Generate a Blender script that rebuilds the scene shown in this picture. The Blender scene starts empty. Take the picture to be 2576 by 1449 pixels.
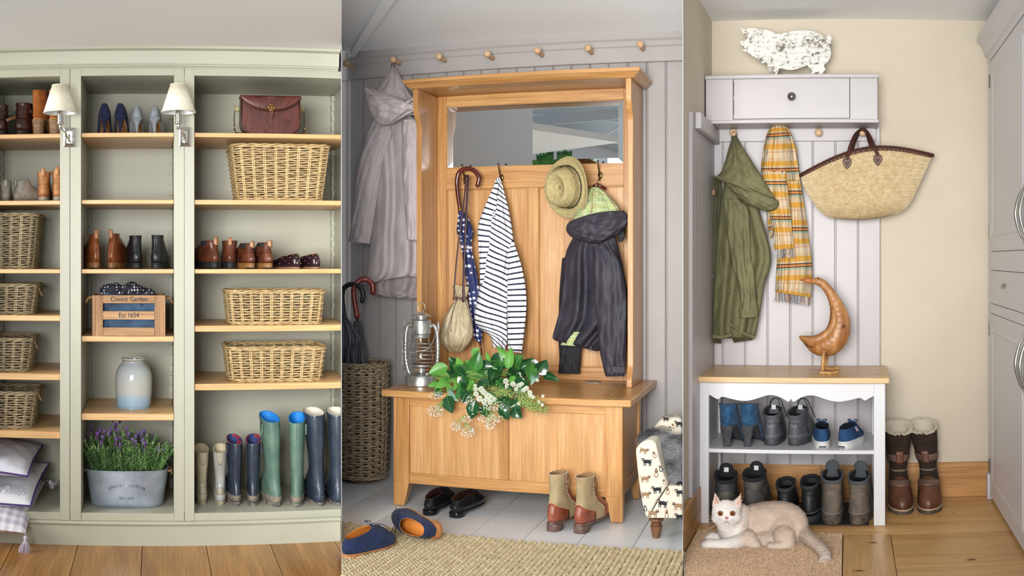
import bpy, bmesh, math, random
import numpy as np
from math import sin, cos, tan, pi, atan2
from mathutils import Vector, Matrix
random.seed(7); RNG = np.random.default_rng(7)
SC = bpy.context.scene
COL = SC.collection
# ---------------------------------------------------------------- camera, world, lights, exposure
F = 2500.0; H0 = 650.0; HC = 1.263          # pixels per radian, horizon row, eye height (m)
cam_d = bpy.data.cameras.new('camera'); cam = bpy.data.objects.new('camera', cam_d); COL.objects.link(cam)
cam.location = (0, 0, HC); cam.rotation_euler = (pi/2, 0, 0)
cam_d.type = 'PANO'
cam_d.clip_start = 0.05; cam_d.clip_end = 100
cc = cam_d
cc.panorama_type = 'CENTRAL_CYLINDRICAL'
cc.central_cylindrical_range_u_min = -1288/F; cc.central_cylindrical_range_u_max = 1288/F
cc.central_cylindrical_range_v_min = -(1449-H0)/F; cc.central_cylindrical_range_v_max = H0/F
cc.central_cylindrical_radius = 1
SC.camera = cam
SC.cycles.max_bounces = 8; SC.cycles.diffuse_bounces = 3; SC.cycles.glossy_bounces = 4; SC.cycles.caustics_reflective = False; SC.cycles.caustics_refractive = False
world = bpy.data.worlds.new('world'); SC.world = world; world.use_nodes = True
wb = world.node_tree.nodes['Background']; wb.inputs[0].default_value = (0.86, 0.93, 1.0, 1); wb.inputs[1].default_value = 0.5
SC.view_settings.view_transform = 'Standard'; SC.view_settings.look = 'None'
SC.view_settings.exposure = 0.0; SC.view_settings.gamma = 1.0; SC.view_settings.use_curve_mapping = False
def area(name, loc, target, size, power, col=(1, 1, 1), spread=180):
    l = bpy.data.lights.new(name, 'AREA'); l.shape = 'RECTANGLE'; l.size, l.size_y = size; l.energy = power; l.color = col; l.spread = math.radians(spread)
    o = bpy.data.objects.new(name, l); COL.objects.link(o); o.location = loc
    o.rotation_euler = (Vector(target)-Vector(loc)).to_track_quat('-Z', 'Y').to_euler()
    return o
area('window_daylight_left', (-3.9, 2.2, 1.6), (-1.4, 4.5, 1.3), (1.4, 1.7), 36, (1.0, 0.96, 0.88), 100)
area('window_daylight_front', (-2.0, -.8, 1.3), (-1.3, 4.3, .6), (1.5, 1.4), 13, (0.9, 0.95, 1.0), 50)
area('window_daylight_middle', (-0.75, -0.2, 1.5), (0.1, 4.9, 1.5), (1.3, 1.5), 50, (1.0, 0.98, 0.95), 75)
area('window_daylight_right', (0.3, 0.2, 1.5), (1.8, 4.9, 1.6), (1.6, 1.5), 16.5, (1.0, 0.99, 0.98), 75)
# ---------------------------------------------------------------- rooms: local frame (x right, y depth, z up) turned about the eye point
class Room:
    def __init__(s, phi, ref): s.phi = phi; s.ref = ref
    def P(s, px, py, d):
        a = (px-1288)/F - s.phi
        return Vector((d*tan(a), d, HC + d/cos(a)*(H0-py)/F))
    def X(s, px, d): return d*tan((px-1288)/F - s.phi)
    def Z(s, py, d, px=None):
        a = s.ref if px is None else (px-1288)/F - s.phi
        return HC + d/cos(a)*(H0-py)/F
    def W(s, v):
        c, n = cos(s.phi), sin(s.phi)
        return (v[0]*c + v[1]*n, -v[0]*n + v[1]*c, v[2])
R1 = Room((390-1288)/F, 0.1); R2 = Room(0.295, -0.29); R3 = Room(0.339, 0.08)
R = R1
def use(r):
    global R; R = r
ORG = {}; ROOM = {}
# ---------------------------------------------------------------- geometry collector
class G:
    def __init__(s): s.v = []; s.uv = []; s.n = 0; s.q = []; s.t = []; s.p = []
    def add(s, v, uv=None):
        v = np.asarray(v, float).reshape(-1, 3); b = s.n; s.v.append(v); s.n += len(v)
        s.uv.append(np.zeros((len(v), 2)) if uv is None else np.asarray(uv, float).reshape(-1, 2)); return b
    def grid(s, P, uv=None, closeu=False, closev=False, flip=False):
        P = np.asarray(P, float); m, n = P.shape[:2]; b = s.add(P, uv)
        i = np.arange(m if closev else m-1)[:, None]; j = np.arange(n if closeu else n-1)[None, :]
        i2 = (i+1) % m; j2 = (j+1) % n
        q = np.stack([b+i*n+j, b+i*n+j2, b+i2*n+j2, b+i2*n+j], -1).reshape(-1, 4)
        s.q.append(q[:, ::-1] if flip else q); return b
    def poly(s, pts): b = s.add(pts); s.p.append(list(range(b, b+len(pts))))
    def ngon(s, idx): s.p.append(list(idx))
    def box(s, x0, x1, y0, y1, z0, z1):
        if x0 > x1: x0, x1 = x1, x0
        if y0 > y1: y0, y1 = y1, y0
        if z0 > z1: z0, z1 = z1, z0
        b = s.add([(x0,y0,z0),(x1,y0,z0),(x1,y1,z0),(x0,y1,z0),(x0,y0,z1),(x1,y0,z1),(x1,y1,z1),(x0,y1,z1)])
        s.q.append(np.array([(0,3,2,1),(4,5,6,7),(0,1,5,4),(1,2,6,5),(2,3,7,6),(3,0,4,7)])+b); return s
    def hexa(s, c8):
        b = s.add(c8); s.q.append(np.array([(0,3,2,1),(4,5,6,7),(0,1,5,4),(1,2,6,5),(2,3,7,6),(3,0,4,7)])+b); return s
    def prism(s, poly, a0, a1, axis='y'):
        # poly: 2D points; axis y -> (x,z); axis x -> (y,z); axis z -> (x,y)
        n = len(poly)
        f = {'y': lambda p, a: (p[0], a, p[1]), 'x': lambda p, a: (a, p[0], p[1]), 'z': lambda p, a: (p[0], p[1], a)}[axis]
        b = s.add([f(p, a0) for p in poly]+[f(p, a1) for p in poly])
        s.p.append([b+i for i in range(n)][::-1]); s.p.append([b+n+i for i in range(n)])
        for i in range(n): s.p.append([b+i, b+(i+1) % n, b+n+(i+1) % n, b+n+i])
        return s
    def tube(s, pts, r, n=8, closed=False, flat=None, caps=True, uvs=False):
        P = np.asarray([tuple(p) for p in pts], float); m = len(P)
        if m < 2: return s
        rr = np.full(m, r, float) if np.isscalar(r) else np.asarray(r, float)
        T = (np.roll(P, -1, 0)-np.roll(P, 1, 0)) if closed else np.gradient(P, axis=0)
        T /= np.linalg.norm(T, axis=1)[:, None]+1e-12
        N = np.zeros_like(P); ref = np.array([0, 0, 1.]) if abs(T[0, 2]) < .9 else np.array([0, 1., 0])
        n0 = ref-T[0]*ref.dot(T[0]); n0 /= np.linalg.norm(n0); N[0] = n0
        for i in range(1, m):
            k = N[i-1]-T[i]*N[i-1].dot(T[i]); N[i] = k/(np.linalg.norm(k)+1e-12)
        B = np.cross(T, N); a = np.arange(n)*2*pi/n
        fx = 1.0 if flat is None else flat
        V = P[:, None]+rr[:, None, None]*(np.cos(a)[None, :, None]*N[:, None]+fx*np.sin(a)[None, :, None]*B[:, None])
        uv = None
        if uvs:
            l = np.concatenate([[0], np.cumsum(np.linalg.norm(np.diff(P, axis=0), axis=1))])
            uv = np.stack(np.broadcast_arrays((a*rr.mean())[None, :], l[:, None]), -1)
        b = s.grid(V, uv, closeu=True, closev=closed, flip=True)
        if caps and not closed: s.p.append([b+i for i in range(n)]); s.p.append([b+(m-1)*n+i for i in range(n)][::-1])
        return s
    def lathe(s, prof, c=(0, 0, 0), n=24, sx=1, sy=1, axis='z'):
        a = np.arange(n)*2*pi/n; pr = np.asarray(prof, float)
        V = np.stack(np.broadcast_arrays(pr[:, 0:1]*np.cos(a)*sx, pr[:, 0:1]*np.sin(a)*sy, pr[:, 1:2]+0*a), -1)
        if axis == 'y': V = np.stack([V[..., 0], -V[..., 2], V[..., 1]], -1)
        if axis == 'x': V = np.stack([V[..., 2], V[..., 0], V[..., 1]], -1)
        b = s.grid(V+np.asarray(c, float), closeu=True)
        m = len(pr)
        if pr[0, 0] > 1e-6: s.p.append([b+i for i in range(n)][::-1])
        if pr[-1, 0] > 1e-6: s.p.append([b+(m-1)*n+i for i in range(n)])
        return s
    def ball(s, c, r, n=12, m=8, rot=None):
        r = (r, r, r) if np.isscalar(r) else r
        th = np.linspace(0, pi, m+1)[:, None]; a = (np.arange(n)*2*pi/n)[None]
        V = np.stack(np.broadcast_arrays(np.sin(th)*np.cos(a)*r[0], np.sin(th)*np.sin(a)*r[1], -np.cos(th)*r[2]+0*a), -1)
        if rot is not None: V = V@np.array(rot).T
        s.grid(V+np.asarray(tuple(c), float), closeu=True); return s
    def merge(s, o, M=None):
        for v, uv in zip(o.v, o.uv):
            pass
        V = np.concatenate(o.v); UV = np.concatenate(o.uv)
        if M is not None: A = np.array(M); V = V@A[:3, :3].T+A[:3, 3]
        b = s.add(V, UV)
        for q in o.q: s.q.append(q+b)
        for q in o.t: s.t.append(q+b)
        for p in o.p: s.p.append([i+b for i in p])
        return s
    def mesh(s, name, off=None, smooth=False):
        V = np.concatenate(s.v) if s.v else np.zeros((0, 3)); UV = np.concatenate(s.uv) if s.uv else np.zeros((0, 2))
        if off is not None: V = V-np.asarray(tuple(off), float)
        loops = []; tot = []
        for q in s.q: loops.append(q.reshape(-1)); tot.append(np.full(len(q), 4))
        for q in s.t: loops.append(q.reshape(-1)); tot.append(np.full(len(q), 3))
        if s.p: loops.append(np.concatenate([np.asarray(p) for p in s.p])); tot.append(np.array([len(p) for p in s.p]))
        loops = np.concatenate(loops).astype(np.int32); tot = np.concatenate(tot).astype(np.int32)
        me = bpy.data.meshes.new(name); me.vertices.add(len(V)); me.vertices.foreach_set('co', V.astype(np.float32).ravel())
        me.loops.add(len(loops)); me.loops.foreach_set('vertex_index', loops)
        me.polygons.add(len(tot)); st = np.concatenate([[0], np.cumsum(tot)[:-1]]).astype(np.int32)
        me.polygons.foreach_set('loop_start', st); me.polygons.foreach_set('loop_total', tot)
        me.polygons.foreach_set('use_smooth', np.full(len(tot), bool(smooth)))
        if np.any(UV): me.uv_layers.new(name='UVMap').data.foreach_set('uv', UV[loops].astype(np.float32).ravel())
        me.update(calc_edges=True); me.validate(); return me
def link(name, me, mat, parent, bevel, kind=None, label=None, angle=None):
    o = bpy.data.objects.new(name, me); COL.objects.link(o)
    if mat is not None: me.materials.append(mat)
    if parent is not None: o.parent = parent; ORG[o.name] = ORG[parent.name]; ROOM[o.name] = ROOM[parent.name]
    if bevel:
        b = o.modifiers.new('bevel', 'BEVEL'); b.width = bevel; b.segments = 2; b.limit_method = 'ANGLE'; b.angle_limit = 0.7
        me.polygons.foreach_set('use_smooth', np.ones(len(me.polygons), bool)); me.set_sharp_from_angle(angle=0.9)
    elif angle: me.set_sharp_from_angle(angle=angle)
    if kind: o['kind'] = kind
    if label: o['label'] = label
    return o
def place(o, loc, rz=0):
    o.location = R.W(loc); o.rotation_euler = (0, 0, rz-R.phi); ORG[o.name] = Vector(loc); ROOM[o.name] = R
def props(o, label, cat, group=None):
    o['label'] = label; o['category'] = cat
    if group: o['group'] = group
def thing(name, label, cat, loc=(0, 0, 0), rz=0, group=None):
    o = bpy.data.objects.new(name, None); COL.objects.link(o); o.empty_display_size = 0.05
    place(o, loc, rz); props(o, label, cat, group); return o
def part(par, name, g, mat, bevel=0, smooth=False, kind=None, label=None, angle=None):   # thing-local geometry
    return link(name, g.mesh(name, None, smooth), mat, par, bevel, kind, label, angle)
def rpart(par, name, g, mat, bevel=0, smooth=False, kind=None, label=None, angle=None):  # room-frame geometry
    return link(name, g.mesh(name, ORG[par.name], smooth), mat, par, bevel, kind, label, angle)
def solo(name, g, mat, label, cat, loc, bevel=0, smooth=False, group=None, kind=None, angle=None):
    o = link(name, g.mesh(name, loc, smooth), mat, None, bevel, kind, None, angle); place(o, loc); props(o, label, cat, group); return o
def struct(name, g, mat, loc=(0, 0, 0), bevel=0, smooth=False, angle=None):
    o = link(name, g.mesh(name, loc, smooth), mat, None, bevel, 'structure', None, angle); place(o, loc); return o
def kids(o): return [c for c in bpy.data.objects if c.parent == o]
def clip(o, side, margin=0.004):
    """trim a thing (and its parts) where it meets the dividing wall; side 'R1','L2','R2'"""
    px = {'R1': 859, 'L2': 859, 'R2': 1718, 'L3': 1718}[side]; r = ROOM[o.name]
    a = (px-1288)/F - r.phi
    n = Vector((cos(a), -sin(a), 0))          # points to the right of the divider
    s = -1 if side[0] == 'R' else 1
    def do(ob):
        if ob.type == 'MESH':
            org = ORG[ob.name]; top = ob
            while top.parent: top = top.parent
            rz = top.rotation_euler[2]+r.phi
            M = Matrix.Translation(org)@Matrix.Rotation(rz, 4, 'Z')
            bm = bmesh.new(); bm.from_mesh(ob.data)
            co = M.inverted()@(n*s*margin); no = M.to_3x3().inverted()@(n*s)
            res = bmesh.ops.bisect_plane(bm, geom=bm.verts[:]+bm.edges[:]+bm.faces[:], plane_co=co, plane_no=no, clear_inner=True)
            ed = [e for e in res['geom_cut'] if isinstance(e, bmesh.types.BMEdge)]
            if ed and ob.get('kind') != 'stuff':
                try: bmesh.ops.holes_fill(bm, edges=ed, sides=0)
                except Exception: pass
            empty = len(bm.faces) == 0
            bm.to_mesh(ob.data); bm.free()
            if empty: bpy.data.objects.remove(ob); return
        for c in kids(ob): do(c)
    do(o)
def mirror_all(): pass
# ---------------------------------------------------------------- materials
def lin(c):
    if isinstance(c, str): c = tuple(int(c[i:i+2], 16)/255 for i in (0, 2, 4))
    return tuple((x/12.92 if x <= 0.04045 else ((x+0.055)/1.055)**2.4) for x in c)+(1,)
MATS = {}
class NT:
    def __init__(s, name):
        s.m = bpy.data.materials.new(name); s.m.use_nodes = True; s.t = s.m.node_tree; s.b = s.t.nodes['Principled BSDF']
    def N(s, ty, **k):
        n = s.t.nodes.new(ty)
        for a, b in k.items():
            if a.startswith('i_'):
                key = a[2:]; n.inputs[int(key) if key.isdigit() else key.replace('_', ' ')].default_value = b
            else: setattr(n, a, b)
        return n
    def L(s, a, b): s.t.links.new(a, b)
    def ramp(s, fac, stops, const=False):
        r = s.N('ShaderNodeValToRGB'); e = r.color_ramp.elements
        if const: r.color_ramp.interpolation = 'CONSTANT'
        e[0].position, e[0].color = stops[0][0], lin(stops[0][1]); e[1].position, e[1].color = stops[-1][0], lin(stops[-1][1])
        for p, c in stops[1:-1]:
            k = e.new(p); k.color = lin(c)
        s.L(fac, r.inputs[0]); return r.outputs[0]
    def coord(s, sc=(1, 1, 1), rnd=False, uv=False, rot=(0, 0, 0)):
        t = s.N('ShaderNodeTexCoord'); o = t.outputs['UV' if uv else 'Object']
        if rnd:
            i = s.N('ShaderNodeObjectInfo'); v = s.N('ShaderNodeVectorMath', operation='SCALE', i_0=(7.3, 4.1, 9.7)); s.L(i.outputs['Random'], v.inputs['Scale'])
            a = s.N('ShaderNodeVectorMath', operation='ADD'); s.L(o, a.inputs[0]); s.L(v.outputs[0], a.inputs[1]); o = a.outputs[0]
        m = s.N('ShaderNodeMapping'); m.inputs['Scale'].default_value = sc; m.inputs['Rotation'].default_value = rot; s.L(o, m.inputs[0]); return m.outputs[0]
    def noise(s, co, scale=1, detail=4, rough=.55, dist=0):
        n = s.N('ShaderNodeTexNoise', i_Scale=scale, i_Detail=detail, i_Roughness=rough, i_Distortion=dist); s.L(co, n.inputs['Vector']); return n.outputs[0]
    def mix(s, f, a, b, mode='MIX'):
        n = s.N('ShaderNodeMix', data_type='RGBA', blend_type=mode)
        for k, v in ((0, f), (6, a), (7, b)):
            if hasattr(v, 'links'): s.L(v, n.inputs[k])
            else: n.inputs[k].default_value = v
        return n.outputs[2]
    def bump(s, h, st, dist=0.002, prev=None):
        n = s.N('ShaderNodeBump', i_Strength=st, i_Distance=dist); s.L(h, n.inputs['Height'])
        if prev is not None: s.L(prev, n.inputs['Normal'])
        return n.outputs[0]
    def math(s, op, a, b=None, c=None):
        n = s.N('ShaderNodeMath', operation=op)
        for k, v in enumerate((a, b, c)):
            if v is None: continue
            if hasattr(v, 'links'): s.L(v, n.inputs[k])
            else: n.inputs[k].default_value = v
        return n.outputs[0]
    def done(s, col, rough=.5, metal=0, normal=None, **k):
        if hasattr(col, 'links'): s.L(col, s.b.inputs['Base Color'])
        else: s.b.inputs['Base Color'].default_value = lin(col)
        if hasattr(rough, 'links'): s.L(rough, s.b.inputs['Roughness'])
        else: s.b.inputs['Roughness'].default_value = rough
        s.b.inputs['Metallic'].default_value = metal
        if normal is not None: s.L(normal, s.b.inputs['Normal'])
        for a, b in k.items(): s.b.inputs[a.replace('_', ' ')].default_value = b
        return s.m
def M(name, col, rough=.5, metal=0, col2=None, sc=8, st=(1, 1, 1), c=(.35, .65), bump=0, bsc=150, bst=(1, 1, 1), dist=.002, wr=0, wsc=14, wd=.02, wst=(1, 1, .4), **k):
    """plain surface: two tones mixed by noise, fine relief (bump) and broad wrinkles (wr)"""
    if name in MATS: return MATS[name]
    t = NT(name); co = t.coord(st, rnd=True)
    cl = col
    if col2: cl = t.ramp(t.noise(co, sc, 5), [(c[0], col), (c[1], col2)])
    nr = None
    if wr: nr = t.bump(t.noise(t.coord(wst), wsc, 3, .5, .6), wr, wd)
    if bump: nr = t.bump(t.noise(t.coord(bst), bsc, 3), bump, dist, nr)
    MATS[name] = t.done(cl, rough, metal, nr, **k); return MATS[name]
def wood(name, a, b, c=None, axis='x', sc=1, rough=.45, bump=.25, dark=.5, **k):
    if name in MATS: return MATS[name]
    s = {'x': (1.2, 16, 16), 'y': (16, 1.2, 16), 'z': (16, 16, 1.2)}[axis]; s = tuple(q*sc for q in s)
    f = {'x': (4, 160, 160), 'y': (160, 4, 160), 'z': (160, 160, 4)}[axis]
    t = NT(name); n1 = t.noise(t.coord(s, True), 1, 4, .6, 1.2); col = t.ramp(n1, [(.3, a), (.5, c or b), (.72, b)])
    n2 = t.noise(t.coord(f, True), 1, 2, .5)
    fine = t.ramp(n2, [(.35, 'b8a898'), (.6, 'ffffff')]); col = t.mix(dark, col, fine, 'MULTIPLY')
    MATS[name] = t.done(col, rough, 0, t.bump(n2, bump, .0008), **k); return MATS[name]
def glass(name, col='ffffff', rough=0.0, ior=1.3):
    if name in MATS: return MATS[name]
    t = NT(name); MATS[name] = t.done(col, rough, 0, None, Transmission_Weight=1.0, IOR=ior); return t.m
PAINT1 = M('sage_paint', 'b2b1a0', .42, col2='acab9a', sc=3, bump=.06, bsc=300)
PAINT1S = PAINT1
SHELF = wood('shelf_oak', 'cfa26a', 'e2bc88', 'd9b07a', 'x', 1.0, .4, .15, .35)
BRASS = M('brass', 'c9a24a', .25, 1); NICKEL = M('nickel', 'cfc9c0', .16, 1); STEEL = M('steel', 'b9b7b2', .3, 1); PEWTER = M('pewter', '8d8880', .28, 1)
DARKM = M('dark_bronze', '3a2f22', .35, .8)
def smo(x): x = np.clip(x, 0, 1); return x*x*(3-2*x)
def cr(tab, t):
    """Catmull-Rom through the rows of tab at t in [0, 1]"""
    tab = np.asarray(tab, float); n = len(tab); x = np.clip(np.asarray(t, float), 0, 1)*(n-1)
    i = np.clip(np.floor(x).astype(int), 0, n-2); f = (x-i)[..., None]
    p0 = tab[np.maximum(i-1, 0)]; p1 = tab[i]; p2 = tab[i+1]; p3 = tab[np.minimum(i+2, n-1)]
    return .5*((2*p1)+(p2-p0)*f+(2*p0-5*p1+4*p2-p3)*f**2+(3*p1-p0-3*p2+p3)*f**3)
def curve(pts, n=24): return [Vector(p) for p in cr([tuple(p) for p in pts], np.linspace(0, 1, n))]
# ---------------------------------------------------------------- cloth hanging in folds, given by rows (xl,yl,xr,yr,depth,half thickness) in photo pixels
class Cloth:
    def __init__(s, rows, fold=(3, .015, 0, 0), bow=None, seed=0, wr=.004, sq=.75, taper=True):
        s.rows = [tuple(r)+((0,) if len(r) == 6 else ()) for r in rows]; s.fold = fold; s.seed = seed; s.wr = wr; s.sq = sq; s.R = R; s.taper = taper
    def S(s, a, t):
        """a: angle round the section (-pi/2 front middle), t: 0 top .. 1 bottom"""
        a, t = np.broadcast_arrays(np.asarray(a, float), np.asarray(t, float)); r = cr(s.rows, t)
        ca, sa = np.cos(a), np.sin(a)
        u = np.sign(ca)*np.abs(ca)**.9*.5+.5
        px = r[..., 0]+(r[..., 2]-r[..., 0])*u; py = r[..., 1]+(r[..., 3]-r[..., 1])*u+r[..., 6]*np.sin(pi*u)
        k, amp, ph, tw = s.fold
        fo = amp*(np.sin(2*pi*k*u+ph+tw*t*2)+.45*np.sin(2*pi*k*1.9*u+ph*2.1-1.3*t*tw+1.1))*np.sin(pi*np.clip(u, .02, .98))**.5*(smo(t*3) if s.taper else 1)
        w = s.wr*(np.sin(23*u+17*t+s.seed)+np.sin(31*t-13*u+2*s.seed)*.7+.5*np.sin(57*u*t+40*t+s.seed))
        d = r[..., 4]+r[..., 5]*np.sign(sa)*np.abs(sa)**s.sq+fo+w
        al = (px-1288)/F-s.R.phi
        return np.stack([d*np.tan(al), d, HC+d/np.cos(al)*(H0-py)/F], -1)
    def geo(s, n=56, m=60, cap=True, uvs=(1, 1)):
        a = np.linspace(pi/2, pi/2+2*pi, n+1)[None]; t = np.linspace(0, 1, m)[:, None]
        V = s.S(a, t); g = G()
        L = np.concatenate([[0], np.cumsum(np.linalg.norm(np.diff(V[:, n//2], axis=0), axis=1))])
        uu = (np.cos(a)*.5+.5)*np.linalg.norm(V[:, n*3//4]-V[:, n//4], axis=-1).mean()
        uv = np.stack(np.broadcast_arrays(uu*uvs[0], L[:, None]*uvs[1]), -1)
        b = g.grid(V[:, :n], uv[:, :n], closeu=True, flip=True)
        if cap: g.p.append([b+i for i in range(n)]); g.p.append([b+(m-1)*n+i for i in range(n)][::-1])
        return g
# ---------------------------------------------------------------- footwear: heel at y=0, toe at +y; levels (z back, z front, y back, y front, half width, footness)
def footprof(u): return np.interp(u, [0, .12, .4, .7, .9, 1], [.86, .88, .84, 1.0, .95, .8])
class Shoe:
    def __init__(s, L, W, lev, lift=0, lat=0, lean=(0, 0)):
        s.L, s.W, s.lift, s.lat, s.lean = L, W, lift, lat, lean; s.lev = np.array(lev, float); s.top = s.lev[-1, 0]
    def g(s, y): return s.lift*(1-smo((np.asarray(y)/s.L-.28)/.42))
    def S(s, a, t, grow=0.0, lev=None):
        a, t = np.broadcast_arrays(np.asarray(a, float), np.asarray(t, float))
        r = cr(s.lev if lev is None else lev, t); zb, zf, yb, yf, w, f = [r[..., i] for i in range(6)]
        yb = yb-grow; yf = yf+grow; u = (1-np.cos(a))/2; sn = np.sin(a)
        y = yb+(yf-yb)*u; pr = f*footprof(u)+(1-f)
        x = (w*s.W+grow)*np.sign(sn)*np.abs(sn)**(.78)*pr + s.lat*.014*f*np.sin(pi*u*.9)
        z = zb+(zf-zb)*u+s.g(y)
        k = np.clip((z-.06)/.1, 0, None); return np.stack([x+s.lean[0]*k, y+s.lean[1]*k, z], -1)
    def norm(s, a, t):
        e = 1e-3; da = s.S(a+e, t)-s.S(a-e, t); dt = s.S(a, np.minimum(np.asarray(t)+e, 1))-s.S(a, np.maximum(np.asarray(t)-e, 0))
        n = np.cross(da, dt); return n/(np.linalg.norm(n, axis=-1, keepdims=True)+1e-9)
    def upper(s, na=40, nt=34):
        a = (np.arange(na)*2*pi/na)[None]; t = np.linspace(0, 1, nt)[:, None]; V = s.S(a, t); g = G()
        uv = np.stack(np.broadcast_arrays(a*.08, V[..., 2]), -1); b = g.grid(V, uv, closeu=True); g.p.append([b+i for i in range(na)][::-1]); return g
    def lining(s, depth=.45, na=32, ins=.004):
        a = (np.arange(na)*2*pi/na)[None]; g = G(); rings = [s.S(a, 1.0)[0]]
        for t, i in ((1.0, ins*.5), (.985, ins), (.85, ins), (.7, ins*1.3), (1-depth, ins*1.6)):
            V = s.S(a, t, -i)[0]
            if t == 1.0: V[:, 2] += .0015
            rings.append(V)
        b = g.grid(np.array(rings), closeu=True, flip=True); m = len(rings); g.p.append([b+(m-1)*na+k for k in range(na)]); return g
    def patch(s, a0, a1, t0, t1, off=.0015, na=16, nt=8, sh=None, closed=False):
        k = np.linspace(0, 1, na)
        A = (a0+(a1-a0)*k)[None]; lo = (t0(k) if callable(t0) else np.full(na, t0)); hi = (t1(k) if callable(t1) else np.full(na, t1))
        q = np.linspace(0, 1, nt)[:, None]; T = lo[None]+(hi-lo)[None]*q; A = A+0*T
        V = s.S(A, T); N = s.norm(A, T); N *= np.sign((N*(V-np.array([0, V[..., 1].mean(), V[..., 2].mean()]))).sum(-1, keepdims=True).mean()+1e-9)
        O = V+N*off; E = V-N*.0008; full = np.zeros((nt+2, na+2, 3)); full[1:-1, 1:-1] = O
        full[0, 1:-1] = E[0]; full[-1, 1:-1] = E[-1]; full[1:-1, 0] = E[:, 0]; full[1:-1, -1] = E[:, -1]
        full[0, 0] = E[0, 0]; full[0, -1] = E[0, -1]; full[-1, 0] = E[-1, 0]; full[-1, -1] = E[-1, -1]
        g = G(); g.grid(full); return g
    def line(s, A, T, r=.001, off=.0015, n=24, g=None):
        g = g or G(); A = np.interp(np.linspace(0, 1, n), np.linspace(0, 1, len(A)), A); T = np.interp(np.linspace(0, 1, n), np.linspace(0, 1, len(T)), T)
        V = s.S(A, T); N = s.norm(A, T); C = np.array([0, V[:, 1].mean(), V[:, 2].mean()]); N *= np.where((N*(V-C)).sum(-1, keepdims=True) < 0, -1, 1)
        g.tube(V+N*off, r, 5); return g
    def sole(s, h, grow=.003, z0=0.0, y1=None, f=1.0, na=36, taper=1.0, drop=0):
        """slab under the upper: full length, or only the heel when y1 is given"""
        a = (np.arange(na)*2*pi/na)[None]; r0 = s.lev[0]; y1 = r0[3]+grow if y1 is None else y1; u = (1-np.cos(a))/2; sn = np.sin(a)
        rows = []
        for z, gr in ((z0, .9*grow-.001), (z0+.002, grow), (z0+h-.002, grow), (z0+h, grow-.001)):
            k = (z-z0)/h; y = (r0[2]-gr)+(y1-(r0[2]-gr))*u; pr = footprof((y-r0[2])/max(s.L, .01))
            tp = taper+(1-taper)*k; yc = .5*(r0[2]+y1)
            x = (r0[4]*s.W+gr)*np.sign(sn)*np.abs(sn)**(.78 if f == 1 else .66)*(pr if f == 1 else .72)*tp
            if f == 1: x = x+s.lat*.014*np.sin(pi*u*.9)
            y = yc*.6+y*.4 if False else yc+(y-yc)*tp
            rows.append(np.stack([x, y, z+(s.g(y) if f == 1 else 0*y)], -1)[0])
        g = G(); b = g.grid(np.array(rows), closeu=True); g.p.append([b+i for i in range(na)][::-1]); g.p.append([b+3*na+i for i in range(na)]); return g
    def laces(s, t0, t1, n=5, spread=.32, r=.0016, base=pi):
        g = G()
        for i in range(n):
            t = t0+(t1-t0)*i/max(n-1, 1)
            s.line([base-spread, base, base+spread], [t, t+.01, t], r, .003, 9, g)
            if i < n-1: s.line([base-spread, base+spread], [t, t+(t1-t0)/max(n-1, 1)], r, .0035, 7, g)
        return g
def txt(par, name, s_, size, loc, mat, rot=(pi/2, 0, 0), depth=.0006, room=True, sx=1.0):
    cu = bpy.data.curves.new(name, 'FONT'); cu.body = s_; cu.size = size; cu.extrude = depth; cu.align_x = 'CENTER'; cu.align_y = 'CENTER'; cu.resolution_u = 3
    o = bpy.data.objects.new(name+'_tmp', cu); COL.objects.link(o); bpy.context.view_layer.update()
    me = bpy.data.meshes.new_from_object(o.evaluated_get(bpy.context.evaluated_depsgraph_get())); bpy.data.objects.remove(o)
    me.materials.clear(); me.transform(Matrix.Translation(Vector(loc)-(ORG[par.name] if room else Vector((0, 0, 0))))@Matrix.Rotation(rot[2], 4, 'Z')@Matrix.Rotation(rot[0], 4, 'X')@Matrix.Rotation(rot[1], 4, 'Y')@Matrix.Diagonal((sx, 1, 1, 1)))
    me.name = name; return link(name, me, mat, par, 0)
def blob(name, shapes, voxel=.008, smooth=4, iters=.5):
    """one continuous skin over many overlapping ellipsoids and tapering limbs"""
    g = G()
    for s_ in shapes:
        if s_[0] == 'e': g.ball(s_[1], s_[2], 20, 14, s_[3] if len(s_) > 3 else None)
        else:
            P, r = s_[1], s_[2]; c = cr([tuple(p) for p in P], np.linspace(0, 1, 24)); rr = cr([[x] for x in r], np.linspace(0, 1, 24))[:, 0]
            for p, q in zip(c, rr): g.ball(p, q, 14, 10)
    me = g.mesh(name); o = bpy.data.objects.new(name, me); COL.objects.link(o)
    m = o.modifiers.new('r', 'REMESH'); m.mode = 'VOXEL'; m.voxel_size = voxel; m.use_smooth_shade = True
    m = o.modifiers.new('s', 'SMOOTH'); m.iterations = smooth; m.factor = iters
    bpy.context.view_layer.update(); me2 = bpy.data.meshes.new_from_object(o.evaluated_get(bpy.context.evaluated_depsgraph_get())); bpy.data.objects.remove(o)
    me2.polygons.foreach_set('use_smooth', np.ones(len(me2.polygons), bool)); return me2
def mesh_part(par, name, me, mat, label=None):
    me.transform(Matrix.Translation(-ORG[par.name])); me.materials.clear(); me.name = name; return link(name, me, mat, par, 0, None, label)
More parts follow.
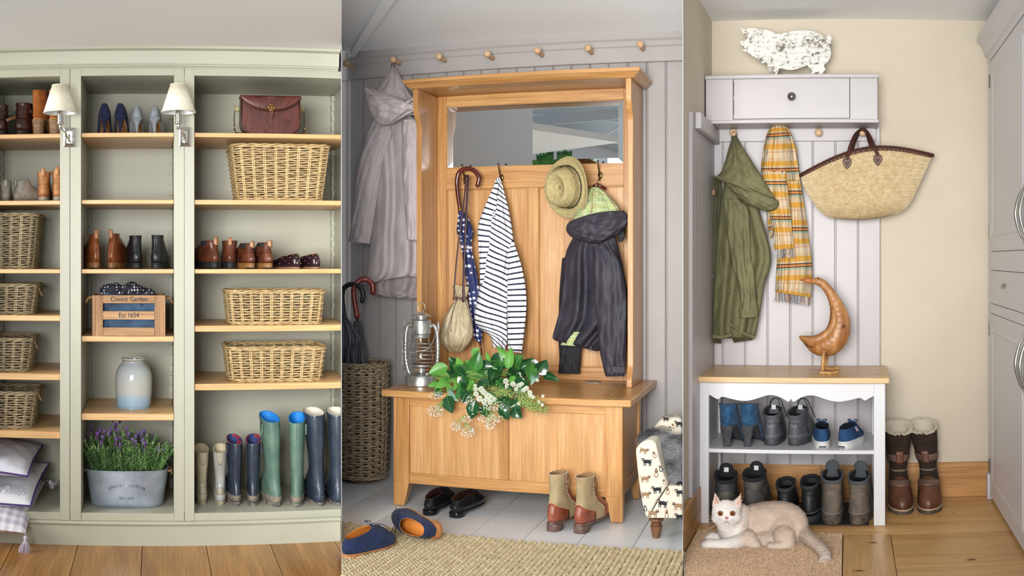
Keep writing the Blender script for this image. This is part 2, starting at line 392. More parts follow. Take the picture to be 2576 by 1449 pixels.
def fur(me, n, length, width, comb, lift=.5, jit=.35, seed=1, curl=0, colfun=None, keep=None):
    """thin tapering hairs rooted on a mesh; returns (G, per-hair colours)"""
    rg = np.random.default_rng(seed); me.calc_loop_triangles(); nt = len(me.loop_triangles)
    tv = np.zeros(nt*3, np.int32); me.loop_triangles.foreach_get('vertices', tv); tv = tv.reshape(-1, 3)
    co = np.zeros(len(me.vertices)*3); me.vertices.foreach_get('co', co); co = co.reshape(-1, 3)
    A, B, C = co[tv[:, 0]], co[tv[:, 1]], co[tv[:, 2]]; cx = np.cross(B-A, C-A); ar = np.linalg.norm(cx, axis=1); nn = cx/(ar[:, None]+1e-12)
    i = rg.choice(nt, n, p=ar/ar.sum()); r1 = np.sqrt(rg.random(n))[:, None]; r2 = rg.random(n)[:, None]
    P = A[i]*(1-r1)+B[i]*r1*(1-r2)+C[i]*r1*r2; N = nn[i]
    if keep is not None: k = keep(P); P, N = P[k], N[k]
    n = len(P)
    c = comb(P) if callable(comb) else np.broadcast_to(np.asarray(comb, float), P.shape)
    D = c-N*(c*N).sum(1, keepdims=True); D /= np.linalg.norm(D, axis=1, keepdims=True)+1e-6
    D = D+rg.normal(0, jit, P.shape); D = D-N*(D*N).sum(1, keepdims=True)*.7; D /= np.linalg.norm(D, axis=1, keepdims=True)+1e-6
    ln = (length(P) if callable(length) else np.full(n, length))*(.6+.6*rg.random(n)); ln = ln[:, None]
    d1 = D*(1-lift)+N*lift; d1 /= np.linalg.norm(d1, axis=1, keepdims=True); S = np.cross(N, D); S /= np.linalg.norm(S, axis=1, keepdims=True)+1e-6
    mid = P+d1*ln*.5; tip = mid+(D*.85+N*lift*.3+S*curl*rg.normal(0, 1, (n, 1)))*ln*.5; w = width
    V = np.stack([P-S*w/2-N*.001, P+S*w/2-N*.001, mid+S*w*.4, mid-S*w*.4, tip], 1)
    g = G(); b = g.add(V); k = b+np.arange(n)[:, None]*5; g.q.append(k+np.array([[0, 1, 2, 3]])); g.t.append(k+np.array([[3, 2, 4]]))
    return g, P
def set_col(me, cols):
    at = me.color_attributes.new('tint', 'FLOAT_COLOR', 'POINT'); c = np.ones((len(me.vertices), 4)); c[:, :3] = cols; at.data.foreach_set('color', c.astype(np.float32).ravel())
def tint_mat(name, rough=.8, **k):
    if name in MATS: return MATS[name]
    t = NT(name); a = t.N('ShaderNodeAttribute', attribute_name='tint'); MATS[name] = t.done(a.outputs['Color'], rough, 0, None, **k); return t.m
# ---------------------------------------------------------------- wicker
def rrect(w, d, r, n):
    """n points round a rounded rectangle (half sizes w, d), evenly spaced, starting at front middle"""
    r = min(r, w*.98, d*.98); pts = []
    segs = [((0, -d), (w-r, -d)), ('c', (w-r, -d+r), -pi/2), ((w, -d+r), (w, d-r)), ('c', (w-r, d-r), 0), ((w-r, d), (-w+r, d)), ('c', (-w+r, d-r), pi/2), ((-w, d-r), (-w, -d+r)), ('c', (-w+r, -d+r), pi), ((-w+r, -d), (0, -d))]
    for s_ in segs:
        if s_[0] == 'c': pts += [(s_[1][0]+r*cos(s_[2]+pi/2*k/8), s_[1][1]+r*sin(s_[2]+pi/2*k/8)) for k in range(9)]
        else: pts += [s_[0], s_[1]]
    p = np.array(pts); L = np.concatenate([[0], np.cumsum(np.linalg.norm(np.diff(p, axis=0), axis=1))]); q = np.linspace(0, L[-1], n, endpoint=False)
    P = np.stack([np.interp(q, L, p[:, 0]), np.interp(q, L, p[:, 1])], -1); T = np.roll(P, -1, 0)-np.roll(P, 1, 0); T /= np.linalg.norm(T, axis=1)[:, None]+1e-9
    return P, np.stack([T[:, 1], -T[:, 0]], -1)
WICK = M('wicker_honey', 'cbb080', .5, col2='94774c', sc=30, c=(.42, .72), st=(1, 1, 3), bump=.3, bsc=400)
WICKG = M('wicker_grey', 'b9a888', .55, col2='7c6a50', sc=30, c=(.4, .72), st=(1, 1, 3), bump=.3, bsc=400)
WICKD = M('wicker_dark', 'bba98c', .5, col2='78664e', sc=24, c=(.35, .7), st=(1, 1, 3), bump=.3, bsc=400)
def basket(name, label, loc, rz, bw, bd, tw, td, h, rows=18, stakes=26, r=.0036, mat=None, corner=.05, group=None, handles=False, cat='basket', amp=None, bulge=None, double=True, rimr=1.5, foot=False):
    mat = mat or WICK; t = thing(name, label, cat, loc, rz, group); n = stakes*6; amp = amp or r*1.25
    k = np.arange(n); g = G()
    def sec(z, off=0.0):
        f = z/h; b = 0 if bulge is None else bulge*math.sin(pi*f); P, N = rrect(bw+(tw-bw)*f+b, bd+(td-bd)*f+b, corner, n); return P, N
    z0 = r*3.5; z1 = h-r*4
    for i in range(rows):
        z = z0+(z1-z0)*i/(rows-1); P, N = sec(z); o = amp*np.cos(pi*k/6+pi*i)
        jz = r*.35*np.sin(k*.9+i*2.1)
        V = np.column_stack([P+N*o[:, None], np.full(n, z)+jz]); g.tube(V, r*(.88+.24*((i*37) % 10)/10), 5, closed=True)
    part(t, 'weave', g, mat, smooth=True, kind='stuff')
    g = G()
    for s_ in range(stakes):
        for dd in ((-1, 1) if double else (0,)):
            i = (s_*6+3) % n; pts = []
            for z in np.linspace(r, h-r*2, 7):
                P, N = sec(z); a, b = P[i], P[(i+1) % n]; tg = (b-a)/np.linalg.norm(b-a); q = a+tg*dd*r*1.05; pts.append((q[0], q[1], z))
            g.tube(pts, r*.95, 5)
    part(t, 'stakes', g, mat, smooth=True, kind='stuff')
    for nm, z, rr in (('rim', h-r*2, r*rimr), ('base_rim', r*2.2, r*1.25)):
        g = G(); P, N = sec(z)
        for ph in range(3):
            w = 2*pi*k*max(2, stakes//3)/n+ph*2*pi/3
            V = np.column_stack([P+N*(np.cos(w)*rr*1.3)[:, None], z+np.sin(w)*rr*1.1]); g.tube(V, rr*.8, 5, closed=True)
        part(t, nm, g, mat, smooth=True)
    P, N = rrect(bw*.97, bd*.97, corner, 40); g = G(); g.prism([tuple(p) for p in P], r, r*2.2, 'z'); part(t, 'base', g, mat)
    if handles:
        for sx in (-1, 1):
            c = Vector((sx*(tw+.002), 0, h-.02)); g = G()
            for ph in (0, pi):
                pts = [c+Vector((sx*(.012*sin(pi*q)+.003*cos(ph+q*14)), -.05+.1*q, -.035*sin(pi*q)+.003*sin(ph+q*14))) for q in np.linspace(0, 1, 22)]
                g.tube(pts, r*1.1, 5)
            part(t, 'handle', g, mat, smooth=True)
    return t
# ================================================================ the setting: dividers, floors, ceilings
WHITEP = M('white_wall_paint', 'd5d7da', .6, bump=.05, bsc=120)
for nm, az in (('wall_left_divider', -429/F), ('wall_right_divider', 430/F)):
    use(Room(az, 0)); g = G().box(-.0006, .0006, (4.28 if az < 0 else 4.0), 6.0, 0, 2.75); struct(nm, g, WHITEP)
AZA, AZB = -429/F, 430/F
def wedge(r, d0, d1, a0, a1):
    """floor outline of a room between two azimuths (room frame)"""
    return [(d0*tan(a0-r.phi), d0), (d0*tan(a1-r.phi), d0), (d1*tan(a1-r.phi), d1), (d1*tan(a0-r.phi), d1)]
# ================================================================ room 1: the fitted shoe and basket shelves
use(R1)
D1 = 4.363; DB = 4.865
FLOOR1 = wood('floor_oak_brown', '946530', 'c08c4c', 'a8783c', 'y', .55, .33, .2, .5)
g = G(); g.prism(wedge(R1, 3.2, 5.0, -.60, AZA), -.06, -.012, 'z'); fl = struct('floor_left', g, M('underfloor', '4a3626', .9), (0, 0, -.06))
fx = [R1.X(p, D1) for p in (-290, -128, 35, 196, 358, 519, 680, 842, 1003)]
for i in range(8):
    o = rpart(fl, 'floorboard', G().box(fx[i]+.0012, fx[i+1]-.0012, 3.2, 4.45, -.012, 0), FLOOR1, .001)
clip(fl, 'R1', .0)
zc = R1.Z(118, 4.30)
CEIL1 = M('ceiling_paint', 'e2e0dd', .7, bump=.04, bsc=90)
g = G(); g.prism(wedge(R1, 3.2, 5.0, -.60, AZA), zc, zc+.05, 'z'); struct('ceiling_left', g, CEIL1, (0, 0, zc))
XL = R1.X(-60, D1); XE = R1.X(859, D1)-.004
Z1 = lambda y, d=D1: R1.Z(y, d)
# cornice: moulded profile (d, z)
zt = zc; prof = [(4.30, zt), (4.30, Z1(124, 4.30)), (4.315, Z1(126, 4.31)), (4.33, Z1(130, 4.33)), (4.34, Z1(160, 4.34)), (4.34, Z1(163, 4.34)), (4.35, Z1(164, 4.35)), (4.35, Z1(168, 4.35)), (4.358, Z1(170, 4.358)), (4.363, Z1(174)), (4.42, Z1(174)), (4.42, zt)]
struct('trim_1', G().prism(prof, XL, R1.X(859, 4.30)-.004, 'x'), PAINT1, (XL, 4.4, zt))
zp = Z1(1308); zb0 = 0
prof = [(4.363, 0), (4.363, Z1(1321)), (4.358, Z1(1318)), (4.355, Z1(1314)), (4.358, Z1(1311)), (4.37, zp), (4.42, zp), (4.42, 0)]
struct('trim_2', G().prism(prof[::-1], XL, XE, 'x'), PAINT1, (XL, 4.4, 0))
z_top = Z1(174); zo_top = Z1(192); z_floor = Z1(1289); DS = D1+.012
def notched(par, x, xw, z0, z1, d, flip=1):
    """toothed batten that carries the shelves, at the back corner of a bay"""
    pts = [(d, z0), (d+.03, z0), (d+.03, z1), (d, z1)]; z = z1; pitch = .05; q = []
    while z-pitch > z0: q += [(d, z), (d-.012, z-.001), (d-.014, z-pitch*.55), (d, z-pitch*.56)]; z -= pitch
    poly = q+[(d, z0), (d+.03, z0), (d+.03, z1)]
    rpart(par, 'notched_batten', G().prism(poly, x, x+xw, 'x'), PAINT1)
SHZ = {}
def unit(name, label, x0, x1, o0, o1, shelves, sides):
    """x0,x1 outer; o0,o1 opening (metres)"""
    t = thing('shelving_unit', label, 'shelving', (x0, D1, zp), 0, 'fitted shelving units along the wall')
    s0, s1 = x0+.001, x1-.001
    rpart(t, 'stile', G().box(s0, o0, D1, D1+.022, zp, z_top), PAINT1, .0012); rpart(t, 'stile', G().box(o1, s1, D1, D1+.022, zp, z_top), PAINT1, .0012)
    rpart(t, 'top_rail', G().box(o0, o1, D1, D1+.022, zo_top, z_top), PAINT1, .0012)
    rpart(t, 'bottom_panel', G().box(o0, o1, D1+.002, DB, zp, z_floor), PAINT1, .0015)
    rpart(t, 'top_panel', G().box(o0, o1, D1+.022, DB, zo_top+.002, zo_top+.02), PAINT1)
    rpart(t, 'back_panel', G().box(o0-.01, o1+.01, DB, DB+.012, zp, z_top), PAINT1)
    rpart(t, 'side_panel', G().box(o0-.016, o0-.0005, D1+.022, DB, zp, z_top), PAINT1); rpart(t, 'side_panel', G().box(o1+.0005, o1+.016, D1+.022, DB, zp, z_top), PAINT1)
    for i, (yt, yb) in enumerate(shelves):
        za, zb = Z1(yt, DS), Z1(yb, DS); SHZ[name+str(i+1)] = za
        rpart(t, 'shelf', G().box(o0+.001, o1-.001, DS, DB-.001, zb, za), SHELF, .003)
    SHZ[name+'0'] = z_floor
    edges = [z_floor]+sorted(Z1(b, DS) for a, b in shelves)+[zo_top]; tops = [z_floor]+sorted(Z1(a, DS) for a, b in shelves)
    for i in range(len(tops)):
        for sd in sides:
            for dd in (DB-.03,):
                notched(t, (o0 if sd < 0 else o1-.014), .014, tops[i]+.001, (edges[i+1] if i+1 < len(edges) else zo_top)-.001, dd-.001)
    return t
q = lambda px: R1.X(px, D1)
unit('L', 'left-hand pale sage shelving unit cut off by the left edge of the picture', q(-60), q(176), q(-40), q(151), [(336, 347), (504, 515), (677, 688), (794, 808), (941, 957), (1086, 1104)], (-1, 1))
unit('M', 'narrow middle pale sage shelving unit between the two wall lamps', q(176), q(464), q(204), q(438), [(335, 346), (503, 514), (677, 688), (845, 859), (1039, 1056)], (-1, 1))
clip(unit('R', 'wide right-hand pale sage shelving unit with the satchel and the wellingtons', q(464), .90, q(489), .880, [(335, 346), (503, 515), (677, 688), (819, 834), (965, 981)], (-1, 1)), 'R1', .002)
# ---------------------------------------------------------------- wall lamps
SHADE = M('cream_linen', 'e6e0cd', .85, col2='ddd6c0', sc=60, bump=.25, bsc=500)
SHADEIN = M('shade_lining', 'eceef0', .6)
def sconce(px, label):
    x = q(px+12); zb = R1.Z(369, D1-.01, 200); zt = R1.Z(321, D1-.01, 200); t = thing('wall_lamp', label, 'lamp', (x, D1, (zb+zt)/2), 0, 'swing-arm wall lamps on the shelving')
    h = (zt-zb)/2; g = G()
    def fr(w, hh, y): return [(-w, y, -hh), (w, y, -hh), (w, y, hh), (-w, y, hh)]
    g.grid([fr(.026, h, 0), fr(.026, h, -.006), fr(.02, h-.008, -.011), fr(.012, h-.016, -.008)], closeu=True, flip=True); b = g.n; g.poly(fr(.012, h-.016, -.008))
    part(t, 'backplate', g, NICKEL)
    g = G(); g.tube(curve([(0, -.008, -.02), (.0, -.05, -.018), (-.012, -.085, .012), (-.03, -.11, .026)], 16), .0035, 10); g.tube(curve([(0, -.008, .012), (.0, -.03, .0), (-.004, -.052, -.016)], 10), .003, 8); g.ball((0, -.05, -.018), .0065)
    part(t, 'arm', g, NICKEL, smooth=True)
    cx, cy = -.03, -.112
    g = G(); g.lathe([(.006, .018), (.009, .024), (.007, .034), (.0085, .04), (.016, .044), (.016, .05), (.0135, .052), (.0135, .125), (.002, .126)], (cx, cy, 0), 20); part(t, 'candle_tube', g, NICKEL, smooth=True, angle=.6)
    dsh = D1-.112; z0 = R1.Z(283, dsh, 200)-t.location[2]; z1 = R1.Z(214, dsh, 200)-t.location[2]; r0 = .0735; r1 = .036
    g = G(); g.lathe([(r0, z0), (r1, z1)], (cx, cy, 0), 48); g.p = []; sh = part(t, 'lamp_shade', g, SHADE, smooth=True)
    sd = sh.modifiers.new('s', 'SOLIDIFY'); sd.thickness = .0012; sd.offset = -1
    g = G(); g.lathe([(r0-.0016, z0+.001), (r1-.0016, z1-.001)], (cx, cy, 0), 48); g.p = []; part(t, 'shade_lining', g, SHADEIN, smooth=True)
    g = G(); g.tube([(cx+r0*cos(a), cy+r0*sin(a), z0) for a in np.linspace(0, 2*pi, 48, endpoint=False)], .0016, 6, closed=True); part(sh, 'lower_rim', g, SHADE, smooth=True); g = G(); g.tube([(cx+r1*cos(a), cy+r1*sin(a), z1) for a in np.linspace(0, 2*pi, 48, endpoint=False)], .0014, 6, closed=True); part(sh, 'upper_rim', g, SHADE, smooth=True)
    g = G(); g.tube([(cx+.018*cos(a), cy+.018*sin(a), z0+.014) for a in np.linspace(0, 2*pi, 24, endpoint=False)], .0016, 6, closed=True)
    for a in (.3, 2.4, 4.5): g.tube([(cx+.018*cos(a), cy+.018*sin(a), z0+.014), (cx+(r0-.004)*cos(a), cy+(r0-.004)*sin(a), z0+.004)], .0013, 6)
    part(sh, 'shade_carrier', g, NICKEL, smooth=True)
    # light bulb seen from below
    g = G(); g.lathe([(.0, .128), (.009, .13), (.012, .145), (.006, .165), (0, .175)], (cx, cy, 0), 14); part(t, 'bulb', g, M('frosted_bulb', 'f2f0ea', .3), smooth=True)
sconce(163, 'wall lamp with cream cone shade, left of the two on the shelving'); sconce(453, 'wall lamp with cream cone shade, right of the two on the shelving')
# ---------------------------------------------------------------- shoes and boots
def leather(n, a, b=None, rough=.32, bump=.12, sc=22): return M(n, a, rough, col2=b, sc=sc, bump=bump, bsc=260, wr=.12, wsc=30, wd=.01)
SUEDE = lambda n, a, b: M(n, a, .95, col2=b, sc=40, bump=.35, bsc=700, Sheen_Weight=.06)
RUB = M('black_rubber', '1b1c1e', .6, bump=.3, bsc=300)
def boot_levels(H, L, sh=.43, fr=.40, ts=0.0, top=None):
    q = min(1, (H-ts)/.145); lv = boot_levels_(H, L, sh, fr, 0.0)
    return [(ts+a*q, ts+b*q, c, d, e, f) for a, b, c, d, e, f in lv[:6]]+[(max(a, ts+.125*q+.004), max(b, ts+.13*q+.004), c, d, e, f) for a, b, c, d, e, f in lv[6:]]
def boot_levels_(H, L, sh=.43, fr=.40, ts=0.0, top=None):
    return [(ts, ts, 0, L, .46, 1), (ts+.022, ts+.024, -.005, L-.001, .5, 1), (ts+.042, ts+.05, -.004, L*.965, .48, 1), (ts+.058, ts+.078, .001, L*.78, .44, .9), (ts+.075, ts+.1, .006, .63*L, .41, .6), (ts+.10, ts+.125, .012, (fr+.08)*L, .38*.5+sh*.5, .3), (H*.5+.05, H*.5+.06, .016, (fr+.01)*L, sh*.98, 0), (H*.85, H*.85, .016, fr*L, sh, 0), (H, H, .014, fr*L, sh*1.02, 0)] if top is None else top
def shoe(room, name, label, cat, group, px, base_z, d, top_py, wpx, rz, build, ref=None):
    """build(t, H, W): fills the thing; H height over base, W overall width"""
    x = room.X(px, d); H = room.Z(top_py, d, px)-base_z; W = 1.08*wpx*d/F; t = thing(name, label, cat, (x, d, base_z), rz, group); build(t, H, W); return t
def b_chelsea(mat, sole, gus=None, tab=None, hs=.028, heelh=0, L=.27, lat=0, seam=None, tabh=.016, counter=None, sh=.43, lin_='2a2320', collar=None, treads=True, gfull=False, welt=None):
    def f(t, H, W):
        Ht = H-tabh if tab else H
        s = Shoe(L, W, boot_levels(Ht, L, sh, ts=hs), lat=lat)
        part(t, 'upper', s.upper(), mat, smooth=True); part(t, 'lining', s.lining(), M('lining_'+lin_, lin_, .9), smooth=True)
        part(t, 'sole', s.sole(hs-.006 if not heelh else .012, z0=(.0 if not heelh else hs-.012)), sole, smooth=True, angle=.7)
        if heelh: part(t, 'heel', s.sole(hs-.012, y1=.3*L, f=0), sole, smooth=True, angle=.7)
        part(t, 'welt', s.sole(.006, grow=.004, z0=hs-.006), welt or sole, smooth=True, angle=.7)
        if treads and not heelh:
            g = G()
            for k in range(-3, 4): g.box(k*W*.1-.002, k*W*.1+.002, -.0075, .03, -.0002, .006)
            part(t, 'tread', g, RUB)
        if gus:
            for sg in (-1, 1):
                lo = (lambda k: .60+.16*np.abs(2*k-1)**1.5) if not gfull else (lambda k: .66+.0*k)
                part(t, 'elastic_gusset', s.patch(sg*(pi/2-.62), sg*(pi/2+.62), lo, .985, .0012), gus, smooth=True)
        if counter is not None: part(t, 'heel_counter', s.patch(-1.15, 1.15, .03, (lambda k: counter*(1-.35*np.abs(2*k-1)**2)), .0013, 22), mat, smooth=True)
        g = G(); s.line([0, 0], [.03, .97], .0011, .0008, 24, g) if seam is None else [s.line([q_, q_], [.03, .97], .0009, .0012, 24, g) for q_ in (-.16, .16)]
        part(t, 'back_seam', g, mat if seam is None else seam, smooth=True)
        if seam is not None: part(t, 'back_strip', s.patch(-.2, .2, .03, .97, .0012), mat, smooth=True)
        g = G(); a = np.linspace(0, 2*pi, 40, endpoint=False); V = s.S(a, 1.0); g.tube(V, .0018, 6, closed=True); part(t, 'topline', g, collar or mat, smooth=True)
        if tab:
            w = .0085; y0 = .003; g = G()
            P = curve([(0, y0-.0035, Ht-.02), (0, y0-.004, Ht+.004), (0, y0+.0, Ht+tabh*.95), (0, y0+.005, Ht+tabh*.9), (0, y0+.008, Ht-.0), (0, y0+.008, Ht-.015)], 16)
            g.grid([[(p[0]-w, p[1], p[2]), (p[0]+w, p[1], p[2])] for p in P]); o = part(t, 'pull_tab', g, tab, smooth=True); o.modifiers.new('s', 'SOLIDIFY').thickness = .0015
        return s
    return f
BRN = leather('chestnut_leather', '8a4a26', '6a3418'); BRN2 = leather('brown_leather', '6b3a26', '4a2618'); BLK = leather('black_leather', '24262a', '15161a', .28)
TAB = leather('tan_tab', 'a9764f'); TANL = leather('tan_leather', 'c0895a', 'a36e42', .42); ELB = M('navy_elastic', '1b2433', .9, bump=.5, bsc=900); ELK = M('black_elastic', '2a2b2e', .9, bump=.5, bsc=900)
STK = M('stacked_sole', 'a0713f', .5, col2='6f4a28', sc=60, st=(1, 1, 8), bump=.2, bsc=200)
g1 = 'boots and shoes on the upper left shelves'
def put(name, label, group, px, sh, top, w, rz, build, dd=.10, cat='shoe'):
    return shoe(R1, name, label, cat, group, px, SHZ[sh], D1+dd, top, w, math.radians(rz), build)
# middle bay, third shelf
put('ankle_boot', 'chestnut pull-on ankle boot with lighter back seam, leftmost on middle third shelf', 'chestnut ankle boots', 243, 'M3', 579, 40, 14, b_chelsea(BRN, STK, None, TAB, .03, seam=M('pale_stitch', 'd0a070', .7), sh=.25, tabh=.02), cat='boot')
put('ankle_boot', 'chestnut pull-on ankle boot beside the black ones, with its front top edge folded out', 'chestnut ankle boots', 278, 'M3', 577, 40, -14, b_chelsea(BRN, STK, None, TAB, .03, seam=M('pale_stitch', 'd0a070', .7), sh=.25, tabh=.02), cat='boot')
put('ankle_boot', 'plain black leather ankle boot, left of the black pair', 'black ankle boots', 346, 'M3', 593, 41, 10, b_chelsea(BLK, RUB, None, None, .026, counter=.4, sh=.34), cat='boot')
put('ankle_boot', 'plain black leather ankle boot, right of the black pair', 'black ankle boots', 393, 'M3', 592, 41, -6, b_chelsea(BLK, RUB, None, None, .026, counter=.4, sh=.34), cat='boot')
# right bay, third shelf
put('chelsea_boot', 'brown chelsea boot with navy elastic and thick black sole, leftmost on its shelf', 'tall brown chelsea boots', 545, 'R3', 597, 42, 28, b_chelsea(BRN2, RUB, ELB, TAB, .032, sh=.42), cat='boot')
put('chelsea_boot', 'brown chelsea boot with thick black sole, second from the left on its shelf', 'tall brown chelsea boots', 579, 'R3', 597, 42, -2, b_chelsea(BRN2, RUB, ELB, TAB, .032, sh=.42), cat='boot')
put('chelsea_boot', 'low brown chelsea boot with grey elastic and amber sole, left one of its pair', 'low brown chelsea boots', 636, 'R3', 607, 38, 22, b_chelsea(BRN2, STK, ELK, TAB, .026, counter=.52, sh=.28, gfull=True, tabh=.01), cat='boot')
put('chelsea_boot', 'low brown chelsea boot with grey elastic and amber sole, right one of its pair', 'low brown chelsea boots', 681, 'R3', 605, 38, 22, b_chelsea(BRN2, STK, ELK, TAB, .026, counter=.52, sh=.28, gfull=True, tabh=.01), cat='boot')
# left bay second shelf
SIL = leather('pewter_leather', 'b3ada2', '8d867b', .3)
put('ankle_boot', 'small pewter grey ankle boot at the left edge of the picture', 'small pewter ankle boots', 14, 'L2', 452, 34, 6, b_chelsea(SIL, M('grey_sole', '8b8172', .7), None, SIL, .014, L=.2, sh=.4, tabh=.014), cat='boot')
put('ankle_boot', 'small pewter grey ankle boot with its toe turned right, beside the tan boots', 'small pewter ankle boots', 38, 'L2', 449, 34, -38, b_chelsea(SIL, M('grey_sole', '8b8172', .7), None, SIL, .014, L=.2, sh=.4, tabh=.014), cat='boot')
put('ankle_boot', 'worn tan leather ankle boot, left of the tan pair on the second shelf', 'worn tan ankle boots', 109, 'L2', 423, 37, 4, b_chelsea(TANL, M('grey_sole2', 'a2978a', .7), None, TANL, .022, counter=.5, sh=.44), cat='boot')
put('ankle_boot', 'worn tan leather ankle boot half hidden by the stile below the left lamp', 'worn tan ankle boots', 144, 'L2', 420, 37, 0, b_chelsea(TANL, M('grey_sole2', 'a2978a', .7), None, TANL, .022, counter=.5, sh=.44), cat='boot')
# left bay top shelf: dark brown strapped boots, tan heeled boots
DBR = leather('oxblood_leather', '4c2a22', '2e1814', .3)
def b_strap(t, H, W):
    s = b_chelsea(DBR, M('dark_sole', '2b211d', .45), None, None, .028, heelh=1, counter=.42, sh=.36)(t, H, W)
    st = part(t, 'strap', s.patch(-2.4, 2.4, .56, .66, .003, 30), DBR, smooth=True)
    g = G(); g.box(-.003, .003, -.012, .012, -.012, .012); k = s.S(np.array([pi*.42]), .6)[0]
    g = G(); g.tube([k+np.array((.006, .012*cos(a), .014*sin(a))) for a in np.linspace(0, 2*pi, 12, endpoint=False)], .0018, 6, closed=True); part(st, 'buckle', g, STEEL, smooth=True)
    g = G(); g.tube(curve([s.S(np.array([-1.2]), .5)[0], (-W*.62, .01, H*.52), (-W*.85, .0, H*.42), (-W*.75, .0, H*.33)], 12), .007, 8, flat=.25); part(t, 'hanging_strap', g, TAB, smooth=True)
put('strapped_boot', 'dark brown ankle boot cut off by the left edge on the top shelf', 'dark strapped ankle boots', 2, 'L1', 262, 50, 10, b_strap, cat='boot')
put('strapped_boot', 'dark brown ankle boot with wrapped strap beside the tall suede heels', 'dark strapped ankle boots', 46, 'L1', 258, 50, -20, b_strap, cat='boot')
TSU = SUEDE('rust_suede', 'a8622a', '8a4a1c'); WOODH = wood('stacked_heel', '9c7b58', '7e6044', None, 'x', 3, .55, .4, .6)
def b_heeled(mat, heel, lift, L=.24, hw=.62, hy=.062, sh=.5, welt=None, hb=.8, coll=None, taper_top=1.0, lin_='2a2320', shaft=None):
    def f(t, H, W):
        h0 = H-lift; lev = [(.004, .004, 0, L, .44, 1), (.022, .022, -.006, L, .5, 1), (.045, .045, -.006, L*.93, .49, 1), (.065, .07, -.003, L*.72, .46, .8), (.085, .1, .0, .6*L, .45, .5), (h0*.75, h0*.78, .0, .5*L, sh, 0), (h0, h0+.004, -.002, .48*L, sh, 0)]
        s = Shoe(L, W, shaft(h0, L) if shaft else lev, lift=lift); part(t, 'upper', s.upper(), mat, smooth=True); part(t, 'lining', s.lining(), M('lining_'+lin_, lin_, .9), smooth=True)
        part(t, 'sole', s.sole(.005, grow=.002), heel, smooth=True, angle=.7)
        if welt: g = G(); a = np.linspace(-pi*.55, pi*.55, 30); g.tube(s.S(a, .04, .002), .0025, 6); part(t, 'welt', g, welt, smooth=True)
        rows = []; n = 20; a = np.arange(n)*2*pi/n
        for z, k in ((0, hw), (lift*.35, hw*1.03), (lift*.7, .5*(hw+hb)), (lift*.93, hb), (lift+.006, hb)):
            r_ = .5*W*.95*k; yy = hy*k/hb
            rows.append(np.stack([r_*np.sign(np.sin(a))*np.abs(np.sin(a))**.7, .0+hy*.5-np.cos(a)*yy*.5+(1-k/hb)*.006, z+0*a], -1))
        g = G(); b = g.grid(np.array(rows), closeu=True); g.p.append([b+i for i in range(n)][::-1]); g.p.append([b+4*n+i for i in range(n)]); part(t, 'heel', g, heel, smooth=True, angle=.8)
        g = G(); s.line([0, 0], [.05, .98], .001, .0006, 20, g); part(t, 'back_seam', g, mat, smooth=True)
        return s
    return f
for p, top, lb in ((91, 226, 'tall rust suede boot with stacked wooden heel, left one, beside the dark boots'), (133, 225, 'tall rust suede boot with stacked heel half hidden behind the lamp shade')):
    put('heeled_boot', lb, 'rust suede heeled boots', p, 'L1', top, 41, -14, b_heeled(TSU, WOODH, .072, hw=.66, hb=.78, welt=M('welt_tan', 'c79a62', .6), sh=.40, hy=.06), cat='boot')
# pumps
def b_pump(mat):
    def f(t, H, W):
        L = .23; lift = H-.062; lev = [(.003, .003, 0, L, .40, 1), (.014, .014, -.004, L-.001, .5, 1), (.03, .03, -.003, L*.95, .47, 1), (.044, .036, .002, L*.8, .40, 1), (.062, .034, .008, L*.70, .30, .8)]
        s = Shoe(L, W, lev, lift=lift); part(t, 'upper', s.upper(), mat, smooth=True); part(t, 'lining', s.lining(.55, ins=.002), M('lining_tan', 'b98a58', .7), smooth=True)
        g = s.sole(.003, grow=-.001, z0=0); part(t, 'sole', g, M('sole_tan', 'c79b66', .5), smooth=True)
        g = G(); n = 14; a = np.arange(n)*2*pi/n; rows = []
        for z, r_ in ((0, .0055), (.01, .0055), (lift*.45, .0062), (lift*.75, .010), (lift*.93, .02), (lift+.008, .028)):
            k = z/lift; rows.append(np.stack([r_*np.sin(a), .024-(.012*k)-np.cos(a)*r_*.9+.006, z+0*a], -1))
        b = g.grid(np.array(rows), closeu=True); g.p.append([b+i for i in range(n)][::-1]); part(t, 'heel', g, mat, smooth=True)
        g = G(); s.line([0, 0], [.1, .97], .0008, .0004, 16, g); part(t, 'back_seam', g, mat, smooth=True)
    return f
NV = SUEDE('navy_suede', '232a52', '171c3a'); GS = SUEDE('grey_suede', '9fa5ac', '7f868f')
for p, top, m, rz, lb, gr in ((263, 259, NV, 3, 'navy suede stiletto pump, first from the left', 'navy suede pumps'), (301, 259, NV, -3, 'navy suede stiletto pump, beside the pale grey pair', 'navy suede pumps'), (345, 265, GS, 2, 'pale grey suede stiletto pump, beside the navy pair', 'grey suede pumps'), (388, 265, GS, -4, 'pale grey suede stiletto pump, rightmost on its shelf', 'grey suede pumps')):
    put('stiletto_pump', lb, gr, p, 'M1', top, 37, rz, b_pump(m), dd=.12)
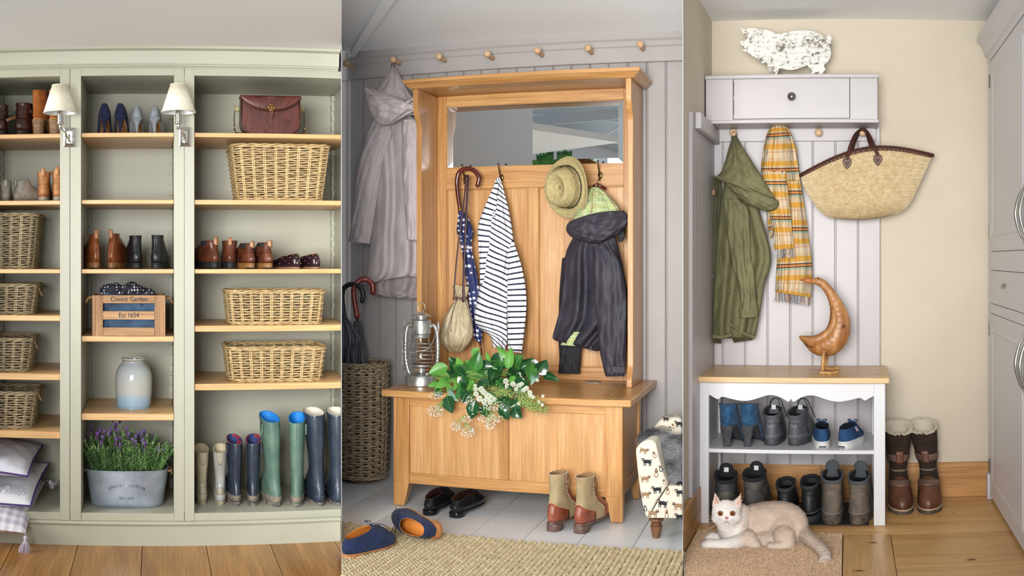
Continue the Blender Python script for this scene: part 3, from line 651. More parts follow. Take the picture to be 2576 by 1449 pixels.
# studded flats
def b_flat(t, H, W):
    L = .25; PL = leather('plum_patent', '2c1a24', '1e1218', .12, .03); lev = [(.008, .008, 0, L, .45, 1), (.024, .022, -.005, L, .5, 1), (.04, .036, -.003, L*.93, .47, 1), (H*.8, .044, .004, L*.78, .41, .9), (H, .046, .012, L*.70, .34, .8)]
    s = Shoe(L, W, lev); part(t, 'upper', s.upper(), PL, smooth=True); part(t, 'lining', s.lining(.6), M('lining_tan', 'b98a58', .7), smooth=True); part(t, 'sole', s.sole(.009, grow=.001), M('flat_sole', '8a6a50', .6), smooth=True, angle=.7)
    g = G()
    for i, tt in enumerate((.25, .48, .7, .9)):
        for a in np.arange(-1.5, 1.6, .6)+(.3 if i % 2 else 0): k = s.S(np.array([a]), tt)[0]; n_ = s.norm(np.array([a]), tt)[0]; g.ball(k, .0028, 8, 5)
    part(t, 'studs', g, M('rose_gold', 'e0a36a', .25, 1), smooth=True, kind='stuff')
put('studded_flat', 'plum patent flat shoe with copper studs, left one of the pair', 'studded flats', 752, 'R3', 638, 36, 26, b_flat); put('studded_flat', 'plum patent flat shoe with copper studs, right one of the pair', 'studded flats', 801, 'R3', 638, 36, 24, b_flat)
# wellingtons
def b_welly(mat, sole, lin_, L=.27, calf=.5, ank=.36, band=None, strap=None, side=1, lean=(0, 0), slant=-.03, seamc=None, patch=None, toecap=None, heelband=None, dip=0):
    def f(t, H, W):
        k = L; lev = [(.014, .014, 0, L, .46, 1), (.035, .035, -.006, L, .5, 1), (.06, .065, -.004, L*.95, .49, 1), (.08, .09, .0, L*.76, .45, .8), (.10, .125, .006, L*.60, .41, .4), (H*.34, H*.38, .01, L*.46, ank+.01, 0), (H*.5, H*.52, .006, L*.45, ank+.03, 0), (H*.72, H*.72, -.004, L*.49, calf*.93, 0), (H*.9, H*.9, -.004, L*.51, calf, 0), (H+slant, H, -.002, L*.5, calf, 0)]
        s = Shoe(L, W, lev, lean=lean); part(t, 'upper', s.upper(44, 44), mat, smooth=True); part(t, 'lining', s.lining(.5), M('welly_lining_'+lin_, lin_, .7) if isinstance(lin_, str) else lin_, smooth=True)
        part(t, 'sole', s.sole(.016, grow=.003), sole, smooth=True, angle=.7)
        hb = part(t, 'foxing', s.patch(-pi, pi, .04, .16, .002, 44), heelband or mat, smooth=True)
        g = G(); s.line([0, 0], [.2, .9], .0016, .001, 30, g); part(t, 'back_seam', g, seamc or mat, smooth=True)
        part(t, 'top_band', s.patch(-pi, pi, .93, .995, .0022, 44, 6), band or mat, smooth=True)
        if patch:
            part(t, 'reinforcement', s.patch(-.5, .5, .17, (lambda q_: .34-.1*np.abs(2*q_-1)**2.5), .0016), patch, smooth=True)
            part(t, 'reinforcement', s.patch(-.42, .42, (lambda q_: .76+.09*np.abs(2*q_-1)**2.5), .925, .0016), patch, smooth=True)
        if strap:
            c = s.S(np.array([side*pi*.45]), .86)[0]; g = G(); g.box(-.004, .004, -.012, .012, -.035, .012); o = part(t, 'strap_tab', g, strap, .001); o.location = c+np.array((side*.004, 0, 0))
            g = G(); g.tube([(side*.003, .011*cos(a), .013*sin(a)) for a in np.linspace(0, 2*pi, 12, endpoint=False)], .0018, 6, closed=True); part(o, 'buckle', g, DARKM, smooth=True)
    return f
CRM = M('cream_rubber', 'b6ad94', .35, col2='a0967c', sc=10); SLV = M('silver_rubber', 'b9bab8', .3, col2='9d9d98', sc=10); NVW = M('navy_rubber', '2a3342', .32, col2='3c4450', sc=25, c=(.45, .8)); GRW = M('green_rubber', '4f6b5e', .5, col2='6d8476', sc=14, c=(.4, .8), bump=.1, bsc=60)
MUD = M('muddy_sole', '4a4b50', .8, col2='9a8878', sc=40, c=(.4, .65), bump=.4, bsc=150); MUDC = M('cream_sole', 'b0a78e', .7, col2='8d8268', sc=40); MUDB = M('mud_band', '8d8072', .8, col2='6a6258', sc=40, bump=.3)
t = NT('tartan_lining'); u = t.coord((60, 60, 60)); t.b; col = t.ramp(t.noise(u, .6, 1), [(.45, '2b3f70'), (.5, 'b02a3c'), (.6, '7a2440')], True); MATS['tartan'] = t.done(col, .8)
gw = 'wellington boots along the bottom'
def wel(lb, gr, px, base_py, top, w, rz, build, dz=None):
    # base_py: picture row where the heel meets the bottom panel -> depth
    d = (HC-z_floor)*F/(base_py-H0)*cos((px-1288)/F-R1.phi); t = shoe(R1, 'wellington_boot', lb, 'boot', gr, px, z_floor, d, top, w, math.radians(rz), build); return t
gapx = .0
wel('small cream wellington boot against the left stile', 'cream wellingtons', 510, 1270, 1125, 33, 4, b_welly(CRM, MUDC, 'c7b89c', L=.2, patch=M('cream_patch', 'a39a86', .4), calf=.5, ank=.36))
wel('small silvery cream wellington boot, second from the left', 'cream wellingtons', 554, 1271, 1125, 34, -4, b_welly(SLV, MUDC, 'c7b89c', L=.2, patch=M('cream_patch', 'a39a86', .4), calf=.5, ank=.36))
wel('scuffed short navy wellington boot with red and blue lining, left of its pair', 'short navy wellingtons', 597, 1272, 1103, 37, 8, b_welly(NVW, MUD, MATS['tartan'], L=.24, calf=.47, ank=.39, strap=NVW, side=-1, heelband=MUDB, band=M('grey_band', '77757a', .5)))
wel('scuffed short navy wellington boot with red and blue lining, right of its pair', 'short navy wellingtons', 637, 1273, 1103, 37, -6, b_welly(NVW, MUD, MATS['tartan'], L=.24, calf=.47, ank=.39, strap=NVW, side=1, heelband=MUDB, band=M('grey_band', '77757a', .5)))
wel('tall green wellington boot with bright blue lining, left of the green pair', 'tall green wellingtons', 699, 1275, 1044, 43, 12, b_welly(GRW, MUD, '1f86d8', calf=.5, ank=.36, strap=GRW, side=-1, heelband=MUDB, lean=(-.005, 0), slant=-.035))
wel('tall green wellington boot with bright blue lining, right of the green pair', 'tall green wellingtons', 746, 1276, 1047, 40, -10, b_welly(GRW, MUD, '1f86d8', calf=.5, ank=.38, strap=GRW, side=1, heelband=MUDB, slant=-.035))
wel('tall shiny navy wellington boot with white lining, beside the green ones', 'tall navy wellingtons', 807, 1273, 1034, 45, 6, b_welly(NVW, MUD, 'd8d2c4', calf=.52, ank=.37, strap=RUB, side=-1, heelband=NVW, slant=-.02, lean=(-.004, 0)))
w_ = wel('tall shiny navy wellington boot cut off at the right end of the shelving', 'tall navy wellingtons', 853, 1273, 1034, 43, 0, b_welly(NVW, MUD, 'd8d2c4', calf=.52, ank=.37, heelband=NVW, slant=-.02))
clip(w_, 'R1', .004)
# ---------------------------------------------------------------- baskets on the shelves
def bk(lb, gr, sh, pxl, pxr, top, pxbl, pxbr, depth, dfront, **k):
    """front face spans pxl..pxr at the rim and pxbl..pxbr at the base"""
    d = D1+dfront; x0, x1 = R1.X(pxl, d), R1.X(pxr, d); b0, b1 = R1.X(pxbl, d), R1.X(pxbr, d); zz = SHZ[sh]; h = R1.Z(top, d, (pxl+pxr)/2)-zz
    return basket('wicker_basket', lb, ((x0+x1)/2, d+depth/2, zz), 0, (b1-b0)/2, depth/2*.9, (x1-x0)/2, depth/2, h, cat='basket', group=gr, **k)
bk('large deep honey wicker basket under the satchel', 'wicker baskets on the shelves', 'R2', 584, 832, 362, 604, 816, .34, .05, rows=24, stakes=28, r=.0034)
bk('long low wicker basket on the shelf above the open one', 'wicker baskets on the shelves', 'R4', 572, 819, 730, 580, 812, .30, .05, rows=12, stakes=30, r=.0034)
bk('long low wicker basket seen open at the top, above the green wellingtons', 'wicker baskets on the shelves', 'R5', 571, 822, 873, 583, 814, .32, .06, rows=13, stakes=30, r=.0034)
bk('tall wicker basket at the left edge on the fourth level', 'wicker baskets on the shelves', 'L3', -110, 91, 536, -100, 74, .34, .06, rows=24, stakes=28, mat=WICKG, r=.0034)
bk('low wicker basket at the left edge, topmost of the three low ones', 'wicker baskets on the shelves', 'L4', -130, 89, 714, -120, 78, .30, .06, rows=12, stakes=28, r=.0034, mat=WICKG, handles=True)
bk('low wicker basket at the left edge, middle one of the three low ones', 'wicker baskets on the shelves', 'L5', -130, 78, 850, -120, 66, .30, .06, rows=12, stakes=28, r=.0034, mat=WICKG, handles=True)
bk('low wicker basket at the left edge, just above the cushions', 'wicker baskets on the shelves', 'L6', -130, 88, 985, -120, 72, .30, .05, rows=14, stakes=28, r=.0034, mat=WICKG, handles=True)
# ---------------------------------------------------------------- satchel
LTH = leather('satchel_leather', '5f2c22', '47201a', .3, .1); LTH2 = leather('satchel_edge', '3b1914', None, .35)
def dZ(d, py, px=None): return R.Z(py, d, px)
d = D1+.07; zs = SHZ['R1']; PX = lambda px: R1.X(px, d); xm = PX(681)
t = thing('satchel', 'dark brown leather satchel with brass buckle on the top shelf', 'bag', (xm, d, zs))
hw = (PX(756)-PX(606))/2; zt_ = dZ(d, 243, 680)-zs
def rr_shape(w0, w1, h, rb, n=8):
    p = [(-w0, h), (w0, h)]
    p += [(w1-rb+rb*cos(a), rb+rb*sin(a)) for a in np.linspace(0, -pi/2, n)]; p += [(-w1+rb-rb*sin(a), rb-rb*cos(a)) for a in np.linspace(0, pi/2, n)]
    return p
sh = rr_shape(hw*.98, hw, zt_, .055); part(t, 'body', G().prism([(x, z+.001) for x, z in sh][::-1], 0, .10, 'y'), LTH, .006)
g = G(); g.tube([(x*.985, -.001, z*.985+.003) for x, z in sh[1:]+sh[:1]], .0032, 6); part(t, 'piping', g, LTH2, smooth=True)
fl_ = [(-hw*1.0, zt_+.004)]+[(hw*1.0*s_, zt_-.012-.052*(1-abs(s_)**2.4)) for s_ in np.linspace(-1, 1, 25)]+[(hw*1.0, zt_+.004)]
g = G(); rows = []
for k in range(25):
    s_ = -1+k/12; zlo = zt_-.010-.055*(1-abs(s_)**2.6); col = []
    for q_ in np.linspace(0, 1, 10):
        if q_ < .4: col.append((hw*1.01*s_, .10-.115*q_/.4, zt_+.004+.004*sin(pi*q_/.4)))
        else: k2 = (q_-.4)/.6; col.append((hw*1.01*s_, -.014-.004*sin(pi*k2), zt_+.004+(zlo-zt_-.004)*k2))
    rows.append(col)
g.grid(rows); o = part(t, 'flap', g, LTH, smooth=True); o.modifiers.new('s', 'SOLIDIFY').thickness = .004
g = G(); g.tube([(c[-1][0], c[-1][1]-.001, c[-1][2]) for c in rows], .0025, 6); part(o, 'flap_edge', g, LTH2, smooth=True)
g = G(); g.tube([(c[-1][0]*.95, c[-1][1]-.004, c[-1][2]+.008) for c in rows[1:-1]], .0006, 5); part(o, 'stitching', g, M('gold_stitch', 'a8743c', .7), smooth=True)
ov = [(.024*cos(a), .016*sin(a)) for a in np.linspace(0, 2*pi, 24, endpoint=False)]
g = G(); g.prism([(x, zt_-.018+z) for x, z in ov], -.021, -.018, 'y'); g.box(-.008, .008, -.021, -.018, zt_-.062, zt_-.028); lb_ = part(o, 'name_patch', g, LTH, .001)
txt(lb_, 'initials', 'A C R W', .011, (0, -.0216, zt_-.018), M('stamped_ink', '1c0d0a', .6), room=False)
g = G(); zc_ = zt_-.05
for a_, b_ in (((-.011, -.013), (.011, -.013)), ((.011, -.013), (.011, .011)), ((.011, .011), (-.011, .011)), ((-.011, .011), (-.011, -.013))): g.tube([(a_[0], -.026, zc_+a_[1]), (b_[0], -.026, zc_+b_[1])], .0022, 8)
g.tube([(0, -.027, zc_+.011), (0, -.028, zc_-.012)], .0012, 6); part(t, 'buckle', g, BRASS, smooth=True, kind='stuff')
g = G(); g.prism([(-.0095, zc_+.012), (.0095, zc_+.012), (.0095, zc_-.032), (.004, zc_-.05), (-.004, zc_-.05), (-.0095, zc_-.032)][::-1], -.0245, -.0215, 'y'); part(t, 'closing_strap', g, LTH, .001)
g = G(); g.prism([(-.010, zc_-.01), (.010, zc_-.01), (.0095, zc_-.052), (.004, zc_-.066), (-.004, zc_-.066), (-.0095, zc_-.052)][::-1], -.004, -.0005, 'y'); part(t, 'keeper_tab', g, LTH, .001)
for sx in (-1, 1):
    g = G(); c = (sx*(hw+.014), .05, zt_-.05)
    g.tube([c+np.array((sx*.004*cos(a)+sx*.008*sin(a), 0.003*cos(a), .013*sin(a))) for a in np.linspace(0, 2*pi, 16, endpoint=False)], .0016, 6, closed=True); part(t, 'side_ring', g, BRASS, smooth=True)
    g = G(); g.tube(curve([(sx*(hw+.022), .05, zt_-.058), (sx*(hw+.026), .05, zt_*.45), (sx*(hw+.022), .045, .02), (sx*(hw+.012), .03, .006), (sx*hw*.5, .11, .01)], 22), .009, 8, flat=.22); o = part(t, 'shoulder_strap', g, LTH2, smooth=True)
    g = G(); g.tube([(sx*(hw+.026)+.008*cos(a)*0, .05+.0*sin(a)+.01*cos(a), zt_*.22+.012*sin(a)) for a in np.linspace(0, 2*pi, 14, endpoint=False)], .0016, 6, closed=True); part(o, 'strap_buckle', g, BRASS, smooth=True)
# ---------------------------------------------------------------- slatted crate with scarves
d = DS+.004; zs = SHZ['M4']; xa, xb = R1.X(232, d), R1.X(416, d); xm = (xa+xb)/2; hw = (xb-xa)/2; H = dZ(d, 743, 324)-zs
CR = wood('crate_pine_x', '9c744c', 'c79f72', 'b38a5e', 'x', 1.3, .6, .3, .5); CRZ = wood('crate_pine_z', '93694a', 'c0966a', 'aa825a', 'z', 1.3, .6, .3, .5)
t = thing('wooden_crate', 'small slatted pine crate with printed lettering and rope handles', 'crate', (xm, d, zs))
pw = .047
for sx in (-1, 1):
    part(t, 'corner_board', G().box(sx*hw-sx*pw, sx*hw-(0 if sx > 0 else -.014)*1, -.0, .009, 0, H), CRZ, .001)
    part(t, 'end_post', G().box(sx*hw, sx*(hw-.012), .0095, .22, 0, H), CRZ, .001)
part(t, 'end_edge_board', G().box(-hw, -hw+.013, -.0, .009, 0, H), CRZ, .001)
sl = []
for (ya, yb) in ((743, 763), (783, 804), (824, 845)):
    za, zb = dZ(d, ya, 324)-zs, dZ(d, yb, 324)-zs; sl.append((za+zb)/2)
    part(t, 'slat', G().box(-hw+pw+.001, hw-pw-.001, -.0, .009, max(zb, 0), za), CR, .001)
    part(t, 'rear_slat', G().box(-hw+.013, hw-.013, .211, .22, max(zb, 0), za), CR, .001)
part(t, 'crate_base', G().box(-hw+.013, hw-.013, .01, .21, .001, .008), CR)
INK = M('printed_ink', '37363a', .8)
k_ = [c for c in kids(t) if c.name.startswith('slat')]
txt(k_[0], 'lettering', 'Covent Garden', .030, (0, -.0008, sl[0]), INK, room=False, sx=.86); txt(k_[1], 'lettering', 'Est 1654', .030, (0, -.0008, sl[1]), INK, room=False, sx=.86)
g = G()
for sx in (-1, 1):
    for zz in np.linspace(.012, H-.012, 6):
        for dx in (.006, pw-.008): g.ball((sx*(hw-dx), -.0003, zz), .0013, 6, 4)
part(t, 'nails', g, DARKM, kind='stuff')
ROPE = M('sisal_rope', 'b89060', .9, col2='8a6840', sc=60, bump=.4, bsc=300)
for sx in (-1, 1):
    g = G()
    for ph in range(3):
        P_ = curve([(sx*(hw-.004), .06, H-.016), (sx*(hw+.016), .06, H-.012), (sx*(hw+.03), .08, H-.03), (sx*(hw+.032), .11, H-.035), (sx*(hw+.016), .15, H-.014), (sx*(hw-.004), .15, H-.016)], 40)
        g.tube([p+Vector((.003*cos(i*.8+ph*2.1), .003*sin(i*.8+ph*2.1), .003*sin(i*.8+ph*2.1))) for i, p in enumerate(P_)], .0032, 6)
    part(t, 'rope_handle', g, ROPE, smooth=True)
SCF = M('slate_blue_wool', '3f5873', .95, col2='2c4058', sc=18, bump=.5, bsc=400, Sheen_Weight=.2)
def heap(name, label, cat, c, w, dp, h, mat, seed, lumps=26, dz=.0, parts=None, rr=.5):
    rg = np.random.default_rng(seed); g = G()
    for i in range(lumps):
        x = rg.uniform(-w*.8, w*.8); y = rg.uniform(-dp*.5, dp*.5); L_ = rg.uniform(.4, .9)*w*.6; z = rg.uniform(.1, .8)*h*(1-(x/w)**2*(.5 if rr < 1 else 0)); a = rg.uniform(-.6, .6)
        r_ = rg.uniform(.10, .2)*h*1.6*rr+.006
        p = [(np.clip(x+L_*k*cos(a), -w+r_, w-r_), y+L_*k*sin(a)*.3, max(r_, z-abs(k)*h*.25)+.3*r_*sin(5*k+i)) for k in np.linspace(-1, 1, 7)]
        g.tube(curve(p, 14), [r_*(.55+.45*sin(pi*q)) for q in np.linspace(0, 1, 14)], 10, flat=1.7)
    me = g.mesh(name); o = bpy.data.objects.new(name, me); COL.objects.link(o)
    m = o.modifiers.new('r', 'REMESH'); m.mode = 'VOXEL'; m.voxel_size = .0035; m.use_smooth_shade = True
    m = o.modifiers.new('s', 'SMOOTH'); m.iterations = 2; bpy.context.view_layer.update()
    me2 = bpy.data.meshes.new_from_object(o.evaluated_get(bpy.context.evaluated_depsgraph_get())); bpy.data.objects.remove(o)
    vv_ = np.zeros(len(me2.vertices)*3); me2.vertices.foreach_get('co', vv_); vv_ = vv_.reshape(-1, 3); vv_[:, 0] = np.clip(vv_[:, 0], -w, w); vv_[:, 1] = np.clip(vv_[:, 1], -dp, dp); vv_[:, 2] = np.clip(vv_[:, 2], 0, None); me2.vertices.foreach_set('co', vv_.ravel()); me2.update()
    me2.materials.clear(); me2.materials.append(mat); me2.polygons.foreach_set('use_smooth', np.ones(len(me2.polygons), bool)); me2.name = name
    ob = bpy.data.objects.new(name, me2); COL.objects.link(ob); place(ob, c); props(ob, label, cat); return ob
heap('folded_scarf', 'slate blue woollen scarf stuffed inside the slatted crate', 'scarf', (xm, d+.088, zs+.009), hw-.014, .074, H-.03, SCF, 3, 70, rr=1.0)
t_ = NT('polka_black'); co = t_.coord((1, 1, 1)); v = t_.N('ShaderNodeTexVoronoi', i_Scale=75, i_Randomness=.25); t_.L(co, v.inputs['Vector'])
POLKA = t_.done(t_.ramp(v.outputs['Distance'], [(.0, 'e8e8ee'), (.27, '222230'), (1, '1d1c28')], True), .8)
heap('spotted_scarf', 'black scarf with white spots heaped on top of the crate', 'scarf', (xm-.005, d+.11, zs+H-.034), hw*.78, .075, .095, POLKA, 11, 34, rr=.7)
# ---------------------------------------------------------------- glazed jar
zs = SHZ['M5']; d = (HC-zs)*F/(1030-H0)+.07; x = R1.X(336, d); k = d/F; H = dZ(d, 900, 336)-zs
t_ = NT('jar_glaze'); tc = t_.N('ShaderNodeTexCoord'); sp = t_.N('ShaderNodeSeparateXYZ'); t_.L(tc.outputs['Object'], sp.inputs[0])
nz = t_.noise(t_.coord((4, 4, 130)), 1, 3); zz = t_.math('MULTIPLY_ADD', nz, .05, t_.math('MULTIPLY', sp.outputs[2], 1/H))
gl = t_.ramp(zz, [(.02, '8fa9bd'), (.1, '95b4cc'), (.26, 'a9bccb'), (.31, 'bdc0be'), (.5, 'c2c1ba'), (.8, 'b3b9bb'), (.955, 'a7b0b5'), (.985, '8d7a66'), (1.0, 'c0c3c0')])
JG = t_.done(gl, .08, 0, t_.bump(nz, .08, .001), Coat_Weight=.5)
g = G(); P_ = [(.0, .0), (38*k, .0), (41*k, .003), (43.5*k, .02), (46*k, H*.35), (46.5*k, H*.55), (44.5*k, H*.7), (38*k, H*.82), (31*k, H*.89), (28.5*k, H*.92), (28.5*k, H*.95), (31*k, H*.975), (31*k, H*.99), (29*k, H), (26.5*k, H*.985), (26*k, H*.9), (34*k, H*.8), (40*k, H*.6), (38*k, .01), (0, .008)]
pr = cr(P_, np.linspace(0, 1, 70)); pr[:, 0] = np.maximum(pr[:, 0], 0); g.lathe(pr, (0, 0, 0), 56); g.p = []
v_ = solo('stoneware_jar', G().merge(g, Matrix.Translation((x, d, zs))), JG, 'pale blue and grey glazed stoneware jar alone on its shelf', 'jar', (x, d, zs), smooth=True)
# ---------------------------------------------------------------- galvanised tub of lavender
zs = SHZ['M0']; d0 = (HC-zs)*F/(1278-H0); dp = .11; d = d0+dp*.85; xa, xb = R1.X(216, d), R1.X(424, d); xm = (xa+xb)/2; W = (xb-xa)/2*.995; H = dZ(d-dp, 1187, 320)-zs; WB = W*.87
GALV = M('galvanised_zinc', 'bcc6d4', .42, .6, col2='8b95a4', sc=9, c=(.3, .7), bump=.06, bsc=40)
t = thing('oval_planter', 'oval galvanised metal planter with embossed lettering, full of lavender', 'planter', (xm, d, zs))
def ovl(w, dd, z, n=72, e=.62): a = np.arange(n)*2*pi/n; return np.stack([w*np.sign(np.cos(a))*np.abs(np.cos(a))**e, dd*np.sign(np.sin(a))*np.abs(np.sin(a))**e, z+0*a], -1)
g = G(); rows = [ovl(WB-.004, dp*.84, .001), ovl(WB, dp*.86, .004)]+[ovl(WB+(W-WB)*q, dp*(.86+.14*q), H*q) for q in np.linspace(.1, 1, 8)]+[ovl(W-.004, dp-.004, H), ovl(W-.012, dp-.012, H-.05)]
b = g.grid(np.array(rows), closeu=True); g.p.append([b+i for i in range(72)][::-1]); tub = part(t, 'tub', g, GALV, smooth=True, angle=.8)
g = G(); g.tube(ovl(W, dp, H), .003, 6, closed=True); part(t, 'rolled_rim', g, GALV, smooth=True)
EMB = M('embossed_zinc', '6f7886', .45, .7)
for i, ch in enumerate('COVENT GARDEN'):
    a = (i-6)*.17; txt(tub, 'embossed_letter', ch, .019, (.1*sin(a)*.92, -dp*.94-.001, H*.44+.03*cos(a)), EMB, rot=(pi/2-.05, a, 0), room=False) if ch != ' ' else None
txt(tub, 'embossed_line', 'Est 1654', .019, (0, -dp*.9-.004, H*.27), EMB, rot=(pi/2-.05, 0, 0), room=False)
for sx in (-1, 1):
    g = G(); g.tube(curve([(sx*(W-.002), -.03, H-.014), (sx*(W+.012), -.03, H-.01), (sx*(W+.016), 0, H-.03), (sx*(W+.012), .03, H-.01), (sx*(W-.002), .03, H-.014)], 20), .005, 8); part(t, 'rope_handle', g, ROPE, smooth=True)
part(t, 'soil', G().prism([tuple(p[:2]) for p in ovl(W-.014, dp-.014, 0, 40)], H-.04, H-.02, 'z'), M('soil', '2e2118', .95))
lv = thing('lavender', 'bushy lavender with narrow green leaves and purple flower heads in the metal planter', 'plant', (xm, d, zs+H-.02))
GRN = [M('lavender_leaf', 'a9cc8c', .6, col2='78a45c', sc=20), M('lavender_leaf_dark', '4f7340', .6, col2='37582e', sc=20)]
rg = np.random.default_rng(5); gl = [G(), G()]; gs = G(); hd = G(); heads = []
for i in range(270):
    x0 = rg.uniform(-W*.8, W*.8); y0 = rg.uniform(-dp*.75, dp*.6); h_ = (.155*(1-.42*(abs(x0)/W)**2)-.02*(y0 < -.04))*rg.uniform(.5, 1.0)+.02; lx = x0*rg.uniform(.15, .5)+rg.normal(0, .01); ly = y0*.5-rg.uniform(-.01, .03)
    ly = max(ly, -.07-y0)
    P_ = curve([(x0, y0, 0), (x0+lx*.4, y0+ly*.4, h_*.55), (x0+lx, y0+ly, h_)], 8); gs.tube(P_, .0011, 4, caps=False); kk = int(rg.integers(0, 4) == 0)
    m_ = 13
    for j in range(m_):
        f = .12+.88*j/(m_-1); p = Vector(cr([tuple(q_) for q_ in P_], f)); L_ = rg.uniform(.022, .042)*(1.2-.6*f)
        for sd in (0, pi):
            a = j*1.3+sd+i; e = rg.uniform(.35, .9) if f < .95 else 1.2; dv = Vector((cos(a)*cos(e), sin(a)*cos(e), sin(e))); s_ = dv.cross(Vector((0, 0, 1))).normalized()*.0026; q2 = p+dv*L_*.55+Vector((0, 0, .001)); q3 = p+dv*L_-Vector((0, 0, L_*.12))
            b = gl[kk].add([p-s_*.5, p+s_*.5, q2+s_, q2-s_, q3]); gl[kk].q.append(np.array([[b, b+1, b+2, b+3]])); gl[kk].t.append(np.array([[b+3, b+2, b+4]]))
part(lv, 'leaves', gl[0], GRN[0], kind='stuff'); part(lv, 'dark_leaves', gl[1], GRN[1], kind='stuff'); part(lv, 'stems', gs, GRN[1], kind='stuff', smooth=True)
PUR = M('lavender_bloom', 'b084e0', .6, col2='8250b8', sc=60); PURD = M('lavender_calyx', '5d4668', .7)
for i in range(46):
    x0 = rg.uniform(-W*.92, W*.9)*(1 if i % 3 else .5); y0 = rg.uniform(-dp*.7, dp*.55); h_ = rg.uniform(.08, .17)*(1-.25*(abs(x0)/W)**2)+(.045 if y0 > .02 else 0)
    if x0 < 0: h_ += .01
    base = Vector((x0*.9, y0, .02)); tip = Vector((x0*1.05, y0-.008, h_)); g = G(); g.tube(curve([base, (base+tip)/2+Vector((.004, 0, 0)), tip], 6), .0009, 4)
    fl2 = part(lv, 'flower_stalk', g, GRN[0], smooth=True)
    g = G()
    for k in range(5): g.ball(tip+Vector((0, 0, .003+k*.0042)), (.0052-.0003*k, .0052-.0003*k, .0036), 7, 4)
    part(fl2, 'flower_head', g, PURD, smooth=True)
    g = G()
    for k in range(5):
        a = k*1.257+i; c = tip+Vector((0, 0, .02)); e = c+Vector((cos(a)*.0085, sin(a)*.0085, .016)); s_ = Vector((-sin(a), cos(a), 0))*.0045
        b = g.add([c, (c+e)/2+s_, e, (c+e)/2-s_]); g.q.append(np.array([[b, b+1, b+2, b+3]]))
    part(fl2, 'petals', g, PUR, kind='stuff')
# ---------------------------------------------------------------- cushions and tassels
def pillow(name, label, c4, th, mat, pip=None, n=28, group='cushions stacked at the left edge'):
    c4 = [Vector(c) for c in c4]; org = sum(c4, Vector())/4; t = thing(name, label, 'cushion', org, 0, group)
    u = np.linspace(0, 1, n)[None, :, None]; v = np.linspace(0, 1, n)[:, None, None]; C = [np.array(c) for c in c4]
    base = C[0]*(1-u)*(1-v)+C[1]*u*(1-v)+C[2]*u*v+C[3]*(1-u)*v; cen = np.array(org)
    pin = .055*(np.sin(pi*u)*(np.abs(2*v-1)**3)+np.sin(pi*v)*(np.abs(2*u-1)**3)); base = base+(cen-base)*pin
    nrm = np.cross(C[1]-C[0], C[3]-C[0]); nrm /= np.linalg.norm(nrm); pr = (np.clip(np.sin(pi*u)*np.sin(pi*v), 0, 1)**.42)
    wr = .004*np.sin(22*u+9*v)*np.sin(14*v-5*u)*pr; uv = np.stack(np.broadcast_arrays(u[..., 0]*.45, v[..., 0]*.45), -1); g = G()
    g.grid(base+nrm*(th*pr+wr), uv); g.grid(base-nrm*(th*pr*.9), uv, flip=True); o = rpart(t, 'cover', g, mat, smooth=True)
    bd = np.concatenate([base[0, :], base[1:, -1], base[-1, -2::-1], base[-2:0:-1, 0]])
    if pip: g = G(); g.tube(bd, .0042, 7, closed=True); rpart(t, 'piping', g, pip, smooth=True)
    return t, bd
PIP = M('purple_piping', '4c3378', .8)
t_ = NT('dotty_cotton'); v = t_.N('ShaderNodeTexVoronoi', i_Scale=110, i_Randomness=.0); t_.L(t_.coord(uv=True, rot=(0, 0, .78)), v.inputs['Vector']); DOT = t_.done(t_.ramp(v.outputs['Distance'], [(0, '8f8fb4'), (.2, 'dcdce6'), (1, 'dcdce6')], True), .9, 0, t_.bump(t_.noise(t_.coord(), 20, 3), .4, .01))
t_ = NT('rose_cotton'); u_ = t_.coord(uv=True); v = t_.N('ShaderNodeTexVoronoi', i_Scale=24); t_.L(u_, v.inputs['Vector']); w_ = t_.N('ShaderNodeTexVoronoi', i_Scale=9); t_.L(u_, w_.inputs['Vector'])
ring = t_.math('SINE', t_.math('MULTIPLY_ADD', v.outputs['Distance'], 30, t_.math('MULTIPLY', t_.noise(u_, 60), 4))); msk = t_.math('MULTIPLY', t_.math('GREATER_THAN', ring, .45), t_.math('LESS_THAN', w_.outputs['Distance'], .40))
FLO = t_.done(t_.mix(msk, lin('dedee4'), lin('8488a0')), .9, 0, t_.bump(t_.noise(t_.coord(), 20, 3), .4, .01))
t_ = NT('gingham'); sp = t_.N('ShaderNodeSeparateXYZ'); t_.L(t_.coord((22, 22, 22), uv=True), sp.inputs[0])
fx_ = t_.math('GREATER_THAN', t_.math('FRACT', sp.outputs[0]), .5); fy_ = t_.math('GREATER_THAN', t_.math('FRACT', sp.outputs[1]), .5); GING = t_.done(t_.ramp(t_.math('MULTIPLY', t_.math('ADD', fx_, fy_), .5), [(0, 'e6e4ea'), (.4, 'cfcad6'), (.8, 'b6aec2')], True), .9, 0, t_.bump(t_.noise(t_.coord(), 20, 3), .4, .01))
P = R1.P
pillow('dotted_cushion', 'white dotted cushion with purple piping, topmost of the stack', [P(-150, 1170, 4.34), P(70, 1198, 4.33), P(108, 1120, 4.74), P(-120, 1095, 4.78)], .055, DOT, PIP)
pillow('floral_cushion', 'white cushion with grey roses and purple piping, middle of the stack', [P(-150, 1262, 4.34), P(77, 1273, 4.32), P(124, 1165, 4.74), P(-120, 1170, 4.76)], .052, FLO, PIP)
t, bd = pillow('gingham_cushion', 'lilac gingham cushion with tassels, bottom of the stack', [P(-150, 1322, 4.25), P(64, 1341, 4.24), P(116, 1208, 4.72), P(-120, 1220, 4.74)], .062, GING, None)
TAS = M('lilac_cotton', 'd5cddb', .95, col2='bfb4c8', sc=80)
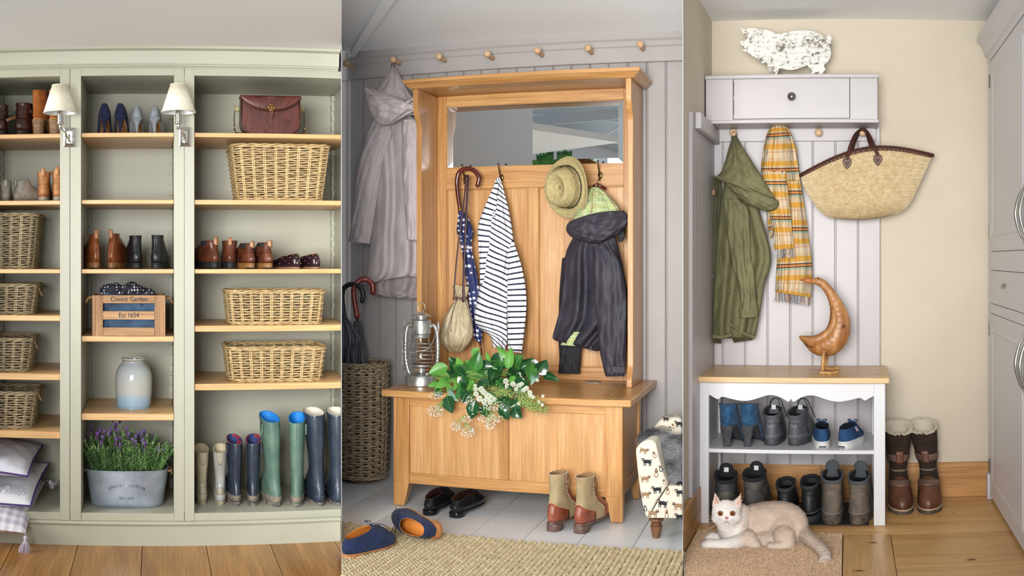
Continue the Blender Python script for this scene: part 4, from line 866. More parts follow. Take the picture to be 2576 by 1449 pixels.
def tassel(par, top, L_, w, tilt=0):
    top = Vector(top); o_ = ORG[par.name]; rg = np.random.default_rng(3); g = G(); ax = Vector((sin(tilt), 0, -cos(tilt)))
    g.tube([top, top+ax*.012], .0015, 6); g.ball(top+ax*.022, (.0085, .0085, .0115), 14, 10); g.tube([top+ax*.03, top+ax*.036], .007, 10)
    for i in range(70):
        a = rg.uniform(0, 2*pi); r_ = w*math.sqrt(rg.random()); e = top+ax*L_*rg.uniform(.88, 1.0)+Vector((cos(a)*r_*cos(tilt), sin(a)*r_, sin(tilt)*cos(a)*r_)); s_ = top+ax*.034+Vector((cos(a)*.005, sin(a)*.005, 0)); m_ = (s_+e)/2+Vector((cos(a), sin(a), 0))*r_*.35; g.tube(curve([s_, m_, e], 6), .0011, 4, caps=False)
    rpart(par, 'tassel', g, TAS, smooth=True, kind='stuff')
tassel(t, P(64, 1341, 4.238), .098, .028); tassel(t, P(116, 1208, 4.70)+Vector((.0, -.0, 0)), .05, .026, 1.1)
# ================================================================ room 2: boot room with the oak hall stand
use(R2); P = R2.P
DW = 5.42
g = G(); g.prism(wedge(R2, 3.2, 5.9, AZA, AZB), -.06, -.012, 'z'); fl = struct('floor_middle', g, M('underfloor_pale', '6d6f72', .9), (0, 0, -.06))
FLW = M('white_floor_paint', 'e6e9ec', .38, col2='dce0e4', sc=4, bump=.08, bsc=60, bst=(14, 1, 1))
x = -3.0
while x < -.2:
    rpart(fl, 'floorboard', G().box(x+.0015, x+.2485, 3.2, 5.5, -.012, 0), FLW, .0015); x += .25
clip(fl, 'L2', .0); clip(fl, 'R2', .0)
GW = M('warm_grey_paint', 'a8a3a1', .5, col2='a19c9a', sc=3, bump=.12, bsc=60, bst=(6, 6, 1))
wl = struct('wall_back', G().box(-3.0, -.4, DW+.012, DW+.08, 0, 2.75), GW, (-1.7, DW, 0))
bw = .107; x = -2.80; zr0 = P(1288, 167, DW-.04)[2]; zr1 = P(1288, 112, DW-.04)[2]; zr2 = P(1288, 122, DW-.04)[2]
while x < -.5:
    g = G(); c_ = .004
    prf = [(x+.0006, DW+.012), (x+.0006, DW+c_), (x+.0006+c_, DW), (x+.0075, DW), (x+.0095, DW+.003), (x+.0115, DW), (x+bw-.0006-c_, DW), (x+bw-.0006, DW+c_), (x+bw-.0006, DW+.012)]
    g.prism(prf, 0, zr0+.05, 'z'); rpart(wl, 'tongue_and_groove_plank', g, GW); x += bw
clip(wl, 'L2', 0.0); clip(wl, 'R2', 0.0)
x0, x1 = -2.85, -.55
rl = struct('trim_3', G().prism([(DW-.022, zr0), (DW-.018, zr0-.004), (DW+.012, zr0-.004), (DW+.012, zr1+.05), (DW-.03, zr1+.05), (DW-.03, zr1+.0), (DW-.022, zr1-.012), (DW-.022, zr2-.016), (DW-.0255, zr2-.02), (DW-.022, zr2-.024)][::-1], x0, x1, 'x'), GW, (-1.7, DW, zr0)); clip(rl, 'L2', 0); clip(rl, 'R2', 0)
CE2 = M('white_ceiling_paint', 'f6f7f8', .65, bump=.15, bsc=35)
g = G(); zc2 = zr1+.03; sl_ = .17
pts = wedge(R2, 3.3, 5.5, AZA, AZB)
b = g.add([(p[0], p[1], zc2+(5.42-p[1])*sl_) for p in pts]+[(p[0], p[1], zc2+.05+(5.42-p[1])*sl_) for p in pts]); g.p += [[b, b+1, b+2, b+3], [b+7, b+6, b+5, b+4]]+[[b+i, b+(i+1) % 4, b+4+(i+1) % 4, b+4+i] for i in range(4)]
struct('ceiling_middle', g, CE2, (0, 4, zc2))
def on_ceil(px, py):
    a = (px-1288)/F-R2.phi; k = (H0-py)/F/cos(a)     # z = HC + d*k ; z = zc2+(5.42-d)*sl_
    d = (zc2+5.42*sl_-HC)/(k+sl_); return Vector((d*tan(a), d, HC+d*k))
c1, c2, c3, c4 = on_ceil(872, 138), on_ceil(893, 132), on_ceil(1000, -20), on_ceil(968, -20)
dn = Vector((0, 0, -.028)); rf = struct('trim_4', G().hexa([c1+dn, c2+dn, c3+dn, c4+dn, c1+Vector((0, 0, .02)), c2+Vector((0, 0, .02)), c3+Vector((0, 0, .02)), c4+Vector((0, 0, .02))]), CE2, c1, .002)
clip(rf, 'L2', 0)
# pegs on the rail
BEECH = M('beech', 'd9b996', .5, col2='cda67e', sc=30, st=(1, 6, 1), bump=.08)
def peg(name, label, c, L_, r, group, drop=0.0):
    g = G(); g.lathe([(.0, .0), (r*.62, .0), (r*.75, .004), (r*.6, L_*.45), (r*.5, L_*.62), (r*.62, L_*.68), (r*.98, L_*.76), (r*1.05, L_*.88), (r*.7, L_*.97), (0, L_)], (0, 0, 0), 20)
    h = G().merge(g, Matrix.Translation(Vector(c))@Matrix.Rotation(pi/2+drop, 4, 'X')); return solo(name, h, BEECH, label, 'peg', c, smooth=True, group=group)
nm = ['at the left edge above the umbrella stand', 'holding the grey raincoat', 'third from the left, above the left end of the hall stand', 'fourth from the left, above the mirror', 'fifth from the left, above the mirror', 'sixth from the left', 'at the right end of the rail']
for i, (px, py) in enumerate(((890, 169), (1006, 160), (1120, 153), (1240, 147), (1364, 139), (1489, 133), (1618, 124))):
    peg('coat_peg', 'turned beech peg '+nm[i], P(px, py, DW-.022), .122, .019, 'beech pegs on the grey rail', -.05)
# ---------------------------------------------------------------- oak hall stand with chest
OX = wood('oak_x', 'b27c46', 'd4a66c', 'c49258', 'x', 1.0, .35, .2, .45, Coat_Weight=.15); OZ = wood('oak_z', 'b07942', 'd3a46a', 'c39056', 'z', 1.0, .35, .2, .45, Coat_Weight=.15); OY = wood('oak_y', 'b27c46', 'd4a66c', 'c49258', 'y', 1.0, .35, .2, .45, Coat_Weight=.15)
OP = wood('oak_panel', 'b98650', 'd9ac78', 'c99862', 'z', .8, .35, .2, .35, Coat_Weight=.15)
f0 = 4.65; hl = thing('hall_stand', 'oak hall stand with mirror, coat hooks and a lidded chest bench', 'hall stand', (-1.456, 5.0, 0))
XA, XB = R2.X(990, f0), R2.X(1566, f0); lw = .085; zt = .595; zu = .561; CB = 5.19
def rp(name, g, m, bev=.002, par=None, **k): return rpart(par or hl, name, g, m, bev, **k)
def leg(x0, x1, ya, yb, inner):      # straight post whose foot tapers on the inner side
    g = G(); tx = .028; zc = .125
    a, b = (x0, x1-(tx if inner > 0 else 0)) if inner > 0 else (x0+tx, x1)
    g.hexa([(a, ya, 0.004), (b, ya, 0.004), (b, yb-.02, 0.004), (a, yb-.02, 0.004), (x0, ya, zc), (x1, ya, zc), (x1, yb, zc), (x0, yb, zc)]); g.box(x0, x1, ya, yb, zc, zu); return g
for i, (xa, xb, ya, yb, s_) in enumerate(((XA, XA+lw, f0, f0+.06, 1), (XB-lw, XB, f0, f0+.06, -1), (XA, XA+.06, CB-.06, CB, 1), (XB-.06, XB, CB-.06, CB, -1))):
    o = rp('leg', leg(xa, xb, ya, yb, s_), OZ); g = G(); g.lathe([(.014, 0), (.014, .005)], ((xa+xb)/2-s_*.012, (ya+yb)/2-.008, 0), 14); rp('glide', g, RUB, 0, o)
rp('top_rail', G().box(XA+lw, XB-lw, f0+.006, f0+.03, .515, zu), OX); rp('bottom_rail', G().box(XA+lw, XB-lw, f0+.006, f0+.03, .120, .174), OX)
xm0, xm1 = R2.X(1254, f0), R2.X(1278, f0); rp('mullion', G().box(xm0, xm1, f0+.008, f0+.028, .174, .515), OZ)
def boards(par, xa, xb, y0, y1, z0, z1, ws, mat, nm='panel_board'):
    s_ = 0; tot = sum(ws)
    for w in ws: rp(nm, G().box(xa+(xb-xa)*s_/tot+.0002, xa+(xb-xa)*(s_+w)/tot-.0002, y0, y1, z0, z1), mat, .0003, par); s_ += w
boards(hl, XA+lw, xm0, f0+.018, f0+.026, .17, .52, (1, 1.1, 1, 1), OP); boards(hl, xm1, XB-lw, f0+.018, f0+.026, .17, .52, (1.1, 1, 1, 1), OP)
for xs in (XA, XB-.03):
    rp('side_rail', G().box(xs+.004, xs+.026, f0+.06, CB-.06, .515, zu), OY); rp('side_rail', G().box(xs+.004, xs+.026, f0+.06, CB-.06, .120, .174), OY); rp('side_panel', G().box(xs+.01, xs+.018, f0+.06, CB-.06, .17, .52), OP, 0)
rp('chest_back', G().box(XA+.06, XB-.06, CB-.02, CB-.008, .12, zu), OP, 0)
rp('chest_floor', G().box(XA+.02, XB-.02, f0+.03, CB-.01, .125, .137), OX, 0)
TA, TB = XA-.05, XB+.05; TF = f0-.045; TK = 5.40; lx0, lx1 = TA+.13, TB-.13
rp('bench_border', G().box(TA, TB, TF, TF+.055, zu, zt), OX, .006); rp('bench_border', G().box(TA, lx0-.001, TF+.0555, TK, zu, zt), OY, .004); rp('bench_border', G().box(lx1+.001, TB, TF+.0555, TK, zu, zt), OY, .004)
ld = rp('lid', G().box(lx0, lx1, TF+.0565, 5.24, zu+.004, zt-.0005), OX, .002); rp('bench_border', G().box(lx0, lx1, 5.243, TK, zu, zt), OX, .002)
for hx in (R2.X(1492, 5.24), R2.X(1180, 5.24)):
    g = G().box(hx-.04, hx+.04, 5.215, 5.262, zt-.001, zt+.0015); g.tube([(hx-.04, 5.2415, zt+.003), (hx+.04, 5.2415, zt+.003)], .0035, 8); rp('hinge', g, PEWTER, 0, ld)
# upper part
SL, SR = R2.X(1046, 5.07), R2.X(1592, 5.07); th = .03; ZT = 2.19
def side(x0):
    c = [(5.36, zt+.001), (5.045, zt+.001), (5.045, zt+.03)]; c += [(5.045+.035*smo(k), zt+.03+.09*k) for k in np.linspace(.1, 1, 7)]
    c += [(5.08, 1.98)]+[(5.08-.055*math.sin(pi/2*k)**1.5, 1.98+.12*k) for k in np.linspace(.15, 1, 8)]+[(5.025, ZT), (5.36, ZT)]
    return G().prism(c, x0, x0+th, 'x')
rp('side_panel', side(SL), OZ, .003); rp('side_panel', side(SR-th), OZ, .003)
IA, IB = SL+th, SR-th; BP = 5.335
def zz(py, px=1347): return P(px, py, BP)[2]
mt, mb = zz(259), zz(417); pt = zz(472); pb = .665; fw = .075
MA, MB_ = R2.X(1125, BP), R2.X(1570, BP)
rp('back_stile', G().box(IA, MA, BP-.012, 5.365, zt, ZT), OZ); rp('back_stile', G().box(MB_, IB, BP-.012, 5.365, zt, ZT), OZ)
rp('frieze_rail', G().box(MA, MB_, BP-.012, 5.365, mt, ZT), OX); rp('hook_rail', G().box(MA, MB_, BP-.012, 5.365, pt, mb), OX); rp('lower_rail', G().box(MA, MB_, BP-.012, 5.365, zt, pb), OX)
cs0, cs1 = R2.X(1328, BP), R2.X(1356, BP); rp('centre_stile', G().box(cs0, cs1, BP-.012, 5.365, pb, pt), OZ)
boards(hl, MA, cs0, BP+.004, 5.36, pb, pt, (1.1, 1, 1.2), OP); boards(hl, cs1, MB_, BP+.004, 5.36, pb, pt, (1, 1.2, 1.1), OP)
for xa, xb in ((MA, cs0), (cs1, MB_)):     # thin moulding round each panel
    m_ = .007
    for bx in ((xa, xb, pt-m_, pt), (xa, xb, pb, pb+m_), (xa, xa+m_, pb+m_, pt-m_), (xb-m_, xb, pb+m_, pt-m_)): rp('panel_moulding', G().box(bx[0], bx[1], BP-.005, BP+.004, bx[2], bx[3]), OX if bx[1]-bx[0] > .1 else OZ, .002)
TX0, TX1 = SL-.045, SR+.05; DT = 4.985
rp('top_board', G().box(TX0, TX1, DT, 5.39, ZT+.028, ZT+.048), OX, .003)
g = G(); g.hexa([(TX0+.035, DT+.035, ZT), (TX1-.035, DT+.035, ZT), (TX1-.035, 5.385, ZT), (TX0+.035, 5.385, ZT), (TX0+.004, DT+.004, ZT+.0275), (TX1-.004, DT+.004, ZT+.0275), (TX1-.004, 5.385, ZT+.0275), (TX0+.004, 5.385, ZT+.0275)]); rp('cornice_moulding', g, OX, .002)
# bevelled mirror
MIR = M('mirror_glass', 'eef2f3', .0, 1); my = BP-.001; bv = .028
mr = thing  # (plain name kept free)
g = G(); o4 = [(MA+.004, mb+.004), (MB_-.004, mb+.004), (MB_-.004, mt-.004), (MA+.004, mt-.004)]; i4 = [(MA+.004+bv, mb+.004+bv), (MB_-.004-bv, mb+.004+bv), (MB_-.004-bv, mt-.004-bv), (MA+.004+bv, mt-.004-bv)]
g.poly([(x, my-.002, z) for x, z in i4][::1]); fc = rp('mirror', g, MIR, 0)
for k in range(4):
    a, b = k, (k+1) % 4; g = G(); g.poly([(o4[a][0], my-.0002, o4[a][1]), (o4[b][0], my-.0002, o4[b][1]), (i4[b][0], my-.002, i4[b][1]), (i4[a][0], my-.002, i4[a][1])]); rp('bevel', g, MIR, 0, fc)
for bx in ((MA, MB_, mt-.004, mt+.0), (MA, MB_, mb, mb+.004), (MA, MA+.004, mb, mt), (MB_-.004, MB_, mb, mt)): rp('mirror_bead', G().box(bx[0], bx[1], BP-.008, BP, bx[2], bx[3]), OX, .001)
def hook(px, py):
    c = P(px, py, BP-.012); g = G(); g.lathe([(.0, 0), (.014, .0), (.0135, .003), (.008, .005), (0, .0055)], (0, 0, 0), 18, 1, 1.35)
    h = G().merge(g, Matrix.Translation(c)@Matrix.Rotation(pi/2, 4, 'X')); h.tube(curve([c+Vector((0, -.004, 0)), c+Vector((0, -.02, .0)), c+Vector((0, -.035, .02)), c+Vector((0, -.062, .068))], 14), [.005-.0015*q for q in np.linspace(0, 1, 14)], 8); h.ball(c+Vector((0, -.063, .072)), (.0075, .0075, .0045))
    h.tube(curve([c+Vector((0, -.004, -.012)), c+Vector((0, -.014, -.026)), c+Vector((0, -.032, -.026)), c+Vector((0, -.036, -.010))], 12), .0036, 8); h.ball(c+Vector((0, -.036, -.008)), .0055)
    rp('coat_hook', h, M('antique_brass', '6a5636', .35, .9), 0, smooth=True, kind='stuff'); return c
HK = [hook(1172, 449), hook(1262, 447), hook(1420, 444), hook(1510, 441)]
# ---------------------------------------------------------------- the room behind, as the mirror shows it
GWH = M('gable_white', 'd9dcdf', .6)
y_ = 1.35; BGR = M('beam_grey', 'b9bcc0', .6)
# gable wall with a window opening, seen only in the mirror
gb = struct('wall_rear_gable', G().prism([(-2.75, 2.0), (-2.62, 2.0), (-2.62, 2.40), (-2.2, 2.29), (-2.2, 2.0), (-1.4, 2.0), (-1.4, 2.22), (-2.75, 2.62)], y_-.05, y_, 'y'), GWH, (-2, y_, 2))
def bm(name, a, b, w, h, mat=GWH):
    a, b = Vector(a), Vector(b); d_ = (b-a).normalized(); s_ = d_.cross(Vector((0, 1, 0))).normalized()*h/2; t_ = Vector((0, w/2, 0)); return struct(name, G().hexa([a-s_-t_, b-s_-t_, b-s_+t_, a-s_+t_, a+s_-t_, b+s_-t_, b+s_+t_, a+s_+t_]), mat, a, .004)
bm('trim_5', (-2.75, y_+.03, 2.60), (-1.4, y_+.03, 2.21), .06, .05, BGR); bm('trim_6', (-2.6, 2.4, 2.43), (-1.3, 2.4, 2.50), .06, .085, BGR); bm('trim_7', (-2.75, 2.0, 2.62), (-1.3, 2.3, 2.42), .05, .035, BGR); bm('trim_8', (-2.1, 1.8, 2.26), (-1.3, 2.6, 2.46), .05, .03, BGR)
g = G(); g.hexa([(-2.8, .2, 2.35), (-1.2, .2, 2.30), (-1.2, 1.5, 2.78), (-2.8, 1.5, 2.85), (-2.8, .2, 2.38), (-1.2, .2, 2.33), (-1.2, 1.5, 2.81), (-2.8, 1.5, 2.88)]); struct('ceiling_rear', g, GWH, (-2, y_, 2.6))
wn = struct('window_1', G().box(-2.62, -2.59, y_-.04, y_, 2.0, 2.39), GWH, (-2.6, y_, 2.0), .003)
for bx in ((-2.59, -2.2, 2.0, 2.03), (-2.41, -2.385, 2.03, 2.34), (-2.225, -2.2, 2.03, 2.29)): rpart(wn, 'window_frame', G().box(bx[0], bx[1], y_-.04, y_, bx[2], bx[3]), GWH, .003)
rg = np.random.default_rng(2); g = G()
for i in range(2200):
    c = Vector((rg.uniform(-2.8, -2.1), y_-.3-rg.uniform(0, .2), rg.uniform(1.6, 2.34))); d_ = Vector(rg.normal(0, 1, 3)).normalized()*.03; s_ = d_.cross(Vector((0, 1, .2))).normalized()*.01; b = g.add([c-d_, c+s_, c+d_, c-s_]); g.q.append(np.array([[b, b+1, b+2, b+3]]))
g.box(-2.8, -2.1, y_-.6, y_-.3, 0, 2.3)
solo('garden_hedge', g, M('hedge_green', '5d9a4a', .7, col2='2c5a28', sc=30), 'green hedge seen through the window in the mirror', 'hedge', (-2.4, y_-.4, 0), kind='stuff')
# ---------------------------------------------------------------- raincoat
MAC = M('mac_cotton', 'c3b9b8', .6, col2='b8aeb0', sc=5, wr=.4, wsc=12, wd=.03, bump=.1, bsc=500)
MACD = M('mac_lining', 'a59a9b', .7, wr=.3, wsc=14)
c0 = P(988, 165, 5.30); t = thing('raincoat', 'long pale grey hooded raincoat hanging from the peg rail', 'coat', c0)
b_ = Cloth([(975, 290, 1030, 285, 5.28, .05), (935, 330, 1062, 320, 5.27, .06), (935, 400, 1066, 400, 5.26, .06), (938, 500, 1070, 500, 5.25, .06), (932, 600, 1070, 600, 5.25, .06), (924, 680, 1072, 690, 5.25, .06), (914, 716, 1042, 688, 5.25, .05)], (2.6, .03, .5, .3), seed=2)
rpart(t, 'body', b_.geo(72, 70), MAC, smooth=True)
rpart(t, 'lower_hem', Cloth([(930, 640, 1068, 640, 5.30, .04), (924, 700, 1060, 700, 5.30, .04), (925, 735, 1052, 742, 5.30, .035), (952, 745, 1040, 752, 5.30, .02)], (2.2, .025, 1.5, .5), seed=5).geo(60, 40), MACD, smooth=True)
rpart(t, 'sleeve', Cloth([(940, 300, 985, 300, 5.22, .02), (922, 340, 985, 340, 5.21, .035), (905, 400, 965, 400, 5.20, .035), (893, 480, 952, 478, 5.20, .035), (884, 560, 940, 560, 5.20, .034), (876, 608, 930, 614, 5.20, .03)], (1.1, .008, 1, .4), seed=9).geo(40, 50), MAC, smooth=True)
rpart(t, 'sleeve', Cloth([(1010, 300, 1050, 300, 5.18, .02), (1012, 360, 1062, 360, 5.18, .035), (1012, 430, 1070, 430, 5.17, .035), (1018, 520, 1072, 520, 5.17, .035), (1024, 604, 1074, 604, 5.17, .03)], (1.1, .008, 3, .4), seed=13).geo(40, 50), MAC, smooth=True)
hd = Cloth([(984, 166, 993, 166, 5.36, .01), (968, 195, 1008, 195, 5.30, .04), (950, 225, 1028, 232, 5.24, .06), (938, 255, 1052, 262, 5.20, .075), (950, 290, 1050, 290, 5.20, .07)], (2.3, .012, 0, .3), seed=3)
rpart(t, 'hood', hd.geo(60, 40), MAC, smooth=True)
rpart(t, 'hood_brim', Cloth([(917, 217, 945, 226, 5.17, .02), (918, 232, 1054, 262, 5.13, .055), (924, 262, 1057, 272, 5.11, .06), (938, 296, 1040, 282, 5.12, .05), (958, 316, 985, 312, 5.14, .02)], (2.2, .012, 2, .3), seed=8, wr=.005).geo(60, 36), MAC, smooth=True)
g = G(); pts = [P(918+q*136, 222+math.sin(q*2.6)*46-q*8, 5.075-.02*math.sin(pi*q)) for q in np.linspace(0, 1, 34)]; g.tube(pts, [.006+.003*math.sin(i*2.2) for i in range(34)], 8); rpart(t, 'gathered_edge', g, MAC, smooth=True)
g = G(); pts = [P(*q, 5.165) for q in ((914, 478), (908, 520), (902, 580), (898, 608))]; g.tube(curve(pts, 20), .0025, 5); rpart(t, 'cuff_placket', g, MAC, smooth=True)
sn = M('snap_metal', 'c9c8c6', .3, .8)
for px, py in ((908, 507), (903, 538), (898, 567), (894, 597)):
    g = G(); g.lathe([(0, 0), (.0085, 0), (.008, .003), (.004, .0045), (0, .004)], (0, 0, 0), 16); c = P(px, py, 5.162); rpart(t, 'snap_button', G().merge(g, Matrix.Translation(c)@Matrix.Rotation(pi/2, 4, 'X')), sn, smooth=True)
g = G(); g.tube(curve([P(985, 172, 5.34), P(986, 158, 5.31), P(991, 157, 5.31), P(992, 172, 5.34)], 12), .002, 6); rpart(t, 'hanging_loop', g, RUB, smooth=True)
# ---------------------------------------------------------------- umbrellas
def crook(t, pts, r, mat, name='handle', n=34):
    g = G(); c = curve(pts, n); g.tube(c, r, 12); g.ball(c[0], r*1.02, 12, 8); return rpart(t, name, g, mat, smooth=True)
t_ = NT('navy_polka'); v = t_.N('ShaderNodeTexVoronoi', i_Scale=34, i_Randomness=.35); t_.L(t_.coord(uv=True), v.inputs['Vector']); NPK = t_.done(t_.ramp(v.outputs['Distance'], [(0, 'd8dce8'), (.3, '1f2b5c'), (1, '1f2b5c')], True), .5)
CHER = M('cherry_handle', '5e2118', .2, col2='45160f', sc=12, Coat_Weight=.5)
hk = HK[0]; t = thing('spotted_umbrella', 'navy umbrella with white spots and a cherry crook handle, hung on the first hook', 'umbrella', hk+Vector((0, -.05, 0)))
crook(t, [P(1201, 466, 5.24), P(1205, 446, 5.24), P(1192, 429, 5.24), P(1175, 424, 5.24), P(1157, 431, 5.24), P(1150, 450, 5.24), P(1151, 481, 5.24), P(1158, 530, 5.24)], .0125, CHER)
uc = Cloth([(1153, 528, 1166, 530, 5.24, .014), (1151, 555, 1180, 552, 5.24, .026), (1149, 582, 1190, 584, 5.235, .03), (1160, 622, 1186, 620, 5.24, .022), (1166, 670, 1196, 670, 5.24, .028), (1174, 720, 1205, 720, 5.24, .028), (1183, 785, 1212, 785, 5.24, .024), (1192, 845, 1212, 848, 5.24, .016), (1203, 862, 1211, 862, 5.24, .006)], (3.2, .007, 0, 3), seed=4, wr=.002)
rpart(t, 'canopy', uc.geo(48, 80), NPK, smooth=True)
g = G(); a = np.linspace(0, 2*pi, 20, endpoint=False); g.tube([P(1173+15*cos(q), 622+1.5*cos(q), 5.225-.02*sin(q)) for q in a], .007, 8, closed=True, flat=.3); rpart(t, 'closing_band', g, M('white_band', 'd8d0d8', .7), smooth=True)
g = G(); g.tube([P(1207, 858, 5.24), P(1212, 893, 5.24)], [.007, .004], 8); rpart(t, 'ferrule', g, CHER, smooth=True)
g = G(); g.tube([P(1157, 524, 5.24), P(1158, 534, 5.24)], .014, 12); rpart(t, 'collar', g, BRASS, smooth=True)
# ---------------------------------------------------------------- drawstring bag
CRL = M('cream_bag_leather', 'bfb090', .45, col2='a89876', sc=12, wr=.5, wsc=22, wd=.015, bump=.08); STR = M('plum_strap', '3e2630', .4)
t = thing('drawstring_bag', 'cream leather drawstring bag hanging by a long plum strap', 'bag', P(1160, 750, 5.2))
rpart(t, 'pouch', Cloth([(1138, 716, 1180, 722, 5.17, .022), (1143, 735, 1177, 737, 5.17, .022), (1147, 750, 1174, 750, 5.17, .02), (1134, 768, 1178, 766, 5.165, .04), (1117, 800, 1187, 800, 5.155, .062), (1107, 840, 1190, 838, 5.15, .07), (1112, 868, 1182, 862, 5.15, .06), (1130, 886, 1164, 884, 5.16, .02)], (5.5, .0055, .4, .2), seed=6, wr=.003, taper=False).geo(72, 60), CRL, smooth=True)
g = G(); 
for q in (0, 1, 2): g.tube([P(1160.5+15*cos(a), 750+q*3-3+1.5*sin(a), 5.168-.024*sin(a)) for a in np.linspace(0, 2*pi, 24, endpoint=False)], .0022, 5, closed=True)
g.tube(curve([P(1150, 753, 5.14), P(1137, 790, 5.10), P(1134, 830, 5.075), P(1137, 835, 5.075)], 14), .0016, 5); g.tube(curve([P(1168, 753, 5.14), P(1182, 790, 5.10), P(1191, 845, 5.08), P(1190, 856, 5.08)], 14), .0016, 5)
rpart(t, 'drawstring', g, STR, smooth=True, kind='stuff')
def flat(name, par, pts, w, mat, th=.0015, n=24):
    c = curve(pts, n); g = G(); g.grid([[p+Vector((-w/2, 0, 0)), p+Vector((w/2, 0, 0))] for p in c]); o = rpart(par, name, g, mat, smooth=True); o.modifiers.new('s', 'SOLIDIFY').thickness = th; return o
flat('strap', t, [P(1165, 760, 5.13), P(1168, 640, 5.16), P(1176, 480, 5.2), P(1177, 440, 5.24)], .013, STR); flat('strap', t, [P(1141, 755, 5.14), P(1150, 640, 5.165), P(1168, 500, 5.2), P(1172, 440, 5.24)], .009, STR)
# ---------------------------------------------------------------- striped top
t_ = NT('breton_stripe'); sp = t_.N('ShaderNodeSeparateXYZ'); t_.L(t_.coord(uv=True), sp.inputs[0]); w_ = t_.noise(t_.coord(uv=True), 6, 2)
vv = t_.math('ADD', t_.math('MULTIPLY', sp.outputs[1], 33.0), t_.math('MULTIPLY', sp.outputs[0], -17.0)); BRT = t_.done(t_.mix(t_.math('LESS_THAN', t_.math('FRACT', vv), .29), lin('e9e9ec'), lin('1c2136')), .85, 0, t_.bump(t_.noise(t_.coord(), 18, 3), .5, .015))
t_ = NT('breton_stripe_level'); sp = t_.N('ShaderNodeSeparateXYZ'); t_.L(t_.coord(uv=True), sp.inputs[0]); vv = t_.math('ADD', t_.math('MULTIPLY', sp.outputs[1], 33.0), t_.math('MULTIPLY', sp.outputs[0], 1.0)); BRS = t_.done(t_.mix(t_.math('LESS_THAN', t_.math('FRACT', vv), .29), lin('e9e9ec'), lin('1c2136')), .85, 0, t_.bump(t_.noise(t_.coord(), 18, 3), .5, .015))
t = thing('striped_top', 'white long-sleeved top with navy stripes hanging from the second hook', 'shirt', P(1252, 448, 5.24))
rpart(t, 'body', Cloth([(1250, 446, 1258, 446, 5.25, .008), (1238, 478, 1268, 480, 5.24, .025), (1226, 530, 1281, 530, 5.23, .04), (1218, 590, 1292, 605, 5.22, .045), (1212, 660, 1290, 660, 5.215, .045), (1205, 730, 1280, 735, 5.215, .045), (1193, 806, 1276, 800, 5.22, .04), (1232, 846, 1276, 858, 5.225, .03), (1238, 872, 1270, 882, 5.23, .015)], (2.4, .016, 1, .6), seed=5).geo(64, 80), BRT, smooth=True)
rpart(t, 'sleeve', Cloth([(1246, 460, 1254, 460, 5.20, .01), (1228, 500, 1250, 510, 5.195, .018), (1203, 568, 1240, 575, 5.19, .024), (1205, 640, 1234, 640, 5.19, .022), (1207, 700, 1224, 700, 5.19, .018), (1209, 716, 1216, 716, 5.19, .01)], (1.2, .004, 1, .6), seed=2).geo(36, 50), BRS, smooth=True)
rpart(t, 'sleeve', Cloth([(1287, 606, 1293, 606, 5.19, .012), (1279, 640, 1302, 636, 5.185, .022), (1277, 690, 1316, 684, 5.18, .028), (1276, 740, 1324, 740, 5.18, .03), (1276, 800, 1323, 800, 5.18, .03), (1277, 860, 1316, 860, 5.18, .026), (1278, 884, 1312, 888, 5.18, .02)], (1.1, .005, 1, .6), seed=3).geo(36, 50), BRS, smooth=True)
# ---------------------------------------------------------------- straw hat
STRAW = M('hat_straw', 'cdbc86', .7, col2='a8986a', sc=60, st=(1, 1, 1), c=(.3, .7), bump=.9, bsc=420, dist=.004)
hc = P(1432, 470, 5.16); ht = thing('straw_hat', 'straw trilby with a thin black band hanging over the third hook', 'hat', hc)
ax = Vector((-.50, -.86, -.06)).normalized(); up = (Vector((-.22, 0, 1))-ax*Vector((-.22, 0, 1)).dot(ax)).normalized(); rt = up.cross(ax)
MH = Matrix((( rt[0], up[0], ax[0], 0), (rt[1], up[1], ax[1], 0), (rt[2], up[2], ax[2], 0), (0, 0, 0, 1)))
n = 64; a = np.arange(n)*2*pi/n; rows = []
for r_, z in ((.158, .018), (.156, .020), (.13, .003), (.105, -.006), (.098, 0), (.096, .03), (.092, .07), (.086, .095), (.076, .112), (.062, .108), (.04, .088), (.02, .080), (.002, .078)):
    pin = 1-.16*np.clip(z/.11, 0, 1)*np.clip(np.sin(a), 0, 1)**2; ry = r_*1.0*pin*(1.16 if r_ < .11 else 1.06); droop = (.030*np.cos(a)**2*-1+.018)*(r_ > .12)*1.0
    crown = 0 if z < .07 or r_ > .07 else -.0
    rows.append(np.stack([r_*np.cos(a)*(1-.25*np.clip((z-.05)/.06, 0, 1)*np.clip(np.sin(a), 0, 1)), ry*np.sin(a), z-droop+crown+0*a], -1))
g = G(); g.grid(np.array(rows), closeu=True); me = G().merge(g, MH); o = part(ht, 'crown_and_brim', me, STRAW, smooth=True); o.modifiers.new('s', 'SOLIDIFY').thickness = .0025
g = G(); g.tube([( .0985*cos(q), .1140*sin(q), .014) for q in a], .0035, 6, closed=True); part(ht, 'hat_band', G().merge(g, MH), RUB, smooth=True)
g = G()
for q in np.linspace(0, 2*pi, 64, endpoint=False):
    for k in range(3): g.ball((.0985*cos(q+k*.05), .1125*sin(q+k*.05), .032+k*.011), (.0028, .0028, .0034), 5, 4)
part(ht, 'openwork_holes', G().merge(g, MH), M('straw_hole', '5c4e2c', .9), kind='stuff')
